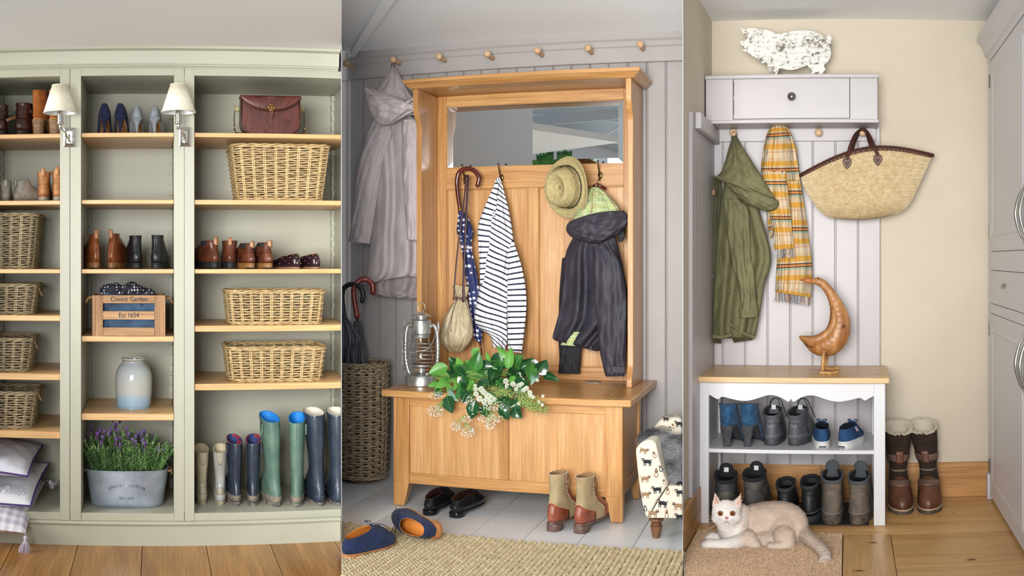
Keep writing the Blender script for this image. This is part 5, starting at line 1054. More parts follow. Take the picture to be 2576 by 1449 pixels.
# ---------------------------------------------------------------- dark jacket
JK = M('waxed_plum', '37323d', .66, col2='2a2732', sc=5, wr=.35, wsc=10, wd=.03, bump=.08, bsc=300)
t_ = NT('green_tartan'); sp = t_.N('ShaderNodeSeparateXYZ'); t_.L(t_.coord(uv=True), sp.inputs[0]); col = lin('b9c28f')
cur = None
for ch, n_, w_, c_ in ((0, 22, .08, '3f6b55'), (1, 22, .08, '3f6b55'), (0, 11, .05, '8a4a3a'), (1, 11, .05, 'c9a040'), (0, 44, .06, 'e4e6c8'), (1, 44, .06, 'e4e6c8')):
    m_ = t_.math('LESS_THAN', t_.math('FRACT', t_.math('MULTIPLY_ADD', sp.outputs[ch], float(n_), .3*n_)), w_); cur = t_.mix(m_, cur if cur is not None else lin('a9b57e'), lin(c_))
GT = t_.done(cur, .85, 0, t_.bump(t_.noise(t_.coord(), 22, 3), .4, .01))
t = thing('hooded_jacket', 'dark plum waxed jacket with green tartan hood lining on the right-hand hook', 'jacket', P(1500, 560, 5.2))
rpart(t, 'hood_lining', Cloth([(1488, 470, 1504, 470, 5.22, .012), (1468, 492, 1530, 490, 5.20, .04), (1450, 530, 1556, 520, 5.17, .06), (1440, 556, 1566, 545, 5.15, .06)], (4, .010, 0, .3), seed=2, taper=False).geo(60, 36), GT, smooth=True)
rpart(t, 'hood', Cloth([(1434, 556, 1570, 530, 5.13, .055, -8), (1426, 566, 1582, 550, 5.12, .08, 4), (1425, 582, 1574, 570, 5.12, .085, 10), (1440, 598, 1555, 588, 5.13, .075, 12), (1470, 608, 1528, 604, 5.15, .04, 8)], (2.2, .012, 1, .3), seed=7, taper=False).geo(72, 36), JK, smooth=True)
rpart(t, 'body', Cloth([(1446, 590, 1545, 585, 5.19, .04), (1424, 635, 1558, 630, 5.19, .055), (1418, 700, 1570, 690, 5.19, .055), (1412, 760, 1580, 750, 5.19, .055), (1400, 810, 1582, 800, 5.19, .055), (1390, 848, 1520, 872, 5.19, .05), (1400, 858, 1500, 884, 5.20, .035)], (3.2, .034, 0, .3), seed=11).geo(80, 70), JK, smooth=True)
rpart(t, 'sleeve', Cloth([(1490, 620, 1530, 615, 5.13, .02), (1492, 680, 1560, 660, 5.12, .04), (1496, 760, 1576, 740, 5.12, .045), (1502, 830, 1577, 820, 5.12, .045), (1510, 890, 1575, 885, 5.12, .042), (1520, 935, 1572, 930, 5.12, .036), (1524, 948, 1571, 946, 5.12, .03)], (1.2, .010, 2, .5), seed=6).geo(48, 60), JK, smooth=True)
rpart(t, 'sleeve', Cloth([(1414, 650, 1440, 640, 5.25, .02), (1407, 740, 1450, 740, 5.26, .03), (1405, 850, 1462, 850, 5.27, .03), (1407, 900, 1461, 905, 5.27, .03), (1404, 940, 1458, 941, 5.27, .028)], (1.1, .006, 2, .5), seed=9).geo(40, 40), M('black_corduroy', '1b1a20', .8, wr=.3, wsc=20), smooth=True)
rpart(t, 'hem_lining', Cloth([(1440, 834, 1466, 836, 5.175, .02), (1416, 858, 1466, 856, 5.165, .02), (1410, 868, 1462, 872, 5.165, .014)], (2, .005, 2, .5), seed=9).geo(30, 16), GT, smooth=True)
rpart(t, 'collar_flap', Cloth([(1552, 570, 1572, 572, 5.16, .01), (1554, 595, 1572, 592, 5.15, .014), (1556, 610, 1566, 608, 5.15, .01)], (1, .002, 0, 0)).geo(24, 12), RUB, smooth=True)
g = G(); g.tube(curve([P(1484, 474, 5.26), P(1494, 468, 5.24), P(1502, 464, 5.24), P(1512, 468, 5.24), P(1524, 476, 5.26)], 16), .008, 8, flat=.5); g.tube(curve([P(1504, 466, 5.24), P(1503, 455, 5.25), P(1507, 450, 5.26)], 8), .002, 6); rpart(t, 'hanger', g, CHER, smooth=True)
g = G(); g.tube(curve([P(1484, 868, 5.13), P(1487, 876, 5.125), P(1484, 886, 5.125), P(1482, 878, 5.125)], 10), .0015, 5); rpart(t, 'zip_pull', g, PEWTER, smooth=True)
g = G(); g.ball(P(1444, 912, 5.235), .006); rpart(t, 'cuff_stud', g, PEWTER, smooth=True)
g = G(); c_ = P(1553, 929, 5.075); g.box(c_[0]-.03, c_[0]+.04, c_[1]-.004, c_[1]+.002, c_[2]-.02, c_[2]+.015); rpart(t, 'cuff_strap', g, JK, .002)
# ---------------------------------------------------------------- umbrella stand and its umbrellas
dc = 5.13; c = P(908, 1200, dc); c[2] = 0; rs = dc/cos(.447)/F
ub = basket('umbrella_stand', 'tall round dark wicker umbrella stand at the left, cut off by the wall', tuple(c), 0, 62*rs, 62*rs, 67*rs, 67*rs, .655, rows=40, stakes=20, r=.0058, mat=WICKD, corner=9, bulge=.006, cat='umbrella stand', rimr=1.3)
for k in kids(ub):
    if k.name.startswith('base'): continue
ub.location[2] = .02; ORG[ub.name] = Vector((c[0], c[1], .02))
for k in kids(ub): ORG[k.name] = ORG[ub.name]
g = G(); g.lathe([(44*rs, -.02), (47*rs, -.018), (47*rs, .004), (43*rs, .012)], (0, 0, 0), 40); part(ub, 'foot_ring', g, M('cane_dark', '4c2f1c', .5, col2='6b4a2c', sc=30), smooth=True, angle=.7)
g = G()
for q in range(4):
    g.tube([(66*rs*cos(a)+.004*cos(a*13+q), 66*rs*sin(a)+.004*sin(a*13+q), .56+.016*q+.012*math.sin(a*9+q*1.6)) for a in np.linspace(0, 2*pi, 120, endpoint=False)], .0065, 6, closed=True)
part(ub, 'rim_band', g, WICKD, smooth=True, kind='stuff')
clip(ub, 'L2', .003)
BLH = M('black_handle', '1d2025', .35); REDH = M('red_wood_handle', '8a2e20', .25, col2='6a1e14', sc=8, Coat_Weight=.4)
t_ = NT('pinstripe_cloth'); sp = t_.N('ShaderNodeSeparateXYZ'); t_.L(t_.coord(uv=True), sp.inputs[0]); PIN = t_.done(t_.mix(t_.math('LESS_THAN', t_.math('FRACT', t_.math('MULTIPLY', sp.outputs[0], 75.0)), .14), lin('4d4e58'), lin('9a9ca8')), .7)
t = thing('pinstripe_umbrella', 'grey pinstriped umbrella with a black crook handle in the stand', 'umbrella', P(880, 900, 5.1))
crook(t, [P(911, 757, 5.12), P(913, 740, 5.12), P(905, 722, 5.12), P(884, 715, 5.12), P(866, 724, 5.12), P(861, 745, 5.12), P(863, 775, 5.12), P(867, 810, 5.12)], .0145, BLH)
rpart(t, 'canopy', Cloth([(862, 797, 872, 795, 5.12, .014), (857, 820, 886, 815, 5.11, .04), (850, 855, 908, 852, 5.10, .05), (852, 890, 900, 880, 5.10, .05), (856, 930, 900, 925, 5.11, .045), (862, 990, 896, 990, 5.12, .03)], (3.0, .014, 0, 2.0), seed=3).geo(60, 44), PIN, smooth=True); clip(t, 'L2', .003)
t = thing('grey_umbrella', 'charcoal folded umbrella with a red wooden crook handle in the stand', 'umbrella', P(908, 900, 5.1))
crook(t, [P(938, 735, 5.16), P(937, 716, 5.16), P(920, 703, 5.15), P(903, 707, 5.13), P(892, 722, 5.12), P(890, 745, 5.12), P(899, 800, 5.12)], .0155, REDH)
g = G(); g.tube([P(899, 800, 5.12), P(900, 812, 5.12)], .008, 10); rpart(t, 'shaft', g, BLH, smooth=True)
rpart(t, 'canopy', Cloth([(889, 808, 909, 807, 5.12, .018), (890, 822, 911, 820, 5.12, .022), (892, 850, 916, 850, 5.12, .026), (896, 885, 922, 885, 5.12, .03), (901, 925, 927, 925, 5.12, .03), (908, 985, 924, 985, 5.13, .016)], (2.4, .006, 0, 2.5), seed=3).geo(44, 40), M('charcoal_nylon', '4c4f54', .6, wr=.3, wsc=30, wd=.01), smooth=True)
g = G(); g.ball(P(909, 873, 5.09), .005); rpart(t, 'snap', g, PEWTER, smooth=True)
# ---------------------------------------------------------------- hurricane lantern
LM = M('galvanised_lantern', 'cfcec8', .34, .8, col2='96958f', sc=25, bump=.05); dl = 4.86; c = P(1060, 975, dl); c[2] = zt; k = dl/cos(.386)/F
zl = lambda py: P(1060, py, dl)[2]-zt
la = thing('hurricane_lantern', 'galvanised hurricane lantern with glass chimney on the left end of the bench', 'lantern', c)
h0_ = zl(943)
g = G(); g.lathe([(38*k, .0), (40.5*k, .003), (40.5*k, h0_*.88), (38*k, h0_), (22*k, h0_+.006), (17*k, h0_+.014), (0, h0_+.014)], (0, 0, 0), 40); part(la, 'fuel_tank', g, LM, smooth=True, angle=.7)
zg0, zg1 = zl(917), zl(848)
g = G(); g.lathe([(10*k, h0_+.012), (10*k, zg0-.02), (20*k, zg0-.014), (24*k, zg0-.006), (24*k, zg0), (14*k, zg0+.002), (8*k, zg0+.008), (0, zg0+.008)], (0, 0, 0), 28); part(la, 'burner', g, LM, smooth=True, angle=.7)
g = G(); pr = cr([(22*k, zg0), (28.5*k, zg0+.015), (30*k, zg0+.04), (27.5*k, zg0+.075), (22*k, zg0+.11), (19.5*k, zg1)], np.linspace(0, 1, 26)); g.lathe(pr, (0, 0, 0), 36); g.p = []; o = part(la, 'glass_chimney', g, glass('clear_glass', 'f4f8f8'), smooth=True); o.modifiers.new('s', 'SOLIDIFY').thickness = .002
g = G(); g.lathe([(21*k, zg1-.004), (22*k, zg1), (22*k, zg1+.012), (20*k, zg1+.016), (24*k, zg1+.02), (24.5*k, zl(806)), (21*k, zl(803)), (0, zl(803))], (0, 0, 0), 36); ch = part(la, 'chimney_collar', g, LM, smooth=True, angle=.6)
g = G()
for q in np.linspace(0, 2*pi, 18, endpoint=False): g.ball((22.2*k*cos(q), 22.2*k*sin(q), zg1+.007), (.0022, .0022, .0022), 6, 4)
part(ch, 'air_holes', g, RUB, kind='stuff')
g = G(); g.lathe([(13*k, zl(803)), (13*k, zl(795)), (0, zl(795))], (0, 0, 0), 24); g.lathe([(24*k, zl(795)), (23.5*k, zl(793)), (15*k, zl(788)), (5*k, zl(785)), (0, zl(784))], (0, 0, 0), 32); part(la, 'cap', g, LM, smooth=True, angle=.6, kind='stuff')
g = G(); g.tube(curve([(-2*k, 0, zl(786)), (-9*k, 0, zl(776)), (-8*k, 0, zl(766)), (0, 0, zl(762)), (8*k, 0, zl(766)), (9*k, 0, zl(776)), (2*k, 0, zl(786))], 24), .0022, 6); part(la, 'top_ring', g, LM, smooth=True)
for sx in (-1, 1):
    g = G(); g.tube(curve([(sx*24*k, 0, zl(822)), (sx*33*k, 0, zl(818)), (sx*41*k, 0, zl(832)), (sx*44*k, 0, zl(870)), (sx*43*k, 0, zl(905)), (sx*36*k, 0, zl(934)), (sx*30*k, 0, zl(941))], 30), 5.2*k, 12, flat=.8); tb = part(la, 'side_tube', g, LM, smooth=True)
    g = G(); g.prism([(sx*40*k, zl(826)), (sx*46*k, zl(806)), (sx*49*k, zl(822)), (sx*47*k, zl(835))], -.002, .002, 'y'); part(tb, 'lug', g, LM)
g = G()
for i, py in enumerate((862, 871, 880, 890, 900, 909, 918, 927)):
    z = zl(py); rx = (50-1.0*abs(i-3))*k
    g.tube([(rx*cos(q), 32*k*sin(q), z) for q in np.linspace(pi*1.0, pi*2.0, 24)], .0014, 5); g.tube([(rx*cos(q), 32*k*sin(q), z) for q in np.linspace(0, pi, 24)], .0014, 5)
part(la, 'wire_guard', g, LM, smooth=True, kind='stuff')
for sx in (-1,):
    g = G(); g.box(sx*49*k-.004, sx*49*k+.004, -.02, -.014, zl(936), zl(858)); part(la, 'guard_strip', g, LM, .001)
g = G(); g.tube(curve([(-44*k, -.0, zl(815)), (-45*k, -.05, zl(845)), (-35*k, -.085, zl(872)), (-8*k, -.1, zl(880)), (0, -.1, zl(884)), (8*k, -.1, zl(880)), (35*k, -.085, zl(872)), (45*k, -.05, zl(845)), (44*k, 0, zl(815))], 50), .002, 6); part(la, 'bail_handle', g, LM, smooth=True)
g = G(); g.tube([(18*k, -.03, h0_+.012), (26*k, -.055, h0_+.012)], .003, 8); g.lathe([(0, 0), (.01, 0), (.01, .004), (0, .004)], (26*k, -.058, h0_+.012), 14, axis='y'); part(la, 'wick_knob', g, LM, smooth=True, kind='stuff')
# ---------------------------------------------------------------- bouquet on the bench
P = R2.P
bo = thing('bouquet', 'leafy bouquet with white flowers lying across the front of the bench', 'flowers', P(1250, 985, 4.72))
def LF(n, a, b, r=.32): return M(n, a, r, col2=b, sc=14, wr=.2, wsc=30, wd=.006)
LG = [LF('leaf_mid', '3f7a33', '2b5f25'), LF('leaf_bright', '6aa443', '4c8a34', .4), LF('leaf_deep', '1e4d27', '163c1f', .22), LF('leaf_silver', '8fb3a0', '6f9a86', .3)]
VEIN = M('leaf_vein', '7fae5f', .5)
def bx(cx, cy, dd=0):
    px, py = 1050+cx/5.795, 860+cy/5.795; d = 4.80-.225*min(1, max(0, (py-925)/70)); return P(px, py, d+dd)
leaves = [(440,360,160,470,150,1),(640,360,575,225,90,1),(725,525,655,300,170,0),(820,420,900,135,170,0),(1110,365,830,420,180,2),(1055,285,1345,300,180,2),(1330,410,1375,75,110,1),(1420,330,1545,190,150,0),(1425,340,1705,235,110,2),(1630,565,1640,285,150,0),(1730,455,1890,265,170,2),(1835,470,2085,575,95,2),(1095,435,1075,685,170,2),(1330,230,1165,58,90,1),(795,190,915,88,90,1),(620,500,560,615,120,0),(475,550,245,705,120,1),(805,565,555,835,220,0),(655,515,525,725,100,1),(425,790,515,1045,150,2),(845,855,785,1125,150,2),(1195,925,1335,1140,130,2),(1395,955,1525,1115,140,2),(1175,865,1425,880,150,2),(950,915,1010,1095,110,2),(1700,440,1745,295,100,2),(1045,640,870,600,150,2),(960,520,825,465,130,0),(420,680,545,685,90,1),(1055,290,1000,140,55,1),(620,420,515,330,80,0),(1330,470,1445,375,130,2),(450,700,605,865,110,3),(345,700,255,805,100,2),(1150,560,1285,715,75,0),(1745,480,1655,635,90,3),(1000,440,1150,470,90,3),(700,560,800,470,90,2),(560,430,480,560,100,2),(1250,330,1180,470,90,2),(1500,400,1640,300,110,2),(1560,440,1440,560,120,2),(900,700,1000,560,120,2),(1200,640,1330,560,120,2),(700,770,650,900,90,2),(300,600,150,650,70,1),(740,330,690,265,60,1),(1500,860,1340,960,130,2)]
rgf = np.random.default_rng(77)
for _ in range(30):
    cx_, cy_ = rgf.uniform(520, 1620), rgf.uniform(330, 800); an_ = rgf.uniform(-2.6, .6); ll_ = rgf.uniform(150, 230); leaves.append((cx_, cy_, cx_+ll_*cos(an_), cy_+ll_*.8*sin(an_), rgf.uniform(110, 160), int(rgf.choice([0, 2, 2, 1]))))
rg = np.random.default_rng(12)
for i, (b0, b1, t0, t1, w, m) in enumerate(leaves):
    dd = rg.uniform(-.035, .03); A = bx(b0, b1, dd); B = bx(t0, t1, dd+rg.uniform(-.03, .015)); ax_ = B-A; L_ = ax_.length; w_ = w/5.795*4.95/F*.72
    view = (A-Vector((0, 0, HC))).normalized(); sd = ax_.normalized().cross(view).normalized(); nrm = sd.cross(ax_.normalized()); tw = rg.uniform(-.5, .5); sd2 = (sd*cos(tw)+nrm*sin(tw)).normalized(); n2 = sd2.cross(ax_.normalized())
    if n2.dot(view) > 0: n2 = -n2
    g = G(); rows = []; cv = rg.uniform(.02, .14)
    for u in np.linspace(0, 1, 10):
        ww = w_*math.sin(pi*min(1, u**.8*.985+.015))**.8*(1-.25*u); c = A+ax_*u+n2*(math.sin(pi*u)*L_*cv)
        rows.append([tuple(c+sd2*ww*v+n2*(abs(v)**1.5*ww*.35-.0)) for v in (-1, -.6, -.2, 0, .2, .6, 1)])
    g.grid(rows); o = rpart(bo, 'leaf', g, LG[m], smooth=True)
    g = G(); g.tube([A+ax_*u+n2*(math.sin(pi*u)*L_*cv+.0006) for u in np.linspace(-.12, .9, 9)], [.0011-.0008*k for k in np.linspace(0, 1, 9)], 4); rpart(o, 'midrib', g, VEIN, smooth=True)
g = G()
for i in range(46):
    x0, y0 = rg.uniform(300, 480), rg.uniform(420, 560); x1, y1 = rg.uniform(700, 1700), rg.uniform(350, 900)
    g.tube(curve([bx(x0-110, y0-60+rg.uniform(-40, 40), .02), bx(x0, y0, .0), bx((x0+x1)/2, (y0+y1)/2-20, .0), bx(x1, y1, .01)], 12), .0014, 5, caps=False)
rpart(bo, 'stems', g, M('stem_green', '6f9a48', .5), smooth=True, kind='stuff')
WF = M('white_petals', 'ecefe2', .7, col2='c9cfae', sc=160); YG = M('green_florets', 'a9b56a', .7, col2='5f8038', sc=120); GYP = M('gypsophila', 'f1f3ee', .7)
balls = [(845,640,28),(850,690,36),(930,690,44),(960,730,42),(855,760,40),(905,830,46),(1000,760,40),(1040,790,46),(1085,830,50),(975,870,42),(1010,830,36),(1290,575,42),(1312,648,40),(1395,622,44),(1480,475,36),(1500,520,30),(1535,560,34),(1480,640,40),(1520,620,36),(1590,680,38),(1640,740,36),(1555,700,34),(1440,690,30),(1650,780,32),(1750,560,24),(1130,830,30),(1060,880,36),(1830,790,22),(1690,810,28),(1770,880,26),(1480,900,26),(1820,920,24)]
for cx, cy, r_ in balls:
    c = bx(cx, cy, -.045); rr = r_/5.795*4.85/F; g = G(); k = 70
    for j in range(k):
        y = 1-2*(j+.5)/k; q = math.sqrt(1-y*y); a = j*2.39996; dv = Vector((q*cos(a), q*sin(a), y)); g.ball(c+dv*rr*.86, rr*.17, 6, 4)
    rpart(bo, 'flower_head', g, WF, smooth=True, kind='stuff')
g = G(); rg = np.random.default_rng(9)
for i in range(1100):
    k = i % 3
    if k == 0: cx, cy = rg.normal(1230, 95), rg.normal(740, 38)
    elif k == 1: q = rg.random(); cx, cy = 1450+q*420+rg.normal(0, 45), 740+q*270+rg.normal(0, 45)
    else: q = rg.random(); cx, cy = 1500+q*200+rg.normal(0, 40), 820+q*160+rg.normal(0, 30)
    g.ball(bx(cx, cy, -.035+rg.uniform(-.02, .02)), rg.uniform(.002, .0042), 5, 3)
rpart(bo, 'green_florets', g, YG, kind='stuff')
g = G(); st = G(); rg = np.random.default_rng(10)
for (cx, cy, sx, sy, n, rx, ry) in ((260, 1010, 95, 65, 110, 380, 860), (270, 780, 80, 45, 60, 380, 700), (560, 1230, 60, 55, 60, 690, 1080), (730, 1310, 80, 65, 90, 690, 1180), (720, 1130, 60, 40, 45, 680, 1060), (1070, 1120, 150, 50, 120, 1000, 950), (1060, 1220, 60, 45, 60, 1050, 1060), (760, 880, 60, 60, 80, 800, 760), (1120, 930, 120, 60, 130, 1100, 860), (770, 1010, 45, 60, 40, 800, 900), (900, 990, 30, 30, 16, 940, 950)):
    c0 = bx(rx, ry, -.03); sx, sy = sx*1.35, sy*1.3
    for i in range(n):
        a, q = rg.uniform(0, 2*pi), math.sqrt(rg.random()); e = bx(cx+sx*q*cos(a), cy+sy*q*sin(a), -.03+rg.uniform(-.025, .02)); g.ball(e, rg.uniform(.0014, .0026), 5, 4)
        if i % 5 == 0: st.tube(curve([c0, (c0+e)/2+Vector((rg.normal(0, .004), 0, .006)), e], 6), .0005, 3, caps=False)
rpart(bo, 'gypsophila_sprays', g, GYP, kind='stuff'); rpart(bo, 'fine_stems', st, M('stem_green', '6f9a48', .5), kind='stuff')
# ---------------------------------------------------------------- jute rug
JUT = M('jute', 'dccba6', .95, col2='b8a27a', sc=26, c=(.3, .72), bump=.8, bsc=260, bst=(1, 2.5, 1), dist=.004)
RX0, RX1, RD0, RD1 = -2.62, -.38, 3.45, 4.20; rug = thing('braided_rug', 'braided jute rug with thick ribs on the white floor', 'rug', (-1.4, 4.0, 0))
pitch = .0235; rowsp = .0465; nb = int((RD1-RD0)/pitch)
def lobe(g, c, L_, w, h, ang):
    Mx = Matrix.Rotation(ang, 4, 'Z'); g2 = G(); n, m = 8, 6; th = np.linspace(-1, 1, m); a = np.arange(n)*2*pi/n
    V = np.stack(np.broadcast_arrays(th[:, None]*L_, w*np.sqrt(np.clip(1-th[:, None]**2, .02, 1))*np.cos(a), h*np.sqrt(np.clip(1-th[:, None]**2, .02, 1))*np.sin(a)), -1)
    A = np.array(Mx)[:3, :3]; g.grid(V@A.T+np.asarray(c), closeu=True, flip=True)
meshes = []
for v in range(3):
    g = G(); rg = np.random.default_rng(30+v)
    for i in range(nb):
        y = -i*pitch; j_ = rg.uniform(-.0015, .0015)
        lobe(g, (-.0105+j_, y, .0125), .0195, .0095, .0115, math.radians(58)+rg.uniform(-.1, .1)); lobe(g, (.0105+j_, y-pitch*.5, .0125), .0195, .0095, .0115, math.radians(122)+rg.uniform(-.1, .1))
    me = g.mesh('braid', None, True); me.materials.append(JUT); meshes.append(me)
x = RX0; i = 0
while x < RX1:
    o = bpy.data.objects.new('braid', meshes[i % 3]); COL.objects.link(o); o.parent = rug; ORG[o.name] = ORG[rug.name]; ROOM[o.name] = R
    o.location = Vector((x, RD1-(i % 2)*.006, 0))-ORG[rug.name]; x += rowsp; i += 1
for o in kids(rug):   # trim the outer braids where the dividing walls stand
    X = o.location[0]+ORG[rug.name][0]; al, ar = AZA-R2.phi, AZB-R2.phi
    yl = X/tan(al); yr = X/tan(ar)            # depth at which this braid crosses each divider
    if yl > RD0+.0 or yr < RD1:
        o.data = o.data.copy(); bm_ = bmesh.new(); bm_.from_mesh(o.data)
        for a_, s_ in ((al, 1), (ar, -1)):
            n_ = Vector((cos(a_), -sin(a_), 0))*s_; co = n_*.003-(o.location+ORG[rug.name]); co = n_*(co.dot(n_))
            bmesh.ops.bisect_plane(bm_, geom=bm_.verts[:]+bm_.edges[:]+bm_.faces[:], plane_co=co, plane_no=n_, clear_inner=True)
        e_ = len(bm_.faces) == 0; bm_.to_mesh(o.data); bm_.free()
        if e_: bpy.data.objects.remove(o)
# ---------------------------------------------------------------- shoes on the floor
def derby(t, L, W, mat, solem, lin_, hs=.024, heel=.02, lat=0, lace=None, laceloose=False, lacemat=None, H=None, brogue=None, heelm=None):
    ts = hs; lev = [(ts, ts, 0, L, .45, 1), (ts+.018, ts+.02, -.005, L-.001, .49, 1), (ts+.034, ts+.036, -.003, L*.96, .47, 1), (ts+.046, ts+.058, .002, L*.82, .42, .9), (ts+.056, ts+.078, .007, .70*L, .39, .8), (ts+.062, ts+.092, .010, .50*L, .33, .5)]
    if H: k = H/(ts+.06); lev = [(a*k if i > 1 else a, b*k if i > 1 else b, c, d_, e, f) for i, (a, b, c, d_, e, f) in enumerate(lev)]
    s = Shoe(L, W, lev, lat=lat); part(t, 'upper', s.upper(44, 30), mat, smooth=True); part(t, 'lining', s.lining(.62), M('lining_'+lin_, lin_, .6), smooth=True)
    part(t, 'sole', s.sole(ts-heel if heel else ts, z0=heel, grow=.005), solem, smooth=True, angle=.7)
    if heel: part(t, 'heel', s.sole(heel, y1=.29*L, f=0, grow=.003), heelm or solem, smooth=True, angle=.7)
    part(t, 'quarter_seam', s.line([-pi*.5, -pi*.75, -pi*.88], [.2, .6, .8], .0012), mat, smooth=True); part(t, 'quarter_seam', s.line([pi*.5, pi*.75, pi*.88], [.2, .6, .8], .0012), mat, smooth=True)
    g = G(); a = np.linspace(0, 2*pi, 44, endpoint=False); g.tube(s.S(a, 1.0), .0016, 6, closed=True); part(t, 'topline', g, mat, smooth=True)
    part(t, 'facing', s.patch(pi-.62, pi+.62, .5, .985, .002, 16, 10), mat, smooth=True)
    lm = lacemat or mat; part(t, 'laces', s.laces(.6, .93, 5, .34, .0019), lm, smooth=True, kind='stuff')
    if brogue:
        g = G()
        for sg in (-1, 1):
            for q in np.linspace(0, 1, 26):
                k = s.S(np.array([sg*(pi*.98-.75*q)]), .30+.25*math.sin(q*pi*1.2))[0]; g.ball(k, .0013, 5, 4)
                k = s.S(np.array([sg*(.1+1.1*q)]), .62-.42*q)[0]; g.ball(k, .0013, 5, 4)
        part(t, 'brogue_holes', g, brogue, kind='stuff')
    if laceloose:
        top = s.S(np.array([pi]), .95)[0]; g = G()
        for sg in (-1, 1):
            g.tube(curve([top, top+np.array((sg*.02, -.01, .018)), top+np.array((sg*.045, .0, .014)), top+np.array((sg*.03, .012, .004)), top], 18), .0015, 6)
            g.tube(curve([top, top+np.array((sg*.03, .02, .012)), top+np.array((sg*.065, .03, .006))], 12), .0015, 6)
        part(t, 'lace_bow', g, lm, smooth=True, kind='stuff')
    return s
BLKP = leather('black_polished', '17181c', '101014', .12, .03)
def fl_thing(name, label, px, py, rz, group=None, cat='shoe'):
    a = (px-1288)/F-R.phi; rho = HC*F/(py-H0); return thing(name, label, cat, (rho*sin(a), rho*cos(a)+.0, 0), math.radians(rz), group)
t = fl_thing('derby_shoe', 'polished black leather lace-up shoe under the bench, left of its pair', 1074, 1297, -6, 'black lace-up shoes'); derby(t, .29, .105, BLKP, BLKP, '3a1d16', .028, .024, H=.078)
t = fl_thing('derby_shoe', 'polished black leather lace-up shoe under the bench, right of its pair', 1140, 1303, -10, 'black lace-up shoes'); derby(t, .29, .105, BLKP, BLKP, '3a1d16', .028, .024, H=.078)
NS = SUEDE('blue_suede', '182a52', '101c3a'); TSL = wood('tan_sole', '9a6238', 'b87c4c', None, 'x', 4, .5, .3, .5); BH = M('brogue_hole', '0f1830', .9)
t = fl_thing('brogue_shoe', 'navy suede brogue standing on the rug at the left edge', 866, 1413, -22, 'navy suede brogues'); derby(t, .29, .11, NS, TSL, 'c2762e', .032, .026, brogue=BH, laceloose=True, lacemat=M('navy_lace', '151c30', .8), H=.09); clip(t, 'L2', .003)
# the other brogue, tipped on its side
a_ = (1096-1288)/F-R2.phi; rho = HC*F/(1384-H0)
t = thing('brogue_shoe', 'navy suede brogue lying tipped on its side beside the rug edge', 'shoe', (rho*sin(a_), rho*cos(a_), 0), 0, 'navy suede brogues')
s = derby(t, .30, .115, NS, TSL, 'c2762e', .032, .026, brogue=BH, laceloose=True, lacemat=M('navy_lace', '151c30', .8), H=.09)
yv = Vector((-.86, .50, .05)).normalized(); zv = Vector((-.40, -.88, .16)); zv = (zv-yv*zv.dot(yv)).normalized(); xv = yv.cross(zv)
Mt = Matrix(((xv[0], yv[0], zv[0], 0), (xv[1], yv[1], zv[1], .075), (xv[2], yv[2], zv[2], .058), (0, 0, 0, 1)))
for o in kids(t): o.data.transform(Mt)
CANV = M('canvas_cloth', 'a89572', .9, col2='93805e', sc=16, bump=.5, bsc=600); CNT = leather('russet_leather', '93503a', '70382a', .35); BH2 = M('boot_heel', '6a5148', .5, col2='4c3a34', sc=40, bump=.1)
FRAY = M('frayed_edge', 'd6ccbd', .95)
def canvas_boot(t, H, W):
    L = .27; hs = .045; lev = boot_levels(H, L, .38, .45, ts=hs); s = Shoe(L, W, lev); part(t, 'upper', s.upper(), CANV, smooth=True); part(t, 'lining', s.lining(.35), M('lining_8a6a48', '8a6a48', .9), smooth=True)
    part(t, 'sole', s.sole(.010, z0=hs-.01, grow=.004), BH2, smooth=True, angle=.7); part(t, 'heel', s.sole(hs-.010, y1=.29*L, f=0, grow=.003), BH2, smooth=True, angle=.7)
    part(t, 'heel_counter', s.patch(-1.35, 1.35, .0, (lambda k: .56-.34*np.abs(2*k-1)**1.6), .0018, 26), CNT, smooth=True)
    part(t, 'front_leather', s.patch(pi*.62, pi*1.38, .0, .97, .0016, 22, 26), CNT, smooth=True)
    g = G(); s.line(np.linspace(-1.35, 1.35, 20), [.56-.34*abs(2*k-1)**1.6 for k in np.linspace(0, 1, 20)], .0012, .0022, 40, g); part(t, 'counter_stitching', g, M('pale_stitch', 'd0a070', .7), smooth=True)
    g = G(); rg = np.random.default_rng(1)
    for a0, q0, a1, q1 in ((0, 1, 2*pi, 1), (pi*.6, .25, pi*.62, 1), (pi*1.4, .25, pi*1.38, 1)):
        for q in np.linspace(0, 1, 90):
            p = s.S(np.array([a0+(a1-a0)*q]), q0+(q1-q0)*q)[0]; v = rg.normal(0, .0028, 3); g.tube([p-v*.3, p+v], .0007, 3, caps=False)
    part(t, 'frayed_edge', g, FRAY, kind='stuff')
    g = G(); s.line([0, 0], [.5, .98], .001, .0008, 20, g); part(t, 'back_seam', g, CANV, smooth=True)
    top = s.S(np.array([pi]), .93)[0]; g = G(); g.tube(curve([top, top+np.array((.03, .0, -.005)), top+np.array((.04, -.01, -.05)), top+np.array((.03, -.0, -.085)), top+np.array((.022, .005, -.05))], 20), .0014, 6); part(t, 'lace', g, RUB, smooth=True)
    part(t, 'tongue', Cloth.geo.__get__(None) if False else s.patch(pi*.82, pi*1.18, .9, 1.0, .004, 10), CNT, smooth=True)
for px, py, top, rz, lb in ((1385, 1338, 1192, -17, 'canvas and russet leather lace-up boot, left of the pair in front of the bench'), (1453, 1343, 1200, -17, 'canvas and russet leather lace-up boot, right of the pair in front of the bench')):
    t = fl_thing('canvas_boot', lb, px, py, rz, 'canvas and leather boots', 'boot'); d_ = ORG[t.name][1]; canvas_boot(t, R2.Z(top, d_+.03, px), 1.18*45*d_/F)
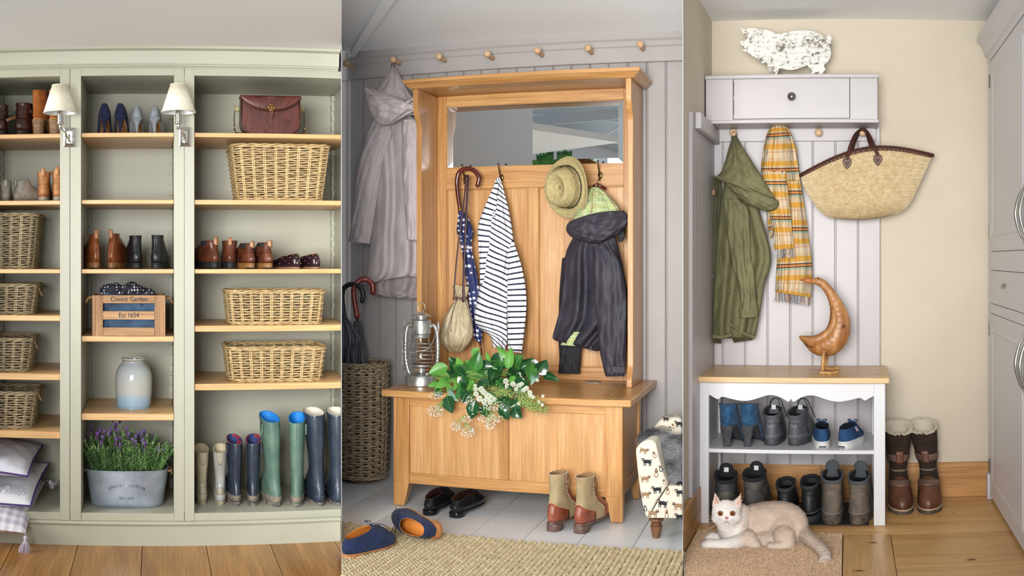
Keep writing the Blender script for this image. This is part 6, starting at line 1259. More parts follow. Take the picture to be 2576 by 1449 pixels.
# ---------------------------------------------------------------- small sofa with a dog asleep on it
LIN = M('printed_linen', 'd9d2c2', .9, col2='d0c8b6', sc=30, bump=.3, bsc=600); DF = 4.40
so = thing('dog_sofa', 'small linen sofa printed with little dogs, at the right edge', 'sofa', P(1680, 1305, 4.6))
def polyp(pts, d): return [(P(px, py, d)[0], P(px, py, d)[2]) for px, py in pts]
arm = polyp([(1625, 1303), (1616, 1270), (1609, 1230), (1603, 1180), (1599, 1140), (1600, 1128), (1610, 1116), (1627, 1107), (1640, 1107), (1649, 1115), (1657, 1150), (1668, 1190), (1680, 1220), (1650, 1265), (1632, 1300)], DF)
rpart(so, 'arm', G().prism(arm[::-1], DF, DF+.46, 'y'), LIN, .012)
seat = polyp([(1633, 1303), (1651, 1268), (1681, 1222), (1780, 1224), (1780, 1303)], DF); rpart(so, 'seat', G().prism(seat[::-1], DF-.003, DF+.46, 'y'), LIN, .010)
back = polyp([(1628, 1303), (1634, 1100), (1642, 1080), (1664, 1050), (1700, 1046), (1790, 1050), (1790, 1303)], DF+.46)
back = [(x, z) for x, z in back]; rpart(so, 'backrest', G().prism(back[::-1], DF+.40, DF+.54, 'y'), LIN, .02)
def motif(cx, cy, w, flip, hat=False, rot=0, sitting=False):
    """little printed dog as flat shapes: body, legs, head, tail (unit square)"""
    out = []
    def el(x, y, rx, ry, n=14): return [(x+rx*cos(a), y+ry*sin(a)) for a in np.linspace(0, 2*pi, n, endpoint=False)]
    if sitting: out += [(0, el(0, -.12, .2, .26)), (1, el(0, -.1, .1, .18)), (0, el(0, .22, .17, .15)), (2, el(0, .17, .09, .07))]
    else:
        out += [(0, [(-.30, .02), (-.25, .16), (.1, .18), (.34, .14), (.40, .0), (.36, -.14), (-.2, -.12), (-.3, -.06)])]
        for lx in (-.24, -.1, .2, .32): out.append((0, [(lx-.04, -.08), (lx+.045, -.08), (lx+.035, -.36), (lx-.03, -.36)]))
        out += [(0, el(-.33, .17, .15, .14)), (2, el(-.37, .13, .09, .08)), (0, el(.42, .17, .05, .05))]
    if hat: out += [(0, [(-.1, .34), (.1, .34), (.08, .52), (-.08, .52)]), (0, [(-.16, .33), (.16, .33), (.16, .36), (-.16, .36)])]
    out += [(3, el(-.40 if not sitting else -.06, .19 if not sitting else .25, .022, .022, 8)), (3, el(-.30 if not sitting else .06, .19 if not sitting else .25, .022, .022, 8))]
    s_ = -1 if flip else 1; return [(k, [(cx+w*(x*s_*cos(rot)-y*sin(rot)), cy-w*(y*cos(rot)+x*s_*sin(rot))) for x, y in p]) for k, p in out]
INKS = {0: M('print_black', '22242a', .9), 1: M('print_cream', 'e6dfcf', .9), 2: M('print_tan', 'a3805a', .9), 3: M('print_white', 'f0ece2', .9)}; INKB = {0: M('print_brown', '93765a', .9), 1: INKS[1], 2: M('print_dark', '3a302a', .9), 3: INKS[3]}
C8 = lambda x, y: (1580+x/4.022, 1020+y/4.022)
for (x, y, w, fl_, br, ht_, st_, pl, rot) in ((190,570,32,0,0,0,0,0,0),(175,740,30,1,1,0,0,0,0),(290,850,32,0,0,0,0,0,.1),(180,900,30,1,1,0,0,0,-.1),(285,690,30,0,1,1,1,0,0),(175,1040,22,0,0,0,1,0,.2),(265,500,26,0,1,0,1,0,.3),(330,640,24,0,0,0,1,0,.3),(365,775,22,0,1,0,1,0,.3),(160,455,28,1,1,0,0,0,-.3),(345,990,34,0,0,0,0,1,-.1),(505,1015,34,0,1,0,0,1,0),(255,1090,34,1,1,0,0,1,0),(390,1105,28,0,1,1,1,1,0),(400,870,26,1,1,1,1,1,0),(525,880,32,0,0,0,0,1,0),(520,1125,30,0,0,0,0,1,0),(515,185,28,0,0,0,0,2,0),(455,210,20,0,1,0,1,2,.2),(395,240,20,0,1,0,1,2,.3),(425,235,18,0,0,0,1,2,.3),(360,255,18,0,0,0,1,2,.3),(380,135,20,0,0,0,0,2,0),(330,290,18,0,0,0,1,2,.3)):
    px, py = C8(x, y); dd = {0: DF-.0012, 1: DF-.0042, 2: DF+.3988}[pl]; gs_ = {}
    for k, p in motif(px, py, w*.92, fl_, ht_, rot, st_):
        gs_.setdefault(k, G()).poly([P(a, b, dd-.0002*k) for a, b in p])
    for k, g in gs_.items(): rpart(so, 'dog_print', g, (INKB if br else INKS)[k], kind='stuff')
lx = P(1651, 1340, DF+.045); g = G(); sc_ = 4.45/F; zt_ = P(1651, 1303, DF+.04)[2]
pr = [(.0, .0), (9*sc_, .0), (10*sc_, .006), (15*sc_, zt_*.52), (15.5*sc_, zt_*.6), (11*sc_, zt_*.63), (11*sc_, zt_*.66), (14*sc_, zt_*.69), (14*sc_, zt_*.72), (11*sc_, zt_*.75), (12*sc_, zt_*.80), (18*sc_, zt_*.88), (19.5*sc_, zt_*.93), (18*sc_, zt_*.99), (16*sc_, zt_), (0, zt_)]
g.lathe(pr, (lx[0], lx[1], 0), 28); rpart(so, 'leg', g, wood('walnut_leg', '4c3222', '7a5236', None, 'z', 2, .4, .2, .5), smooth=True, angle=.6)
g = G(); g.lathe(pr, (lx[0], lx[1]+.40, 0), 20); rpart(so, 'leg', g, MATS['walnut_leg'], smooth=True, angle=.6)
clip(so, 'R2', .003)
dk = P(1712, 1165, 4.55); dog = thing('dog', 'shaggy grey dog asleep with its head on the small sofa', 'dog', dk); pxm = 4.6/F
PD = lambda px, py, d: tuple(P(px, py, d))
sh = [('e', PD(1700, 1150, 4.62), (46*pxm, .10, 44*pxm)), ('e', PD(1692, 1130, 4.60), (40*pxm, .08, 30*pxm)), ('t', [PD(1700, 1165, 4.56), PD(1705, 1195, 4.50), PD(1711, 1218, 4.46)], [.055, .042, .030]), ('e', PD(1740, 1140, 4.66), (60*pxm, .12, 45*pxm)), ('t', [PD(1668, 1108, 4.60), PD(1642, 1098, 4.56), PD(1620, 1103, 4.50), PD(1612, 1108, 4.47)], [.035, .03, .022, .010])]
me = blob('dog_body', sh, .009, 5)
G1, G2, G3 = lin('a2a3a8')[:3], lin('e0dfdd')[:3], lin('3c3d42')[:3]
def dogcol(Pn, seed=0):
    n = len(Pn); rg = np.random.default_rng(seed); q = .5+.5*np.sin(Pn[:, 0]*55+Pn[:, 2]*40+np.sin(Pn[:, 2]*60)*1.5); m_ = rg.random(n)[:, None]; base = np.array(G1)*(1-.5*m_)+np.array(G2)*.5*m_*q[:, None]; ctr = np.array(PD(1690, 1160, 4.5)); dk_ = np.exp(-((Pn[:, 0]-ctr[0])**2+(Pn[:, 2]-ctr[2])**2)/(.03**2))[:, None]
    ear = np.clip((np.array(PD(1655, 1100, 4.5))[0]-Pn[:, 0])/.03, 0, 1)[:, None]; return base*(.55+.75*rg.random((n, 1)))*(1-.75*np.maximum(dk_, ear*.8))+np.array(G3)*.6*np.maximum(dk_, ear*.8)
gf, Pr = fur(me, 15000, lambda P_: np.full(len(P_), .040), .0017, lambda P_: np.column_stack([np.sin(P_[:, 2]*30)*.6-.1, np.full(len(P_), -.5), np.full(len(P_), -.9)]), .45, .55, 4, .8)
vc = np.zeros((len(me.vertices), 3)); co = np.zeros(len(me.vertices)*3); me.vertices.foreach_get('co', co); set_col(me, dogcol(co.reshape(-1, 3))*.6); FURM = tint_mat('animal_fur', .75)
mesh_part(dog, 'body', me, FURM)
mf = gf.mesh('fur', None, True); set_col(mf, np.repeat(dogcol(Pr, 3), 5, axis=0)); mf.transform(Matrix.Translation(-ORG[dog.name])); ff = link('fur', mf, FURM, dog, 0, 'stuff')
g = G(); g.ball(P(1712, 1220, 4.425), (.020, .014, .016), 16, 10); rpart(dog, 'nose', g, M('dog_nose', '15161c', .2), smooth=True)
g = G(); g.ball(P(1688, 1168, 4.50), (.012, .010, .007), 14, 8); rpart(dog, 'eye', g, M('dog_eye', '120e0c', .08), smooth=True)
clip(dog, 'R2', .003)
# ================================================================ room 3: hall corner with the shoe bench
use(R3); P = R3.P
D3 = 5.25; XW = -.728; XC = .739
BEI = M('beige_wall_paint', 'd3c8b4', .75, col2='cec2ad', sc=2, bump=.06, bsc=150)
LIL = M('pale_mauve_paint', 'bbb6b7', .42, col2='b6b1b3', sc=3, bump=.03, bsc=200)
zc3 = 1.263+D3*.2408
struct('wall_back_right', G().box(XW-.05, XC+.6, D3, D3+.06, 0, zc3), BEI, (0, D3, 0))
wl3 = struct('wall_left', G().box(XW-.05, XW, 4.1, D3, 0, zc3), BEI, (XW, 4.7, 0)); clip(wl3, 'L3', .002)
g = G(); g.prism(wedge(R3, 3.5, 5.35, AZB, .60), zc3, zc3+.05, 'z'); struct('ceiling_right', g, CE2, (0, 4.5, zc3))
g = G(); g.prism(wedge(R3, 3.2, 5.35, AZB, .60), -.06, -.0125, 'z'); fl = struct('floor_right', g, M('underfloor', '4a3626', .9), (0, 0, -.06))
F3 = wood('floor_oak_pale', 'b98850', 'd9b07a', 'c89c62', 'x', .5, .35, .15, .35); F3Y = wood('floor_oak_pale_y', 'b98850', 'd9b07a', 'c89c62', 'y', .5, .35, .15, .35)
xs0 = R3.X(2121, 4.5); xs1 = R3.X(2243, 4.45); gp = .0012
for (a, b, ya, yb) in ((-1, 1.2, 5.08, 5.25), (-1, 1.4, 4.755, 5.08), (-1, 1.4, 4.556, 4.755), (xs1, 1.4, 4.41, 4.556), (xs1, 1.4, 4.064, 4.41), (xs1, 1.4, 3.7, 4.064), (xs1, 1.4, 3.2, 3.7)):
    rpart(fl, 'floorboard', G().box(a+gp, b-gp, ya+gp, yb-gp, -.0125, 0), F3, .001)
rpart(fl, 'floorboard', G().box(xs0+gp, xs1-gp, 3.2, 4.556-gp, -.0125, 0), F3Y, .001)
KN = M('knot', '4a2e18', .6)
KM = M('knot_ring', '8a5a30', .5, col2='b98850', sc=60, c=(.3, .75))
for px, py, w in ((2196, 1365, 12), (2445, 1408, 14), (2400, 1290, 6), (2160, 1436, 14)):
    a = (px-1288)/F-R3.phi; d = HC*F/(py-H0)*cos(a); c = Vector((d*tan(a), d, 0)); n = 18; g = G(); rg = np.random.default_rng(px)
    g.prism([(c[0]+w*.0019*(1+.25*rg.normal())*cos(q), c[1]+w*.0011*(1+.25*rg.normal())*sin(q)) for q in np.linspace(0, 2*pi, n, endpoint=False)], .0, .0004, 'z'); o = rpart(fl, 'knot', g, KM)
    g = G(); g.prism([(c[0]+w*.0010*cos(q), c[1]+w*.00045*sin(q)) for q in np.linspace(0, 2*pi, n, endpoint=False)], .0004, .0007, 'z'); rpart(o, 'knot_core', g, KN)
clip(fl, 'L3', 0)
SKO = wood('skirting_oak', 'a9743e', 'c8955a', None, 'x', .7, .4, .2, .4)
struct('baseboard_back', G().box(XW, R3.X(2065, 5.23), 5.228, D3, 0, .182), SKO, (0, 5.23, 0), .003); struct('baseboard_right', G().box(R3.X(2066, 5.23), XC+.1, 5.228, D3, 0, .182), SKO, (.4, 5.23, 0), .003)
bl = struct('baseboard_left', G().box(XW+.0, XW+.026, 4.2, 5.225, 0, .175), wood('skirting_oak_y', 'a9743e', 'c8955a', None, 'y', .7, .4, .2, .4), (XW, 4.6, 0), .003); clip(bl, 'L3', .002)
# panelling behind and beside the bench
zpb = .40; t = thing('wall_panelling', 'pale mauve tongue-and-groove panelling above the bench', 'panelling', (-.2, 5.2, 0))
xr = R3.X(2214, 5.2); w = R3.X(2102, 5.2)-R3.X(2045, 5.2); x = xr; zr3 = R3.Z(355, 5.19, 2000)
while x > XW+.02:
    xa = max(x-w, XW+.001)
    rpart(t, 'plank', G().prism([(xa+.0004, 5.225), (xa+.0004, 5.206), (xa+.003, 5.203), (xa+.006, 5.203), (xa+.008, 5.206), (xa+.010, 5.203), (x-.003, 5.203), (x-.0004, 5.206), (x-.0004, 5.225)], .182, zr3+.1, 'z'), LIL); x -= w
y = 5.2; 
while y > 4.5:
    ya = max(y-.11, 4.46); xo = XW+.02
    rpart(t, 'side_plank', G().prism([(XW+.001, ya+.0002), (xo-.0012, ya+.0002), (xo, ya+.0015), (xo, y-.0015), (xo-.0012, y-.0002), (XW+.001, y-.0002)], .176, 1.93, 'z'), LIL); y -= .11
rpart(t, 'side_rail', G().prism([(XW+.021, 1.862), (XW+.046, 1.862), (XW+.05, 1.866), (XW+.05, 1.932), (XW+.046, 1.938), (XW+.021, 1.938)], 4.53, 5.195, 'y'), LIL, .003)
# wall cupboard with peg rail
zb_t = R3.Z(186, 4.955, 1990); zb_b = R3.Z(309, 4.955, 1990); bx0, bx1 = R3.X(1776, 4.97), R3.X(2207, 4.97)
cu = thing('wall_cupboard', 'pale mauve wall cupboard with one wide door above the coat pegs', 'cupboard', ((bx0+bx1)/2, 5.1, zb_b))
zd0, zd1 = R3.Z(298, 4.97, 1990), R3.Z(197, 4.97, 1990); dx0, dx1 = R3.X(1844, 4.97), R3.X(2138, 4.97)
rpart(cu, 'top_board', G().box(bx0-.004, bx1+.008, 4.955, 5.248, zb_t-.02, zb_t), LIL, .004); rpart(cu, 'bottom_board', G().box(R3.X(1786, 4.955), bx1+.008, 4.955, 5.2, zb_b, zb_b+.018), LIL, .004)
for nm, a, b, c, d in (('face_panel', bx0, dx0-.001, zb_b+.018, zb_t-.02), ('face_panel', dx1+.001, bx1, zb_b+.018, zb_t-.02), ('face_rail', dx0-.001, dx1+.001, zd1+.0015, zb_t-.02), ('face_rail', dx0-.001, dx1+.001, zb_b+.018, zd0-.0015)): rpart(cu, nm, G().box(a, b, 4.97, 4.99, c, d), LIL)
rpart(cu, 'side_panel', G().box(bx1-.018, bx1, 4.9905, 5.248, zb_b+.018, zb_t-.02), LIL); rpart(cu, 'side_panel', G().box(bx0, bx0+.018, 4.9905, 5.248, zb_b+.018, zb_t-.02), LIL); rpart(cu, 'gap_shade_sheet', G().box(bx0+.02, bx1-.02, 5.0, 5.01, zb_b+.02, zb_t-.022), M('shadow_gap', '2a2828', .9))  # dark sheet behind the face; shade of the door gaps put into its colour
dr = rpart(cu, 'door', G().box(dx0+.002, dx1-.002, 4.9695, 4.988, zd0+.001, zd1-.001), LIL, .001)
def knob(par, c, r, mat=PEWTER, ax='y'):
    g = G(); g.lathe([(r*.45, 0), (r*.4, r*.8), (r*.5, r*1.0), (r*.95, r*1.2), (r*1.0, r*1.6), (r*.75, r*1.95), (0, r*2.05)], (0, 0, 0), 24)
    M_ = Matrix.Rotation(pi/2, 4, 'X') if ax == 'y' else Matrix.Rotation(-pi/2, 4, 'Y'); rpart(par, 'knob', G().merge(g, Matrix.Translation(c)@M_), mat, smooth=True)
knob(dr, P(1992, 245, 4.969), .0205)
for y0, y1 in ((205, 242), (251, 288)):
    g = G(); a, b = P(1845, y0, 4.966), P(1845, y1, 4.966); g.tube([a, b], .0028, 8); g.box(a[0]-.004, a[0]+.004, 4.968, 4.9695, b[2], a[2]); rpart(dr, 'hinge', g, PEWTER, kind='stuff')
zq0, zq1 = R3.Z(355, 5.18, 2000), R3.Z(322, 5.18, 2000)
rpart(cu, 'peg_rail', G().box(R3.X(1806, 5.18), bx1-.001, 5.182, 5.2025, zq0, zq1-.0005), LIL, .003)
for px, lb in ((1848, 'beech peg holding the green parka, leftmost under the wall cupboard'), (1960, 'beech peg with the checked scarf over it'), (2060, 'beech peg with nothing on it, third under the wall cupboard'), (2170, 'beech peg holding the straw basket, rightmost under the wall cupboard')):
    peg('coat_peg', lb, P(px, 337, 5.182), .072, .0185, 'beech pegs under the wall cupboard', .0)
# pig
pig = [(570,232),(600,250),(640,238),(700,235),(750,248),(820,252),(880,272),(930,290),(970,292),(1030,275),(1100,262),(1200,258),(1280,265),(1340,290),(1390,325),(1420,352),(1418,320),(1428,304),(1445,302),(1460,320),(1464,350),(1456,375),(1464,410),(1452,408),(1450,430),(1460,480),(1450,530),(1425,570),(1390,600),(1392,620),(1407,645),(1385,665),(1375,690),(1357,724),(1310,724),(1320,695),(1345,668),(1305,672),(1287,692),(1282,724),(1243,724),(1253,690),(1275,668),(1268,645),(1240,625),(1225,602),(1190,615),(1140,635),(1080,650),(1020,648),(960,635),(940,655),(930,690),(925,724),(853,724),(863,690),(853,660),(840,630),(825,590),(780,580),(740,550),(690,520),(660,490),(620,470),(588,460),(582,448),(612,446),(600,425),(580,415),(566,400),(564,375),(572,355),(600,365),(625,350),(645,325),(610,308),(585,280)]
t_ = NT('flaking_white_paint'); co = t_.coord(); n1 = t_.noise(t_.coord((1, 1, 1.6)), 38, 6, .75, .4); n2 = t_.noise(co, 9, 3)
f_ = t_.math('ADD', t_.math('MULTIPLY', n1, .75), t_.math('MULTIPLY', n2, .4)); PIG = t_.done(t_.ramp(f_, [(.45, '4a4038'), (.505, '8d8476'), (.55, 'd9d8d2'), (.8, 'e6e5e0')]), .6, 0, t_.bump(n1, .5, .002))
dp_ = 5.06; zg = zb_t; pts = [P(1718+x/3.916, y/3.916, dp_) for x, y in pig]; zmin = min(p[2] for p in pts)
g = G().prism([(p[0], p[2]-zmin+zg) for p in pts][::-1], dp_, dp_+.012, 'y'); pg = solo('pig_plaque', g, PIG, 'flaking white painted wooden pig cut-out standing on the wall cupboard', 'ornament', (P(1975, 180, dp_)[0], dp_, zg), .0008)
# ---------------------------------------------------------------- shoe bench
BW = M('white_bench_paint', 'd6d6da', .35, bump=.02, bsc=200); BT = wood('bench_oak', 'c39a66', 'ddb985', None, 'x', .8, .35, .15, .35)
fb = 4.69; kb = 5.19; zt3 = .703; zu3 = .676
bn = thing('shoe_bench', 'white shoe bench with oak top, scalloped apron and open shelf', 'bench', (0, 4.9, 0)); bn.location = R.W((-.3, 4.9, 0)); ORG[bn.name] = Vector((-.3, 4.9, 0))
X3 = lambda px: R3.X(px, fb)
rpart(bn, 'bench_top', G().box(X3(1745), X3(2237), fb-.035, kb, zu3, zt3), BT, .004)
La, Lb, Ra, Rb = X3(1755), X3(1783), X3(2198), X3(2227)
for a, b in ((La, Lb), (Ra, Rb)):
    rpart(bn, 'leg', G().box(a, b, fb, fb+.055, 0, zu3), BW, .003); rpart(bn, 'leg', G().box(a, b, kb-.06, kb-.005, 0, zu3), BW, .003)
    rpart(bn, 'side_panel', G().box(a+.012, b-.012, fb+.055, kb-.06, .05, zu3), BW)
hp = [(0, 548), (.08, 566), (.105, 571), (.13, 566), (.17, 558), (.3, 570), (.42, 577), (.52, 572), (.63, 558), (.72, 547), (.80, 547), (.88, 558), (.93, 570), (.96, 577), (.985, 574), (1.0, 562)]
zc_ = lambda yc: R3.Z(720+yc/1.987, fb, 1990); cv = curve([(s_, y, 0) for s_, y in hp], 60); xm = (Lb+Ra)/2; hw = (Ra-Lb)/2
pl = [(Lb+hw*min(1, max(0, c[0])), zc_(c[1])) for c in cv]+[(Ra-hw*min(1, max(0, c[0])), zc_(c[1])) for c in cv[::-1]]
g = G(); up = [(x, zu3) for x, z in pl]; n = len(pl); y0, y1 = fb+.006, fb+.024
b = g.add([(x, y0, z) for x, z in pl]+[(x, y0, z) for x, z in up]+[(x, y1, z) for x, z in pl]+[(x, y1, z) for x, z in up])
for i in range(n-1): g.p += [[b+i, b+i+1, b+n+i+1, b+n+i], [b+2*n+i+1, b+2*n+i, b+3*n+i, b+3*n+i+1], [b+2*n+i, b+2*n+i+1, b+i+1, b+i]]
rpart(bn, 'scalloped_apron', g, BW)
zs3 = .355; rpart(bn, 'shelf', G().box(Lb-.015, Ra+.015, fb+.008, kb-.01, zs3-.019, zs3), BW, .003)
rpart(bn, 'back_rail', G().box(Lb, Ra, kb-.03, kb-.012, zu3-.07, zu3), BW)
mt_ = solo('rubber_mat', G().box(X3(1800), X3(2186), 4.695, 5.12, .0005, .007), M('black_ribbed_rubber', '1e1f21', .7, bump=1.0, bsc=300, bst=(1, 1, 1)), 'thin black rubber mat under the lowest row of boots', 'mat', (-.25, 4.9, 0), .002)
# ---------------------------------------------------------------- footwear in and beside the bench
def sh3(name, label, group, px, py, top, w, rz, z, build, cat='shoe'):
    a = (px-1288)/F-R3.phi; rho = (HC-z)*F/(py-H0); d = rho*cos(a); t = thing(name, label, cat, (d*tan(a), d, z), math.radians(rz), group); build(t, R3.Z(top, d, px)-z, 1.12*w*rho/F); return t
BSU = SUEDE('petrol_suede', '2c5a80', '17344f'); CRE = M('crepe_heel', '47484c', .85, col2='35363a', sc=60, bump=.6, bsc=350)
def shaft_open(h0, L): return [(.004, .004, 0, L, .52, 1), (.024, .024, -.006, L, .57, 1), (.045, .045, -.008, L*.93, .56, 1), (.06, .065, -.008, L*.72, .51, .8), (.075, .085, -.006, .6*L, .47, .5), (h0*.85, h0*.85, -.004, .5*L, .46, 0), (h0, h0-.012, -.004, .48*L, .49, 0)]
for px, w, lb in ((1825, 44, 'petrol blue suede ankle boot with a tall grey heel, leftmost on the bench shelf'), (1877, 44, 'petrol blue suede ankle boot with a tall grey heel, beside the grey walking shoes')):
    sh3('heeled_ankle_boot', lb, 'petrol blue suede ankle boots', px, 1126, 1016, w, -8, zs3, b_heeled(BSU, CRE, .098, hw=.42, hb=.74, sh=.5, hy=.06, shaft=shaft_open, lin_='15171b'), 'boot')
GRL = leather('grey_nubuck', '5c5f64', '44474c', .6, .2); GRS = M('grey_sole3', '3f4245', .6); LB = M('tag_white', 'c9cbce', .6)
def walk(mat, sole, pad, tongue_h=.02, tag=None, L=.28, laces=True, strip=None, band=None, ts=.03, mud=None, loop=None, lacearc=False, tonguelabel=True, cw=.41, notch=.16):
    def f(t, H, W):
        k = H-ts; lev = [(ts, ts, 0, L, .47, 1), (ts+.02, ts+.022, -.007, L, .5, 1), (ts+k*.4, ts+k*.42, -.004, L*.95, .48, 1), (ts+k*.6, ts+k*.75, .0, L*.74, .45, .8), (ts+k*.78, ts+k*1.0, .003, .58*L, .43, .5), (H-.012, H+.02, .002, .50*L, cw, .2), (H, H+.035, .0, .48*L, cw*1.02, .1)]
        s = Shoe(L, W, lev); part(t, 'upper', s.upper(), mat, smooth=True); part(t, 'lining', s.lining(.6, ins=.008), M('lining_15171b', '15171b', .9), smooth=True)
        part(t, 'sole', s.sole(ts, grow=.005), sole, smooth=True, angle=.7)
        cl = part(t, 'padded_collar', s.patch(-2.2, 2.2, .84, 1.0, .005, 36, 8), pad, smooth=True); g = G(); a = np.linspace(-2.3, 2.3, 44); g.tube(s.S(a, 1.0), .0055, 8); part(t, 'collar_roll', g, pad, smooth=True)
        part(t, 'heel_counter', s.patch(-1.3, 1.3, .06, (lambda q: .62-.25*np.abs(2*q-1)**2), .0018, 24), mud or mat, smooth=True)
        if band: part(t, 'sole_band', s.patch(-pi, pi, .0, .14, .003, 44), band, smooth=True)
        if strip: st = part(t, 'heel_strip', s.patch(-.34, .34, .42, .52, .0035, 12), strip, smooth=True); return_ = st
        g = G(); s.line(np.linspace(-1.3, 1.3, 20), [.16]*20, .0011, .003, 40, g); part(t, 'stitching', g, M('stitch_grey', '9a9ca0', .7), smooth=True)
        if loop: part(t, 'pull_loop', s.patch(-.13, .13, .5, .98, .006, 8), loop, smooth=True)
        tp = s.S(np.array([pi]), 1.0)[0]; c = tp+np.array((0, -.008, -.01)); w_ = W*.27; hh = tongue_h
        rows = [[(x_*(1-.25*(q > .8)*(q-.8)*5), c[1]-.012*q+.01*abs(x_/w_)**2, c[2]-.03+(hh+.03)*q-.012*abs(x_/w_)**3*(q > .5)) for x_ in np.linspace(-w_, w_, 9)] for q in np.linspace(0, 1, 9)]
        g = G(); g.grid(rows); o = part(t, 'tongue', g, pad, smooth=True); sd = o.modifiers.new('s', 'SOLIDIFY'); sd.thickness = .008; sd.offset = 0
        if tonguelabel: g = G(); g.box(-.011, .011, c[1]-.0175, c[1]-.0165, c[2]+hh*.1-.006, c[2]+hh*.1+.016); part(o, 'size_label', g, LB)
        if laces: part(t, 'laces', s.laces(.6, .95, 4, .36, .0018), RUB, smooth=True, kind='stuff')
        if lacearc:
            g = G(); g.tube(curve([tp+np.array((-.02, 0, 0)), tp+np.array((-.012, -.02, .035)), tp+np.array((.03, -.02, .035)), tp+np.array((.045, .0, -.005)), tp+np.array((.06, .03, -.06))], 26), .0022, 6); g.tube(curve([tp+np.array((.03, 0, 0)), tp+np.array((.015, -.02, .038)), tp+np.array((-.01, -.01, .025)), tp+np.array((-.03, .01, -.01)), tp+np.array((-.055, .02, -.03))], 26), .0022, 6); part(t, 'loose_lace', g, RUB, smooth=True, kind='stuff')
        return s
    return f
TAG = M('tooled_tag', '6d7075', .5)
def rock(t, H, W):
    s = walk(GRL, GRS, GRL, .004, strip=TAG, band=M('grey_band2', '55585c', .6), lacearc=True)(t, H, W); st = [k for k in kids(t) if k.name.startswith('heel_strip')][0]; c = s.S(np.array([0.]), .47)[0]
    txt(st, 'lettering', 'ROCKPORT', .0062, (0, c[1]-.0052, c[2]), M('tag_ink', '2c2e31', .7), room=False)
for px, w, rz, lb in ((1939, 50, -3, 'grey nubuck walking shoe with a tooled tag, beside the blue boots'), (1995, 50, -16, 'grey nubuck walking shoe with loose looping laces, beside the navy plimsolls')):
    sh3('walking_shoe', lb, 'grey walking shoes', px, 1122, 1048, w, rz, zs3, rock)
NC = M('navy_canvas', '245280', .85, col2='1b3a60', sc=20, bump=.6, bsc=700); NCD = M('navy_canvas_dark', '16283f', .85, bump=.5, bsc=700); WR = M('white_rubber', 'd9d9d6', .4)
def plims(t, H, W):
    L = .26; ts = .024; lev = [(ts, ts, 0, L, .47, 1), (ts+.012, ts+.014, -.004, L-.001, .475, 1), (ts+.026, ts+.03, -.003, L*.95, .45, 1), (H*.8, H*.82, .002, L*.78, .41, .9), (H-.004, H+.004, .007, .64*L, .37, .7), (H, H+.014, .009, .58*L, .36, .6)]
    s = Shoe(L, W, lev); part(t, 'upper', s.upper(), NC, smooth=True); part(t, 'lining', s.lining(.6), M('lining_1a2433', '1a2433', .9), smooth=True); so_ = part(t, 'sole', s.sole(ts, grow=.005), WR, smooth=True, angle=.7); part(t, 'foxing', s.patch(-pi, pi, .0, .2, .003, 44), WR, smooth=True)
    g = s.sole(.003, grow=.003, z0=-.0); part(t, 'gum_sole', g, M('gum_rubber', '9a5f38', .6), smooth=True); g = G(); s.line([0, 0], [.22, .98], .0012, .0008, 16, g); part(t, 'back_seam', g, NC, smooth=True)
    g = G(); yb = -.0125+.0; g.box(-.0165, .0165, yb, yb+.004, .006, .017); tg = part(t, 'heel_tag', g, M('tag_black', '1d2024', .5)); txt(tg, 'lettering', 'SUPERGA', .0072, (0, yb-.0006, .0115), LB, room=False)
    part(t, 'laces', s.laces(.7, .95, 3, .34, .0022), NC, smooth=True, kind='stuff'); tp = s.S(np.array([pi]), .97)[0]; g = G()
    for sg in (-1, 1): g.tube(curve([tp, tp+np.array((sg*.012, -.01, .014)), tp+np.array((sg*.026, -.004, .01)), tp+np.array((sg*.014, .006, .002)), tp], 14), .003, 6, flat=.5); g.tube(curve([tp, tp+np.array((sg*.016, -.014, .004)), tp+np.array((sg*.02, -.02, -.008))], 8), .0022, 6)
    part(t, 'lace_bow', g, NC, smooth=True, kind='stuff'); part(t, 'side_tag', s.patch(pi*.5, pi*.58, .55, .8, .002, 5, 5), M('side_tag_white', 'c8b4b8', .7), smooth=True)
for px, w, rz, lb in ((2069, 47, 3, 'navy canvas plimsoll with white rubber sole, left of its pair'), (2118, 47, -20, 'navy canvas plimsoll with a big lace bow, right of its pair')):
    sh3('plimsoll', lb, 'navy canvas plimsolls', px, 1130, 1081, w, rz, zs3, plims)
HK1 = leather('black_hiking', '303338', '5a5448', .7, .3, 14); MUDL = leather('muddy_nubuck', '7a6a5a', '56524e', .85, .4, 16); PADG = M('grey_padding', '4a4e53', .8, bump=.4, bsc=500); PADB = M('black_padding', '17181b', .9, bump=.4, bsc=500); MESH = M('grey_mesh', '6c7076', .8, col2='34373c', sc=200, st=(1, 1, 6)); SOLEM = M('lugged_sole', '3c3934', .8, col2='6b5c4c', sc=40, bump=.5, bsc=120)
lw = 'boots on the floor under the bench'
for px, top, rz, lb in ((1824, 1212, 4, 'dark hiking shoe with raised tongue, behind the cat head'), (1889, 1207, -8, 'dark hiking shoe with tilted tongue, behind the cat shoulder')):
    sh3('hiking_shoe', lb, 'dark hiking shoes', px, 1319, top, 60, rz, 0.007, walk(HK1, SOLEM, PADB, .04, loop=M('black_webbing', '1d1e20', .7), mud=HK1, laces=True))
for px, top, rz, lb in ((1972, 1232, -4, 'black leather lace-up ankle boot behind the cat back'), (2032, 1226, -8, 'black leather lace-up ankle boot beside the muddy walking boots')):
    sh3('laced_boot', lb, 'black laced ankle boots', px, 1316, top, 50, rz, 0.007, walk(leather('matt_black', '222427', '1a1b1d', .5, .2), GRS, M('black_collar', '2a2c2f', .7), -.005, tonguelabel=False, strip=None, loop=M('black_back_tab', '1c1d20', .6)), 'boot')
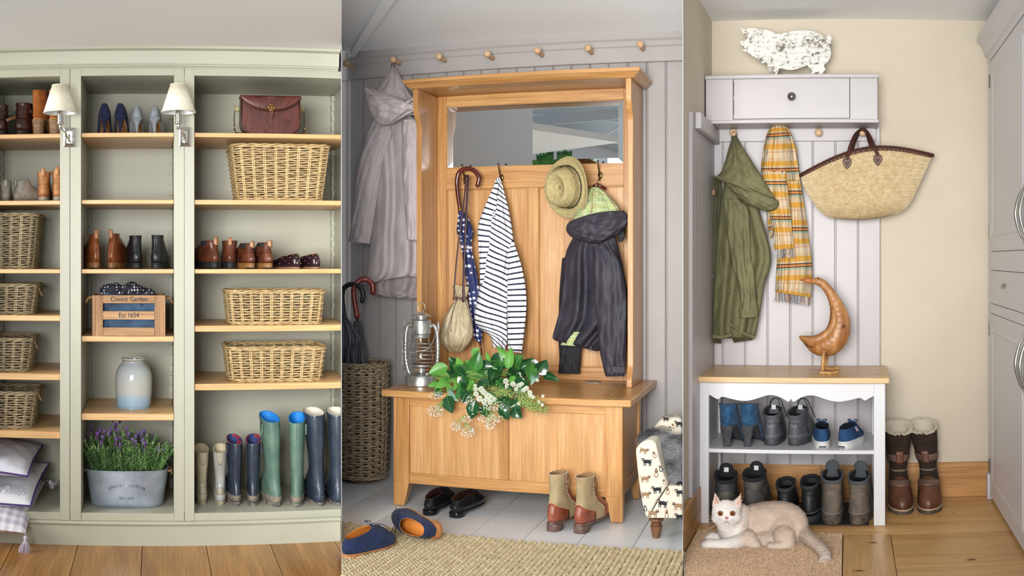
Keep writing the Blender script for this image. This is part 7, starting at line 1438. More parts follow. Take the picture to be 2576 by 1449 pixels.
for px, top, rz, lb in ((2093, 1212, 0, 'muddy brown walking boot with padded grey collar, left of its pair'), (2155, 1214, -10, 'muddy brown walking boot with padded grey collar, next to the right bench leg')):
    sh3('walking_boot', lb, 'muddy walking boots', px, 1320, top, 58, rz, 0.007, walk(MUDL, SOLEM, PADG, .055, mud=MUDL, band=M('toe_rand', '6d655c', .8, col2='4c4741', sc=30, bump=.4), tonguelabel=False, ts=.035), 'boot')
# tall fleece-lined boots, toes to the viewer
BSD = M('dark_brown_suede', '33231a', .95, col2='251811', sc=30, bump=.4, bsc=600); WAX = leather('waxed_brown', '6b4430', '4a2c1e', .4, .2, 12); STP = leather('strap_brown', '755a50', '5c443c', .5, .2); FLC = M('fleece', 'c9beab', .95, bump=1.0, bsc=120, dist=.006); ZIP = M('zip_metal', '4a4844', .4, .8)
def tallboot(side, lean):
    def f(t, H, W):
        L = .29; ts = .026; lev = [(ts, ts, 0, L, .47, 1), (ts+.025, ts+.025, -.004, L, .5, 1), (ts+.05, ts+.05, -.002, L*.95, .48, 1), (ts+.065, ts+.085, .002, L*.8, .45, .8), (ts+.08, ts+.12, .005, .62*L, .42, .5), (.155, .165, .0, .50*L, .37, .1), (.20, .20, .0, .47*L, .36, 0), (.24, .24, -.012, .47*L, .42, 0), (H*.8, H*.8, -.01, .49*L, .52, 0), (H+.02, H-.03, -.012, .5*L, .56, 0)]
        s = Shoe(L, W, lev, lean=lean); part(t, 'shaft', s.upper(44, 48), BSD, smooth=True); part(t, 'fleece_lining', s.lining(.35, ins=.012), FLC, smooth=True)
        part(t, 'foot_upper', s.patch(pi*.30, pi*1.70, .0, (lambda k: .42+.12*np.exp(-((2*k-1)/.28)**2)), .002, 36, 22), WAX, smooth=True)
        part(t, 'sole', s.sole(ts-.006, grow=.006), SOLEM, smooth=True, angle=.7); part(t, 'welt', s.sole(.006, z0=ts-.006, grow=.008), M('cream_welt', 'c2ab8c', .6), smooth=True, angle=.7)
        st = part(t, 'instep_strap', s.patch(pi*.5, pi*1.5, .37, .45, .005, 24, 5), STP, smooth=True); c = s.S(np.array([pi*(1-.22*side)]), .41)[0]
        g = G(); g.tube([c+np.array((.009*cos(a), .012, .017*sin(a))) for a in np.linspace(0, 2*pi, 14, endpoint=False)], .002, 6, closed=True); part(st, 'buckle', g, ZIP, smooth=True)
        st = part(t, 'calf_strap', s.patch(0, 2*pi, .76, .815, .004, 44, 5), STP, smooth=True); c = s.S(np.array([pi*1.0]), .79)[0]
        part(st, 'keeper', s.patch(pi*.93, pi*1.07, .74, .84, .0085, 6, 6), WAX, smooth=True); c = s.S(np.array([pi*(1-.5*side)]), .785)[0]; g = G(); g.lathe([(0, 0), (.012, 0), (.012, .006), (0, .008)], (0, 0, 0), 14, axis='x'); o = part(st, 'strap_end', g, WAX, smooth=True); o.location = c+np.array((-.004, 0, 0))
        g = G(); s.line([pi*.75, pi*1.25], [.62, .62], .0009, .0012, 26, g); s.line([pi*.6, pi*1.4], [.635, .635], .0009, .0012, 26, g); part(t, 'double_stitching', g, M('cream_thread', 'c8b89a', .8), smooth=True, kind='stuff')
        g = G(); s.line([pi*(1+.42*side)]*2, [.5, .99], .0022, .001, 30, g); part(t, 'zip', g, ZIP, smooth=True)
        fl_ = s.S(np.linspace(0, 2*pi, 60, endpoint=False), 1.0); g = G(); rg = np.random.default_rng(3)
        for p in fl_:
            for _ in range(3): g.ball(p+rg.normal(0, .0025, 3), .005, 6, 4)
        part(t, 'fleece_edge', g, FLC, smooth=True, kind='stuff')
    return f
for px, py, top, rz, lean, side, lb in ((2255, 1260, 1066, 184, (.0, 0), -1, 'tall dark brown buckled boot partly behind the right bench leg'), (2347, 1258, 1064, 170, (.014, 0), 1, 'tall dark brown buckled boot with fleece lining, standing free beside the bench')):
    a = (px-1288)/F-R3.phi; rho = HC*F/(py-H0); d = rho*cos(a); t = thing('tall_boot', lb, 'boot', (d*tan(a), d, 0), math.radians(rz), 'tall buckled boots'); tallboot(side, lean)(t, R3.Z(top, d, px), .128)
# ---------------------------------------------------------------- fitted cupboards on the right
FC = M('fitted_cupboard_paint', 'c9c7cb', .4, bump=.02, bsc=200); fc = thing('tall_cupboard', 'tall pale grey fitted cupboard with bow handles along the right wall', 'cupboard', (.95, 4.4, 0))
rpart(fc, 'carcass', G().box(XC+.022, XC+.5, 3.3, 5.2, 0, 2.32), FC)
rpart(fc, 'end_stile', G().box(XC+.0, XC+.0215, 5.2, 5.228, .0, 2.32), FC, .001); rpart(fc, 'plinth_block', G().box(XC-.014, XC-.0005, 5.16, 5.226, 0, .13), FC, .002)
rpart(fc, 'cornice', G().prism([(XC+.022, 2.30), (XC-.002, 2.30), (XC-.006, 2.325), (XC-.02, 2.335), (XC-.026, 2.37), (XC-.05, 2.40), (XC-.062, 2.41), (XC-.062, 2.43), (XC+.022, 2.43)], 3.3, 5.235, 'y'), FC)
ED = 4.085
def fdoor(z0, z1, y0, y1, nm='door', panel=True):
    dr = rpart(fc, nm, G().box(XC, XC+.0205, y0+.002, y1-.002, z0, z1), FC, .001)
    if panel:
        m_ = .075; g = G(); o4 = [(y0+m_, z0+m_), (y1-m_, z0+m_), (y1-m_, z1-m_), (y0+m_, z1-m_)]; i4 = [(y0+m_+.03, z0+m_+.03), (y1-m_-.03, z0+m_+.03), (y1-m_-.03, z1-m_-.03), (y0+m_+.03, z1-m_-.03)]; j4 = [(y0+m_+.008, z0+m_+.008), (y1-m_-.008, z0+m_+.008), (y1-m_-.008, z1-m_-.008), (y0+m_+.008, z1-m_-.008)]
        V = [[(XC-.0002, a, b) for a, b in o4], [(XC-.005, a, b) for a, b in j4], [(XC-.001, a, b) for a, b in i4], [(XC+.002, a, b) for a, b in i4]]; g.grid(V, closeu=True); rpart(dr, 'panel_moulding', g, FC)
    return dr
def bow(dr, y, zc, h=.112):
    g = G()
    for k in (-1, 1): g.tube(curve([(XC-.002, y+.0, zc-h), (XC-.022, y+k*.002, zc-h*.72), (XC-.040, y+k*.008, zc), (XC-.022, y+k*.002, zc+h*.72), (XC-.002, y, zc+h)], 26), [.0035+.0025*math.sin(pi*q) for q in np.linspace(0, 1, 26)], 8)
    g.ball((XC-.003, y, zc-h), (.004, .008, .012)); g.ball((XC-.003, y, zc+h), (.004, .008, .012)); rpart(dr, 'bow_handle', g, STEEL, smooth=True, kind='stuff')
for y0, y1, hy, far in ((ED, 5.165, ED+.05, 1), (3.32, ED, ED-.055, 0)):
    up_ = fdoor(1.30, 2.295, y0, y1); bow(up_, hy, 1.452); lo = fdoor(.02, .975, y0, y1); bow(lo, hy, .818)
    dw = fdoor(1.03, 1.20, y0, y1, 'drawer', False); cy = y0+(.6 if far else .4)
    g = G(); n = 14; rows = [[(XC-.001-.017*math.sin(q)*(1-.25*abs(v)), cy+.034*v*(1-.1*math.sin(q)), 1.125+.018*math.cos(q)*(1-.3*v*v)) for v in np.linspace(-1, 1, 13)] for q in np.linspace(0, pi*.62, n)]; g.grid(rows); o = rpart(dw, 'cup_pull', g, PEWTER, smooth=True); o.modifiers.new('s', 'SOLIDIFY').thickness = .0015
    if far:
        for (z0, par) in ((2.16, up_), (1.37, up_), (.86, lo), (.14, lo)):
            g = G().box(XC-.0025, XC-.0003, y1-.003, y1+.02, z0, z0+.07); g.tube([(XC-.004, y1+.003, z0), (XC-.004, y1+.003, z0+.07)], .004, 8); rpart(par, 'hinge', g, PEWTER, kind='stuff')
rpart(fc, 'mid_rail', G().box(XC+.0, XC+.0215, 3.32, 5.199, 1.203, 1.297), FC, .001); rpart(fc, 'mid_rail', G().box(XC+.0, XC+.0215, 3.32, 5.199, .978, 1.027), FC, .001); rpart(fc, 'far_stile', G().box(XC+.0, XC+.0215, 5.1655, 5.1995, 0, 2.30), FC, .001)
# ---------------------------------------------------------------- coir mat
CO = M('coir', 'e2c4a4', .95, col2='c09c7c', sc=60, bump=1.0, bsc=350, dist=.005); mx0 = XW+.03; g = G().box(mx0, xs0-.002, 3.3, 4.552, -.012, .006)
cm = thing('coir_mat', 'brown coir doormat set into the floor under the cat', 'mat', (-.35, 4.2, 0)); cb = rpart(cm, 'mat_base', g, CO, .003)
me = G(); me.grid([[(mx0+.003+(xs0-mx0-.008)*u, 3.75+.797*v, .006) for u in (0, 1)] for v in (0, 1)]); mm = me.mesh('tmp'); gf, Pr = fur(mm, 42000, .0075, .0016, (0.1, -1, 0), .75, .9, 7, .5)
mf = gf.mesh('pile'); rgc = np.random.default_rng(1); cA, cB = np.array(lin('f2d6b6')[:3]), np.array(lin('c4a284')[:3]); q = rgc.random((len(Pr), 1)); set_col(mf, np.repeat(cA*q+cB*(1-q), 5, axis=0)); mf.transform(Matrix.Translation(-ORG[cm.name])); link('pile', mf, tint_mat('coir_fibre', .95), cm, 0, 'stuff'); clip(cm, 'L3', .003)
# ---------------------------------------------------------------- parka
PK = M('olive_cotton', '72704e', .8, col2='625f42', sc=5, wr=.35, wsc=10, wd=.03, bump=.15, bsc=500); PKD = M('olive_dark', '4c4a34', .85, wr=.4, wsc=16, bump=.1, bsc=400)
t = thing('parka', 'olive green hooded cotton parka hanging from the leftmost peg', 'coat', P(1848, 345, 5.1))
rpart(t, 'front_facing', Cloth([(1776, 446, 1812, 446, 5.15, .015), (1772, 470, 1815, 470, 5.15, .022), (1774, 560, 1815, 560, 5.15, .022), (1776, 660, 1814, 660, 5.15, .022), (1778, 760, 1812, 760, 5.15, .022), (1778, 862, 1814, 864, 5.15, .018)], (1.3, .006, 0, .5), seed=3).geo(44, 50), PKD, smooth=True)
rpart(t, 'body', Cloth([(1822, 452, 1880, 458, 5.12, .04), (1812, 520, 1908, 525, 5.11, .055), (1806, 590, 1928, 590, 5.10, .06), (1801, 655, 1940, 655, 5.10, .06), (1797, 715, 1924, 715, 5.10, .06), (1794, 780, 1914, 775, 5.10, .058), (1794, 838, 1902, 838, 5.10, .05), (1797, 852, 1896, 850, 5.11, .036)], (2.2, .030, 2.2, .3), seed=7).geo(80, 76), PK, smooth=True)
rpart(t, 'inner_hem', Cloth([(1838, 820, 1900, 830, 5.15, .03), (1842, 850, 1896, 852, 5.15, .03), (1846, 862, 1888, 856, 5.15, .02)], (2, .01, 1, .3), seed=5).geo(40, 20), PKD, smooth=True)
rpart(t, 'sleeve', Cloth([(1822, 500, 1862, 500, 5.04, .02), (1824, 540, 1882, 530, 5.03, .038), (1828, 590, 1888, 585, 5.02, .042), (1840, 650, 1893, 650, 5.02, .042), (1853, 705, 1898, 700, 5.02, .04), (1862, 750, 1902, 748, 5.02, .036), (1860, 778, 1906, 776, 5.02, .034), (1861, 800, 1905, 796, 5.02, .03)], (1.3, .010, 1, .6), seed=4, wr=.005).geo(50, 64), PK, smooth=True)
rpart(t, 'cuff', Cloth([(1859, 777, 1907, 775, 5.02, .037), (1860, 801, 1906, 797, 5.02, .034)], (1.0, .0, 1, .6), seed=4, wr=.001).geo(40, 12), PK, smooth=True)
rpart(t, 'hood', Cloth([(1844, 338, 1852, 338, 5.17, .010), (1833, 372, 1864, 362, 5.12, .04), (1824, 405, 1888, 400, 5.08, .055), (1814, 432, 1912, 438, 5.05, .06), (1800, 446, 1940, 482, 5.03, .055), (1802, 452, 1950, 498, 5.03, .04)], (1.5, .012, 1, .3), seed=2).geo(64, 44), PK, smooth=True)
rpart(t, 'hood_roll', Cloth([(1822, 455, 1950, 498, 5.04, .05), (1830, 468, 1959, 508, 5.02, .065), (1846, 486, 1958, 520, 5.02, .06), (1870, 508, 1945, 530, 5.03, .04), (1885, 518, 1925, 532, 5.04, .015)], (1.6, .012, 2, .3), seed=9).geo(56, 30), PK, smooth=True)
g = G(); g.tube(curve([P(1797, 444, 4.985), P(1815, 448, 4.97), P(1850, 462, 4.965), P(1900, 485, 4.965), P(1940, 502, 4.97), P(1958, 508, 4.99)], 30), .006, 8, flat=.6); rpart(t, 'hood_seam', g, PK, smooth=True)
BTN = M('dark_button', '24272c', .35)
for px, py in ((1789, 458), (1789, 538), (1792, 615), (1793, 694)):
    g = G(); g.lathe([(0, .0), (.010, .0), (.0115, .002), (.0105, .004), (.007, .003), (0, .003)], (0, 0, 0), 18); rpart(t, 'button', G().merge(g, Matrix.Translation(P(px, py, 5.126))@Matrix.Rotation(pi/2, 4, 'X')), BTN, smooth=True)
for pts in ([(1796, 452), (1794, 470), (1797, 478)], [(1794, 846), (1795, 880), (1794, 915), (1796, 925)]):
    g = G(); g.tube(curve([P(a, b, 4.99 if b < 500 else 5.06) for a, b in pts], 14), .0022, 6); rpart(t, 'drawcord', g, M('cord_brown', '6b5540', .8), smooth=True)
g = G(); g.prism([(P(1792, 478, 4.985)[0]+x, P(1792, 484, 4.985)[2]+z) for x, z in ((0, .012), (.012, .012), (.014, -.012), (-.002, -.012))][::-1], 4.984, 4.988, 'y'); rpart(t, 'cord_end', g, M('tan_cord_end', '8a5a3c', .6))
for i, (pa, pb_) in enumerate((((1795, 846), (1838, 842)), ((1838, 816), (1896, 848)))):
    g = G()
    for q in np.linspace(0, 1, 15): c = P(pa[0]+(pb_[0]-pa[0])*q, pa[1]+(pb_[1]-pa[1])*q+4*math.sin(q*pi), 5.045); g.ball(c, (.0075, .012, .011), 8, 6)
    rpart(t, 'elastic_hem', g, PK, smooth=True, kind='stuff')
g = G(); s_ = [P(1813, 640, 5.02), P(1815, 670, 5.02), P(1822, 705, 5.02), P(1836, 738, 5.02)]; g.tube(curve(s_, 16), .0035, 6); rpart(t, 'pocket_edge', g, PK, smooth=True)
g = G(); g.tube(curve([P(1840, 352, 5.14), P(1842, 336, 5.11), P(1848, 331, 5.10), P(1853, 342, 5.13)], 12), .0016, 5); rpart(t, 'hanging_loop', g, RUB, smooth=True)
# ---------------------------------------------------------------- checked scarf
t_ = NT('mustard_check'); sp = t_.N('ShaderNodeSeparateXYZ'); t_.L(t_.coord(uv=True), sp.inputs[0]); fv = t_.math('FRACT', t_.math('MULTIPLY', sp.outputs[1], 5.3)); fu = t_.math('FRACT', t_.math('MULTIPLY_ADD', sp.outputs[0], 9.0, .2))
bv_ = t_.ramp(fv, [(0, 'c9b9a0'), (.10, 'cba048'), (.24, 'c9b9a0'), (.30, '3a2a28'), (.325, 'c88a50'), (.385, '3a2a28'), (.41, '9db0a4'), (.47, 'c9b9a0'), (.52, 'cfb0a0'), (.535, 'c9b9a0'), (.62, 'cba048'), (.76, 'c9b9a0'), (.84, 'c2764a'), (.855, 'd0c3ae')], True)
bu_ = t_.ramp(fu, [(0, 'f4ecd8'), (.12, 'd8d0c0'), (.30, '8a8a98'), (.33, 'f2ead6'), (.40, '8a8a98'), (.43, 'fff4dc'), (.6, 'ecd09a'), (.72, 'fff4e0'), (.86, 'd8a898'), (.88, 'f4ecd8')], True)
SCK = t_.done(t_.mix(.75, bv_, bu_, 'MULTIPLY'), .95, 0, t_.bump(t_.noise(t_.coord((1, 1, 1)), 400, 2), .3, .001, t_.bump(t_.noise(t_.coord(), 16, 3), .5, .02)))
t = thing('checked_scarf', 'mustard and beige checked wool scarf looped over the second peg', 'scarf', P(1960, 330, 5.1))
rpart(t, 'upper_loop', Cloth([(1938, 320, 1978, 319, 5.09, .03, -5), (1928, 340, 1990, 336, 5.08, .042), (1920, 375, 2000, 372, 5.08, .045), (1914, 420, 2008, 418, 5.09, .04), (1918, 455, 2012, 455, 5.10, .03)], (4.5, .020, 0, .6), seed=2, taper=False).geo(72, 36), SCK, smooth=True)
rpart(t, 'long_end', Cloth([(1975, 360, 2002, 360, 5.11, .02), (1974, 440, 2012, 440, 5.11, .022), (1968, 520, 2024, 520, 5.12, .024), (1960, 590, 2034, 590, 5.12, .024), (1954, 660, 2042, 655, 5.12, .024), (1951, 710, 2042, 710, 5.12, .02), (1950, 734, 2040, 748, 5.12, .012)], (3.4, .020, 1, .4), seed=5).geo(64, 64), SCK, smooth=True)
rpart(t, 'short_end', Cloth([(1917, 430, 1978, 430, 5.06, .018), (1924, 480, 1982, 480, 5.055, .02), (1934, 530, 1988, 530, 5.05, .02), (1944, 580, 1993, 580, 5.05, .018), (1946, 628, 1998, 626, 5.05, .01)], (3.0, .015, 2, .4), seed=8).geo(52, 44), SCK, smooth=True)
rpart(t, 'side_fold', Cloth([(1934, 450, 1950, 455, 5.10, .014), (1930, 520, 1950, 520, 5.11, .014), (1932, 575, 1948, 570, 5.11, .012), (1938, 600, 1942, 598, 5.11, .006)], (1.2, .004, 2, .3), seed=8).geo(30, 24), SCK, smooth=True)
rg = np.random.default_rng(4)
for (xa, ya, xb, yb, dd, cols) in ((1948, 627, 1997, 626, 5.05, 'wwb'), (1951, 735, 1990, 740, 5.12, 'wbn'), (1990, 742, 2040, 749, 5.12, 'wnb')):
    gg = {'w': G(), 'b': G(), 'n': G()}
    for i in range(34):
        q = i/33; p0 = P(xa+(xb-xa)*q, ya+(yb-ya)*q-1, dd-.004); L_ = rg.uniform(.035, .055); e = p0+Vector((rg.normal(0, .007), rg.normal(0, .004), -L_)); gg[cols[int(rg.integers(0, 3))]].tube(curve([p0, (p0+e)/2+Vector((rg.normal(0, .003), 0, 0)), e], 6), .0011, 4, caps=False)
    for k, g in gg.items():
        if g.n: rpart(t, 'fringe', g, {'w': M('cream_wool', 'd6ccbc', .95), 'b': M('grey_blue_wool', '5a6a88', .95), 'n': M('rust_wool', '9a6a48', .95)}[k], kind='stuff')
# ---------------------------------------------------------------- straw shopping basket
PALM = M('palm_leaf', 'ecdcba', .6, col2='d9c49c', sc=40, bump=.2, bsc=300); PALMD = M('palm_dark', 'b0925f', .9)
bg = thing('straw_basket', 'plaited straw shopping basket with brown leather handles on the rightmost peg', 'bag', P(2180, 470, 5.08))
bc = Cloth([(2014, 441, 2346, 391, 5.09, .075, -42), (2022, 470, 2331, 425, 5.09, .088, -28), (2038, 499, 2312, 466, 5.09, .095, -12), (2060, 528, 2290, 510, 5.09, .09, 2), (2082, 545, 2268, 532, 5.10, .07, 9), (2110, 551, 2240, 543, 5.11, .03, 6)], (1, 0, 0, 0), wr=0, sq=.9)
rpart(bg, 'basket_wall', bc.geo(64, 40), PALMD, smooth=True)
g = G(); nr = 21; rg = np.random.default_rng(2)
for i in range(nr):
    for hf in (0, 1):
        v0 = (i+hf*.5)/nr*.97+.005; v1 = v0+.5/nr*.97; n = 100; s_ = 1 if hf == 0 else -1
        for j in range(n):
            # angle round the front half from left (pi) to right (2pi)
            a0 = pi-.15+(pi+.3)*j/n; da = (pi+.3)/n; sh_ = s_*da*.95
            def W_(a, v, o): p = bc.S(np.array(a), np.array(v)); return p+np.array((0, -o, 0))
            A = np.array([a0+(sh_ if s_ > 0 else 0), a0+da*.94+(sh_ if s_ > 0 else 0), a0+da*.94-(0 if s_ > 0 else sh_)*1, a0-(0 if s_ > 0 else sh_)*1])
            if s_ > 0: A = np.array([a0+da*.9, a0+da*1.68, a0+da*.78, a0]); 
            else: A = np.array([a0, a0+da*.78, a0+da*1.68, a0+da*.9])
            V_ = np.array([v0, v0, v1-.003, v1-.003]); o_ = .003+rg.uniform(-.0012, .0012)
            Pq = bc.S(A, V_); Pm = bc.S(np.array([A.mean()]), np.array([V_.mean()]))[0]; nd = np.array((.35*math.cos(A.mean()), math.sin(A.mean()), 0)); Pq = Pq-nd*0+nd*o_*.3; Pm = Pm+nd*o_*2.0
            b = g.add(np.vstack([Pq, Pm])); g.t.append(np.array([[b, b+1, b+4], [b+1, b+2, b+4], [b+2, b+3, b+4], [b+3, b, b+4]]))
rpart(bg, 'plaited_strips', g, PALM, kind='stuff')
LB_ = leather('basket_leather', '4e2416', '3a1a0c', .6, .2); a = np.linspace(0, 2*pi, 100, endpoint=False); rim = bc.S(a, 0.0)
g = G(); g.tube(rim, .0105, 10, closed=True); rpart(bg, 'leather_rim', g, LB_, smooth=True)
af = np.linspace(pi+.12, 2*pi-.12, 84); lo = bc.S(af, .045)+np.array((0, -.006, 0)); hi = bc.S(af, .0)+np.array((0, -.009, 0)); g = G(); g.grid(np.array([hi, (hi+lo)/2+np.array((0, -.003, 0)), lo])); o = rpart(bg, 'rim_binding', g, LB_, smooth=True); o.modifiers.new('s', 'SOLIDIFY').thickness = .003
g = G(); lo2 = bc.S(af, .034)+np.array((0, -.0115, 0))
for i in range(0, 82, 2): g.tube([lo2[i], lo2[i+1]], .0011, 4)
rpart(bg, 'rim_stitching', g, M('cream_thread', 'c8b89a', .8), kind='stuff')
for dd, x0, x1, y0_, y1_, k in ((5.0, 2131, 2208, 402, 390, 1), (5.14, 2140, 2196, 396, 388, 0)):
    g = G(); g.tube(curve([P(x0, y0_, dd), P(x0+7, y0_-32, dd+.01), P(x0+18, y0_-58, dd+.03), P(2160 if k else 2162, 331, 5.115 if k else 5.13), P(2170 if k else 2172, 326, 5.11 if k else 5.135), P(2182 if k else 2180, 334, 5.10), P(x1-11 if k else x1-8, y1_-28, dd+.02), P(x1, y1_, dd)], 44), .0088, 10); h_ = rpart(bg, 'handle', g, LB_, smooth=True)
    g = G(); g.tube(curve([P(x0+3, y0_-18, dd-.010), P(x0+10, y0_-45, dd+.0), P(x0+20, y0_-62, dd+.015)], 12), .0012, 5); rpart(h_, 'handle_seam', g, LTH2, smooth=True)
for px, py in ((2131, 407), (2208, 399)):
    c = P(px, py, 4.997); w_ = .022; out = [(0, -.038), (.014, -.022), (.022, -.002), (.017, .016), (0, .02), (-.017, .016), (-.022, -.002), (-.014, -.022)]; cvp = curve([(x, z, 0) for x, z in out+out[:1]], 28)[:-1]
    g = G(); g.prism([(c[0]+p[0], c[2]+p[1]) for p in cvp][::-1], c[1]-.004, c[1]+.003, 'y'); o = rpart(bg, 'handle_patch', g, LB_, .001)
    ht_ = [(0, -.028), (.009, -.017), (.0145, -.003), (.010, .009), (0, .001), (-.010, .009), (-.0145, -.003), (-.009, -.017)]; g = G(); g.tube([(c[0]+p[0], c[1]-.005, c[2]+p[1]) for p in curve([(x, z, 0) for x, z in ht_+ht_[:1]], 34)[:-1]], .0011, 4, closed=True); rpart(o, 'heart_stitching', g, MATS['cream_thread'], smooth=True)
# ---------------------------------------------------------------- wooden duck
dd = 4.93; kd = dd/F; DW_ = wood('carved_wood', 'a8662e', 'c98c4c', 'b87838', 'z', .7, .35, .15, .35, Coat_Weight=.3)
t_ = NT('duck_body'); n1 = t_.noise(t_.coord((14, 14, 3), rot=(0, .6, 0)), 1, 4, .6, 1.0); col = t_.ramp(n1, [(.3, '84502a'), (.5, 'aa7442'), (.72, 'c69660')]); v = t_.N('ShaderNodeTexVoronoi', i_Scale=17); t_.L(t_.coord(), v.inputs['Vector']); kn = t_.ramp(v.outputs['Distance'], [(0, '6a3a1c'), (.13, '8a5024'), (.24, 'ffffff')]); DUK = t_.done(t_.mix(.75, col, kn, 'MULTIPLY'), .5, 0, t_.bump(n1, .1, .001), Coat_Weight=.08)
du = thing('wooden_duck', 'tall carved wooden runner duck standing on the bench', 'ornament', P(2085, 940, dd))
def D_(px, py, o=0): return tuple(P(px, py, dd+o))
me = blob('duck', [('t', [D_(2058, 708), D_(2070, 714), D_(2084, 730), D_(2096, 750), D_(2108, 780), D_(2112, 812), D_(2105, 843), D_(2085, 864), D_(2058, 868), D_(2034, 858), D_(2014, 848)], [10.5*kd, 11*kd, 12*kd, 14.5*kd, 21*kd, 28*kd, 32*kd, 32*kd, 25*kd, 14*kd, 5*kd]), ('e', D_(2057, 707), (12*kd, 10*kd, 10*kd)), ('t', [D_(2052, 708), D_(2036, 706), D_(2016, 704)], [8*kd, 5*kd, 2.2*kd])], .0045, 3)
mesh_part(du, 'body', me, DUK)
g = G(); g.tube([D_(2044, 707, -.0), D_(2030, 705.5), D_(2015, 703.8)], [7.2*kd, 5*kd, 2.6*kd], 14, flat=.9); g.ball(D_(2015, 703.8), 2.6*kd, 12, 8); rpart(du, 'beak', g, M('duck_beak', 'a85a30', .3, col2='c47a48', sc=40), smooth=True)
for o_ in (-1, 1):
    g = G(); g.ball(D_(2058.5, 701, o_*10.0*kd), .0035, 10, 8); rpart(du, 'eye', g, M('duck_eye', '1c2426', .1), smooth=True)
    wp = [(2099, 785), (2108, 800), (2110, 815), (2103, 838), (2086, 858), (2062, 872), (2040, 874), (2024, 862), (2014, 849)]; up_ = [(2095, 770), (2092, 795), (2088, 812), (2078, 828), (2062, 840), (2040, 847), (2014, 848)]
    lo_ = cr([(a, b) for a, b in wp], np.linspace(0, 1, 24)); hi_ = cr([(a, b) for a, b in up_], np.linspace(0, 1, 24)); rows = []
    for k in np.linspace(0, 1, 7):
        rows.append([P(h[0]+(l[0]-h[0])*k, h[1]+(l[1]-h[1])*k, dd+o_*kd*(9+22*math.sin(pi*min(1, .25+.62*k))*math.sin(pi*(.12+.80*(1-abs(2*q/23-1)**1.6)*.5+.04)))) for q, (h, l) in enumerate(zip(hi_, lo_))])
    rows = [[tuple(p) for p in r_] for r_ in rows]; g = G(); g.grid(rows); o = rpart(du, 'wing', g, DUK, smooth=True); sdm = o.modifiers.new('s', 'SOLIDIFY'); sdm.thickness = .006; sdm.offset = 0
for (lx, ty, by, o_, fx0, fx1, fy) in ((2070, 874, 937, -.05, 2061, 2110, 941), (2078, 880, 926, .09, 2075, 2114, 930)):
    dl_ = (HC-zt3)*F/(fy-H0); a_ = (lx-1288)/F-R3.phi; dl_ *= cos(a_)
    g = G(); g.tube(curve([P(lx+5, ty, dd+o_*.3), P(lx+1, ty+22, dl_), P(lx-1, by-4, dl_)], 12), [.0115, .0115, .0105, .010, .0095, .009, .009, .009, .009, .009, .009, .009], 10)
    b0 = Vector((R3.X(lx-1, dl_), dl_, zt3+.012)); g.tube([P(lx-1, by-6, dl_), b0], .009, 10); lg_ = rpart(du, 'leg', g, M('pale_root_wood', 'c99c62', .5, col2='a87a44', sc=30, bump=.3, bsc=90), smooth=True)
    x0_, x1_ = R3.X(fx0, dl_), R3.X(fx1, dl_); g = G(); g.prism([(x0_, dl_-.016), (x0_-.004, dl_), (x0_, dl_+.016), (x0_+.05, dl_+.026), (x1_, dl_+.02), (x1_-.022, dl_+.006), (x1_-.004, dl_-.004), (x1_-.03, dl_-.016), (x1_-.036, dl_-.028)], zt3+.0005, zt3+.014, 'z'); rpart(lg_, 'foot', g, MATS['pale_root_wood'], .003)
# ---------------------------------------------------------------- cat
C_ = lambda px, py, d: tuple(P(px, py, d)); q_ = 4.38/F
ct = thing('cat', 'cream shorthair cat lying on the coir mat looking at the camera', 'cat', (R3.X(1930, 4.38), 4.38, 0))
HDc = 4.33
shapes = [('t', [C_(1866, 1330, 4.44), C_(1900, 1322, 4.46), C_(1940, 1318, 4.47), C_(1975, 1322, 4.47), C_(1986, 1330, 4.46)], [.080, .092, .098, .10, .086]),
          ('e', C_(1968, 1335, 4.43), (.078, .085, .082)), ('e', C_(1966, 1280, 4.47), (.05, .05, .03)), ('e', C_(1935, 1352, 4.41), (.10, .08, .045)), ('t', [C_(1862, 1300, 4.42), C_(1848, 1325, 4.38), C_(1846, 1350, 4.36)], [.055, .062, .055]),
          ('e', C_(1827, 1291, HDc), (.063, .056, .056)), ('e', C_(1812, 1302, HDc-.012), (.036, .038, .030)), ('e', C_(1843, 1302, HDc-.012), (.036, .038, .030)), ('e', C_(1828, 1306, HDc-.046), (.020, .014, .014)), ('e', C_(1828, 1296, HDc-.044), (.011, .016, .018)), ('e', C_(1828, 1315, HDc-.034), (.022, .016, .013)),
          ('t', [C_(1828, 1308, HDc), C_(1835, 1335, 4.36), C_(1845, 1350, 4.38)], [.045, .050, .052]),
          ('t', [C_(1880, 1352, 4.33), C_(1845, 1366, 4.30), C_(1805, 1370, 4.29), C_(1782, 1370, 4.29)], [.034, .026, .021, .023]), ('e', C_(1777, 1371, 4.285), (.026, .022, .017)),
          ('t', [C_(1850, 1350, 4.40), C_(1815, 1355, 4.39), C_(1790, 1353, 4.38)], [.034, .024, .024]), ('e', C_(1786, 1354, 4.37), (.024, .022, .018)),
          ('t', [C_(1970, 1350, 4.36), C_(1978, 1366, 4.33), C_(1962, 1375, 4.31), C_(1938, 1375, 4.31)], [.05, .032, .020, .018]), ('e', C_(1895, 1368, 4.32), (.03, .03, .022)),
          ('t', [C_(1996, 1326, 4.44), C_(2022, 1345, 4.40), C_(2045, 1364, 4.31), C_(2067, 1383, 4.22), C_(2076, 1402, 4.16), C_(2068, 1420, 4.12)], [.042, .033, .028, .027, .026, .022])]
for sx in (-1, 1):
    bx_ = 1828+sx*23; tx_ = 1831+sx*30; shapes.append(('t', [C_(bx_, 1276, HDc+.005), C_(bx_+sx*4, 1262, HDc+.008), C_(tx_, 1250, HDc+.012)], [.021, .014, .005]))
me = blob('cat', shapes, .0055, 3)
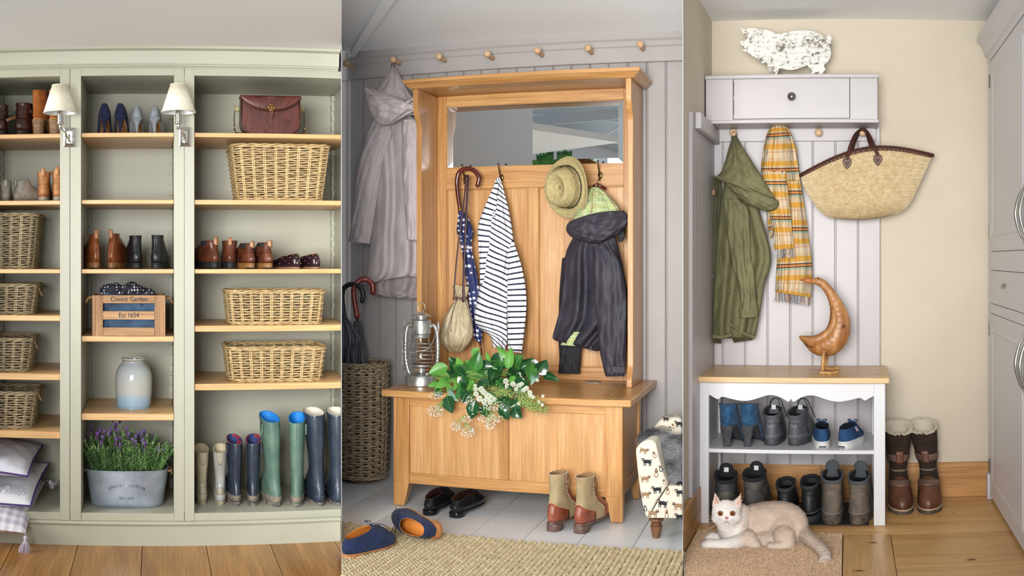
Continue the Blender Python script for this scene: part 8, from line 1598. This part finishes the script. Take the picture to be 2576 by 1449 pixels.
co = np.zeros(len(me.vertices)*3); me.vertices.foreach_get('co', co); co = co.reshape(-1, 3); below = co[:, 2] < .002; co[below, 2] = .002; me.vertices.foreach_set('co', co.ravel()); me.update()
CW_, CP_, CT_ = np.array(lin('e2d6cc')[:3]), np.array(lin('cfb39c')[:3]), np.array(lin('e9e2dc')[:3]); hd_ = np.array(C_(1827, 1291, HDc)); tl = np.array([C_(1996, 1326, 4.44), C_(2022, 1345, 4.40), C_(2045, 1364, 4.31), C_(2067, 1383, 4.22), C_(2076, 1402, 4.16), C_(2068, 1420, 4.12)])
def catcol(Q, sd=0):
    rg = np.random.default_rng(sd); wh = np.clip(1-(np.linalg.norm((Q-hd_)*np.array([1, .8, 1]), axis=1)-.05)/.06, 0, 1); wh = np.maximum(wh, np.clip(1-(Q[:, 0]-R3.X(1850, 4.3))/.05, 0, 1)); wh = np.maximum(wh, np.clip(1-Q[:, 2]/.045, 0, 1)*.6)
    c = CP_*(1-wh[:, None])+CT_*wh[:, None]; ptch = .5+.5*np.sin(Q[:, 0]*42+3*np.sin(Q[:, 2]*45)+Q[:, 1]*20); c = c*(1-.30*(1-wh[:, None]))+CW_*.30*(1-wh[:, None])*1.0; c = c*(.93+.1*ptch[:, None])
    tail = Q[:, 0] > R3.X(2026, 4.38); s_ = np.linalg.norm(Q-tl[0], axis=1); band = .5+.5*np.sin(s_*2*pi/.022); c[tail] = (CP_*band[tail, None]+CT_*(1-band[tail, None]))
    return c*(1+rg.normal(0, .04, (len(Q), 1)))
set_col(me, catcol(co)*.9); cdir = np.array(C_(2080, 1300, 4.5))-np.array(C_(1860, 1300, 4.4)); cdir /= np.linalg.norm(cdir)
def ccomb(Q):
    base = np.tile(cdir*1.0+np.array((0, 0, -.5)), (len(Q), 1)); h = np.linalg.norm(Q-hd_, axis=1) < .075; base[h] = (Q[h]-(hd_+np.array((0, -.07, 0))))*10; tail = Q[:, 0] > R3.X(2026, 4.38); base[tail] = np.array((.7, -.5, -.3)); return base
mb_ = me.copy(); body = mesh_part(ct, 'body', me, FURM)
hl_ = lambda Q: np.where(np.linalg.norm(Q-hd_, axis=1) < .075, .009, .017)
gf, Pr = fur(mb_, 52000, hl_, .0010, ccomb, .30, .28, 5, .2, keep=lambda Q: ~((np.linalg.norm(Q-np.array(C_(1812.6, 1291, HDc-.05)), axis=1) < .016) | (np.linalg.norm(Q-np.array(C_(1843, 1291, HDc-.05)), axis=1) < .016)) & (Q[:, 2] > .004))
mf = gf.mesh('fur', None, True); set_col(mf, np.repeat(catcol(Pr, 3), 5, axis=0)*1.02); mf.transform(Matrix.Translation(-ORG[ct.name])); link('fur', mf, FURM, ct, 0, 'stuff'); bpy.data.meshes.remove(mb_)
AMB = M('amber_iris', 'b06a24', .1, col2='8a4818', sc=300, Coat_Weight=1.0)
for px in (1812.6, 1843):
    c = P(px, 1291, HDc-.050); g = G(); g.ball(c, (.0112, .009, .0105), 20, 14); e_ = rpart(ct, 'eye', g, AMB, smooth=True)
    g = G(); g.ball(c+Vector((0, -.0062, .0003)), (.0056, .0040, .0062), 14, 10); rpart(e_, 'pupil', g, M('pupil', '0c0a09', .05), smooth=True)
    g = G(); g.tube([c+Vector((.0112*cos(a), -.003-.0015*abs(sin(a)), .0105*sin(a))) for a in np.linspace(0, 2*pi, 26, endpoint=False)], .0012, 6, closed=True); rpart(e_, 'eyelid', g, M('eyelid', '6a4a40', .5), smooth=True)
    # catch light comes from the window by reflection
g = G(); c = P(1828, 1303.5, HDc-.0655); g.prism([(c[0]-.008, c[2]+.004), (c[0]+.008, c[2]+.004), (c[0]+.003, c[2]-.004), (c[0]-.003, c[2]-.004)][::-1], c[1]-.003, c[1]+.012, 'y'); rpart(ct, 'nose', g, M('cat_nose', 'b0645a', .4), .002)
g = G(); m0 = P(1828, 1307, HDc-.064); m1 = P(1828, 1312, HDc-.062); ml = P(1821, 1316, HDc-.056); mr_ = P(1835, 1316, HDc-.056); g.tube([m0, m1], .0009, 5); g.tube(curve([m1, (m1+ml)/2+Vector((0, -.002, -.002)), ml], 8), .0009, 5); g.tube(curve([m1, (m1+mr_)/2+Vector((0, -.002, -.002)), mr_], 8), .0009, 5); rpart(ct, 'mouth', g, M('cat_mouth', '9a5c54', .5), smooth=True, kind='stuff')
for sx in (-1, 1):
    b0, b1, tp_ = P(1828+sx*13, 1271, HDc-.022), P(1828+sx*36, 1277, HDc-.012), P(1831+sx*33, 1241, HDc-.002); rows = []
    for v in np.linspace(0, 1, 9):
        rows.append([tuple((b0+(b1-b0)*u)*(1-v)+tp_*v+Vector((0, .010*math.sin(pi*u)*(1-v), 0))) for u in np.linspace(0, 1, 7)])
    g = G(); g.grid(rows); er = rpart(ct, 'ear', g, M('ear_fur', 'd9c6b8', .9), smooth=True); sdm = er.modifiers.new('s', 'SOLIDIFY'); sdm.thickness = .004; sdm.offset = 1 if sx > 0 else 1
    rows = []
    for v in np.linspace(.08, .85, 8):
        rows.append([tuple((b0+(b1-b0)*u)*(1-v)+tp_*v+Vector((0, .010*math.sin(pi*u)*(1-v)-.0045, 0))) for u in np.linspace(.16, .84, 6)])
    g = G(); g.grid(rows); rpart(er, 'inner_ear', g, M('inner_ear', 'c89a8e', .8), smooth=True)
g = G(); rg = np.random.default_rng(6)
for sx in (-1, 1):
    for k in range(8):
        p0 = P(1828+sx*9, 1307+k*.9, HDc-.056); e = P(1828+sx*(48+rg.uniform(-8, 6)), 1296+k*5.5, HDc-.07+rg.uniform(-.01, .02)); m_ = (p0+e)/2+Vector((0, -.012, .004)); g.tube(curve([p0, m_, e], 10), [.0007*(1-.8*q) for q in np.linspace(0, 1, 10)], 4, caps=False)
rpart(ct, 'whiskers', g, M('whisker_white', 'efeeea', .4), kind='stuff')
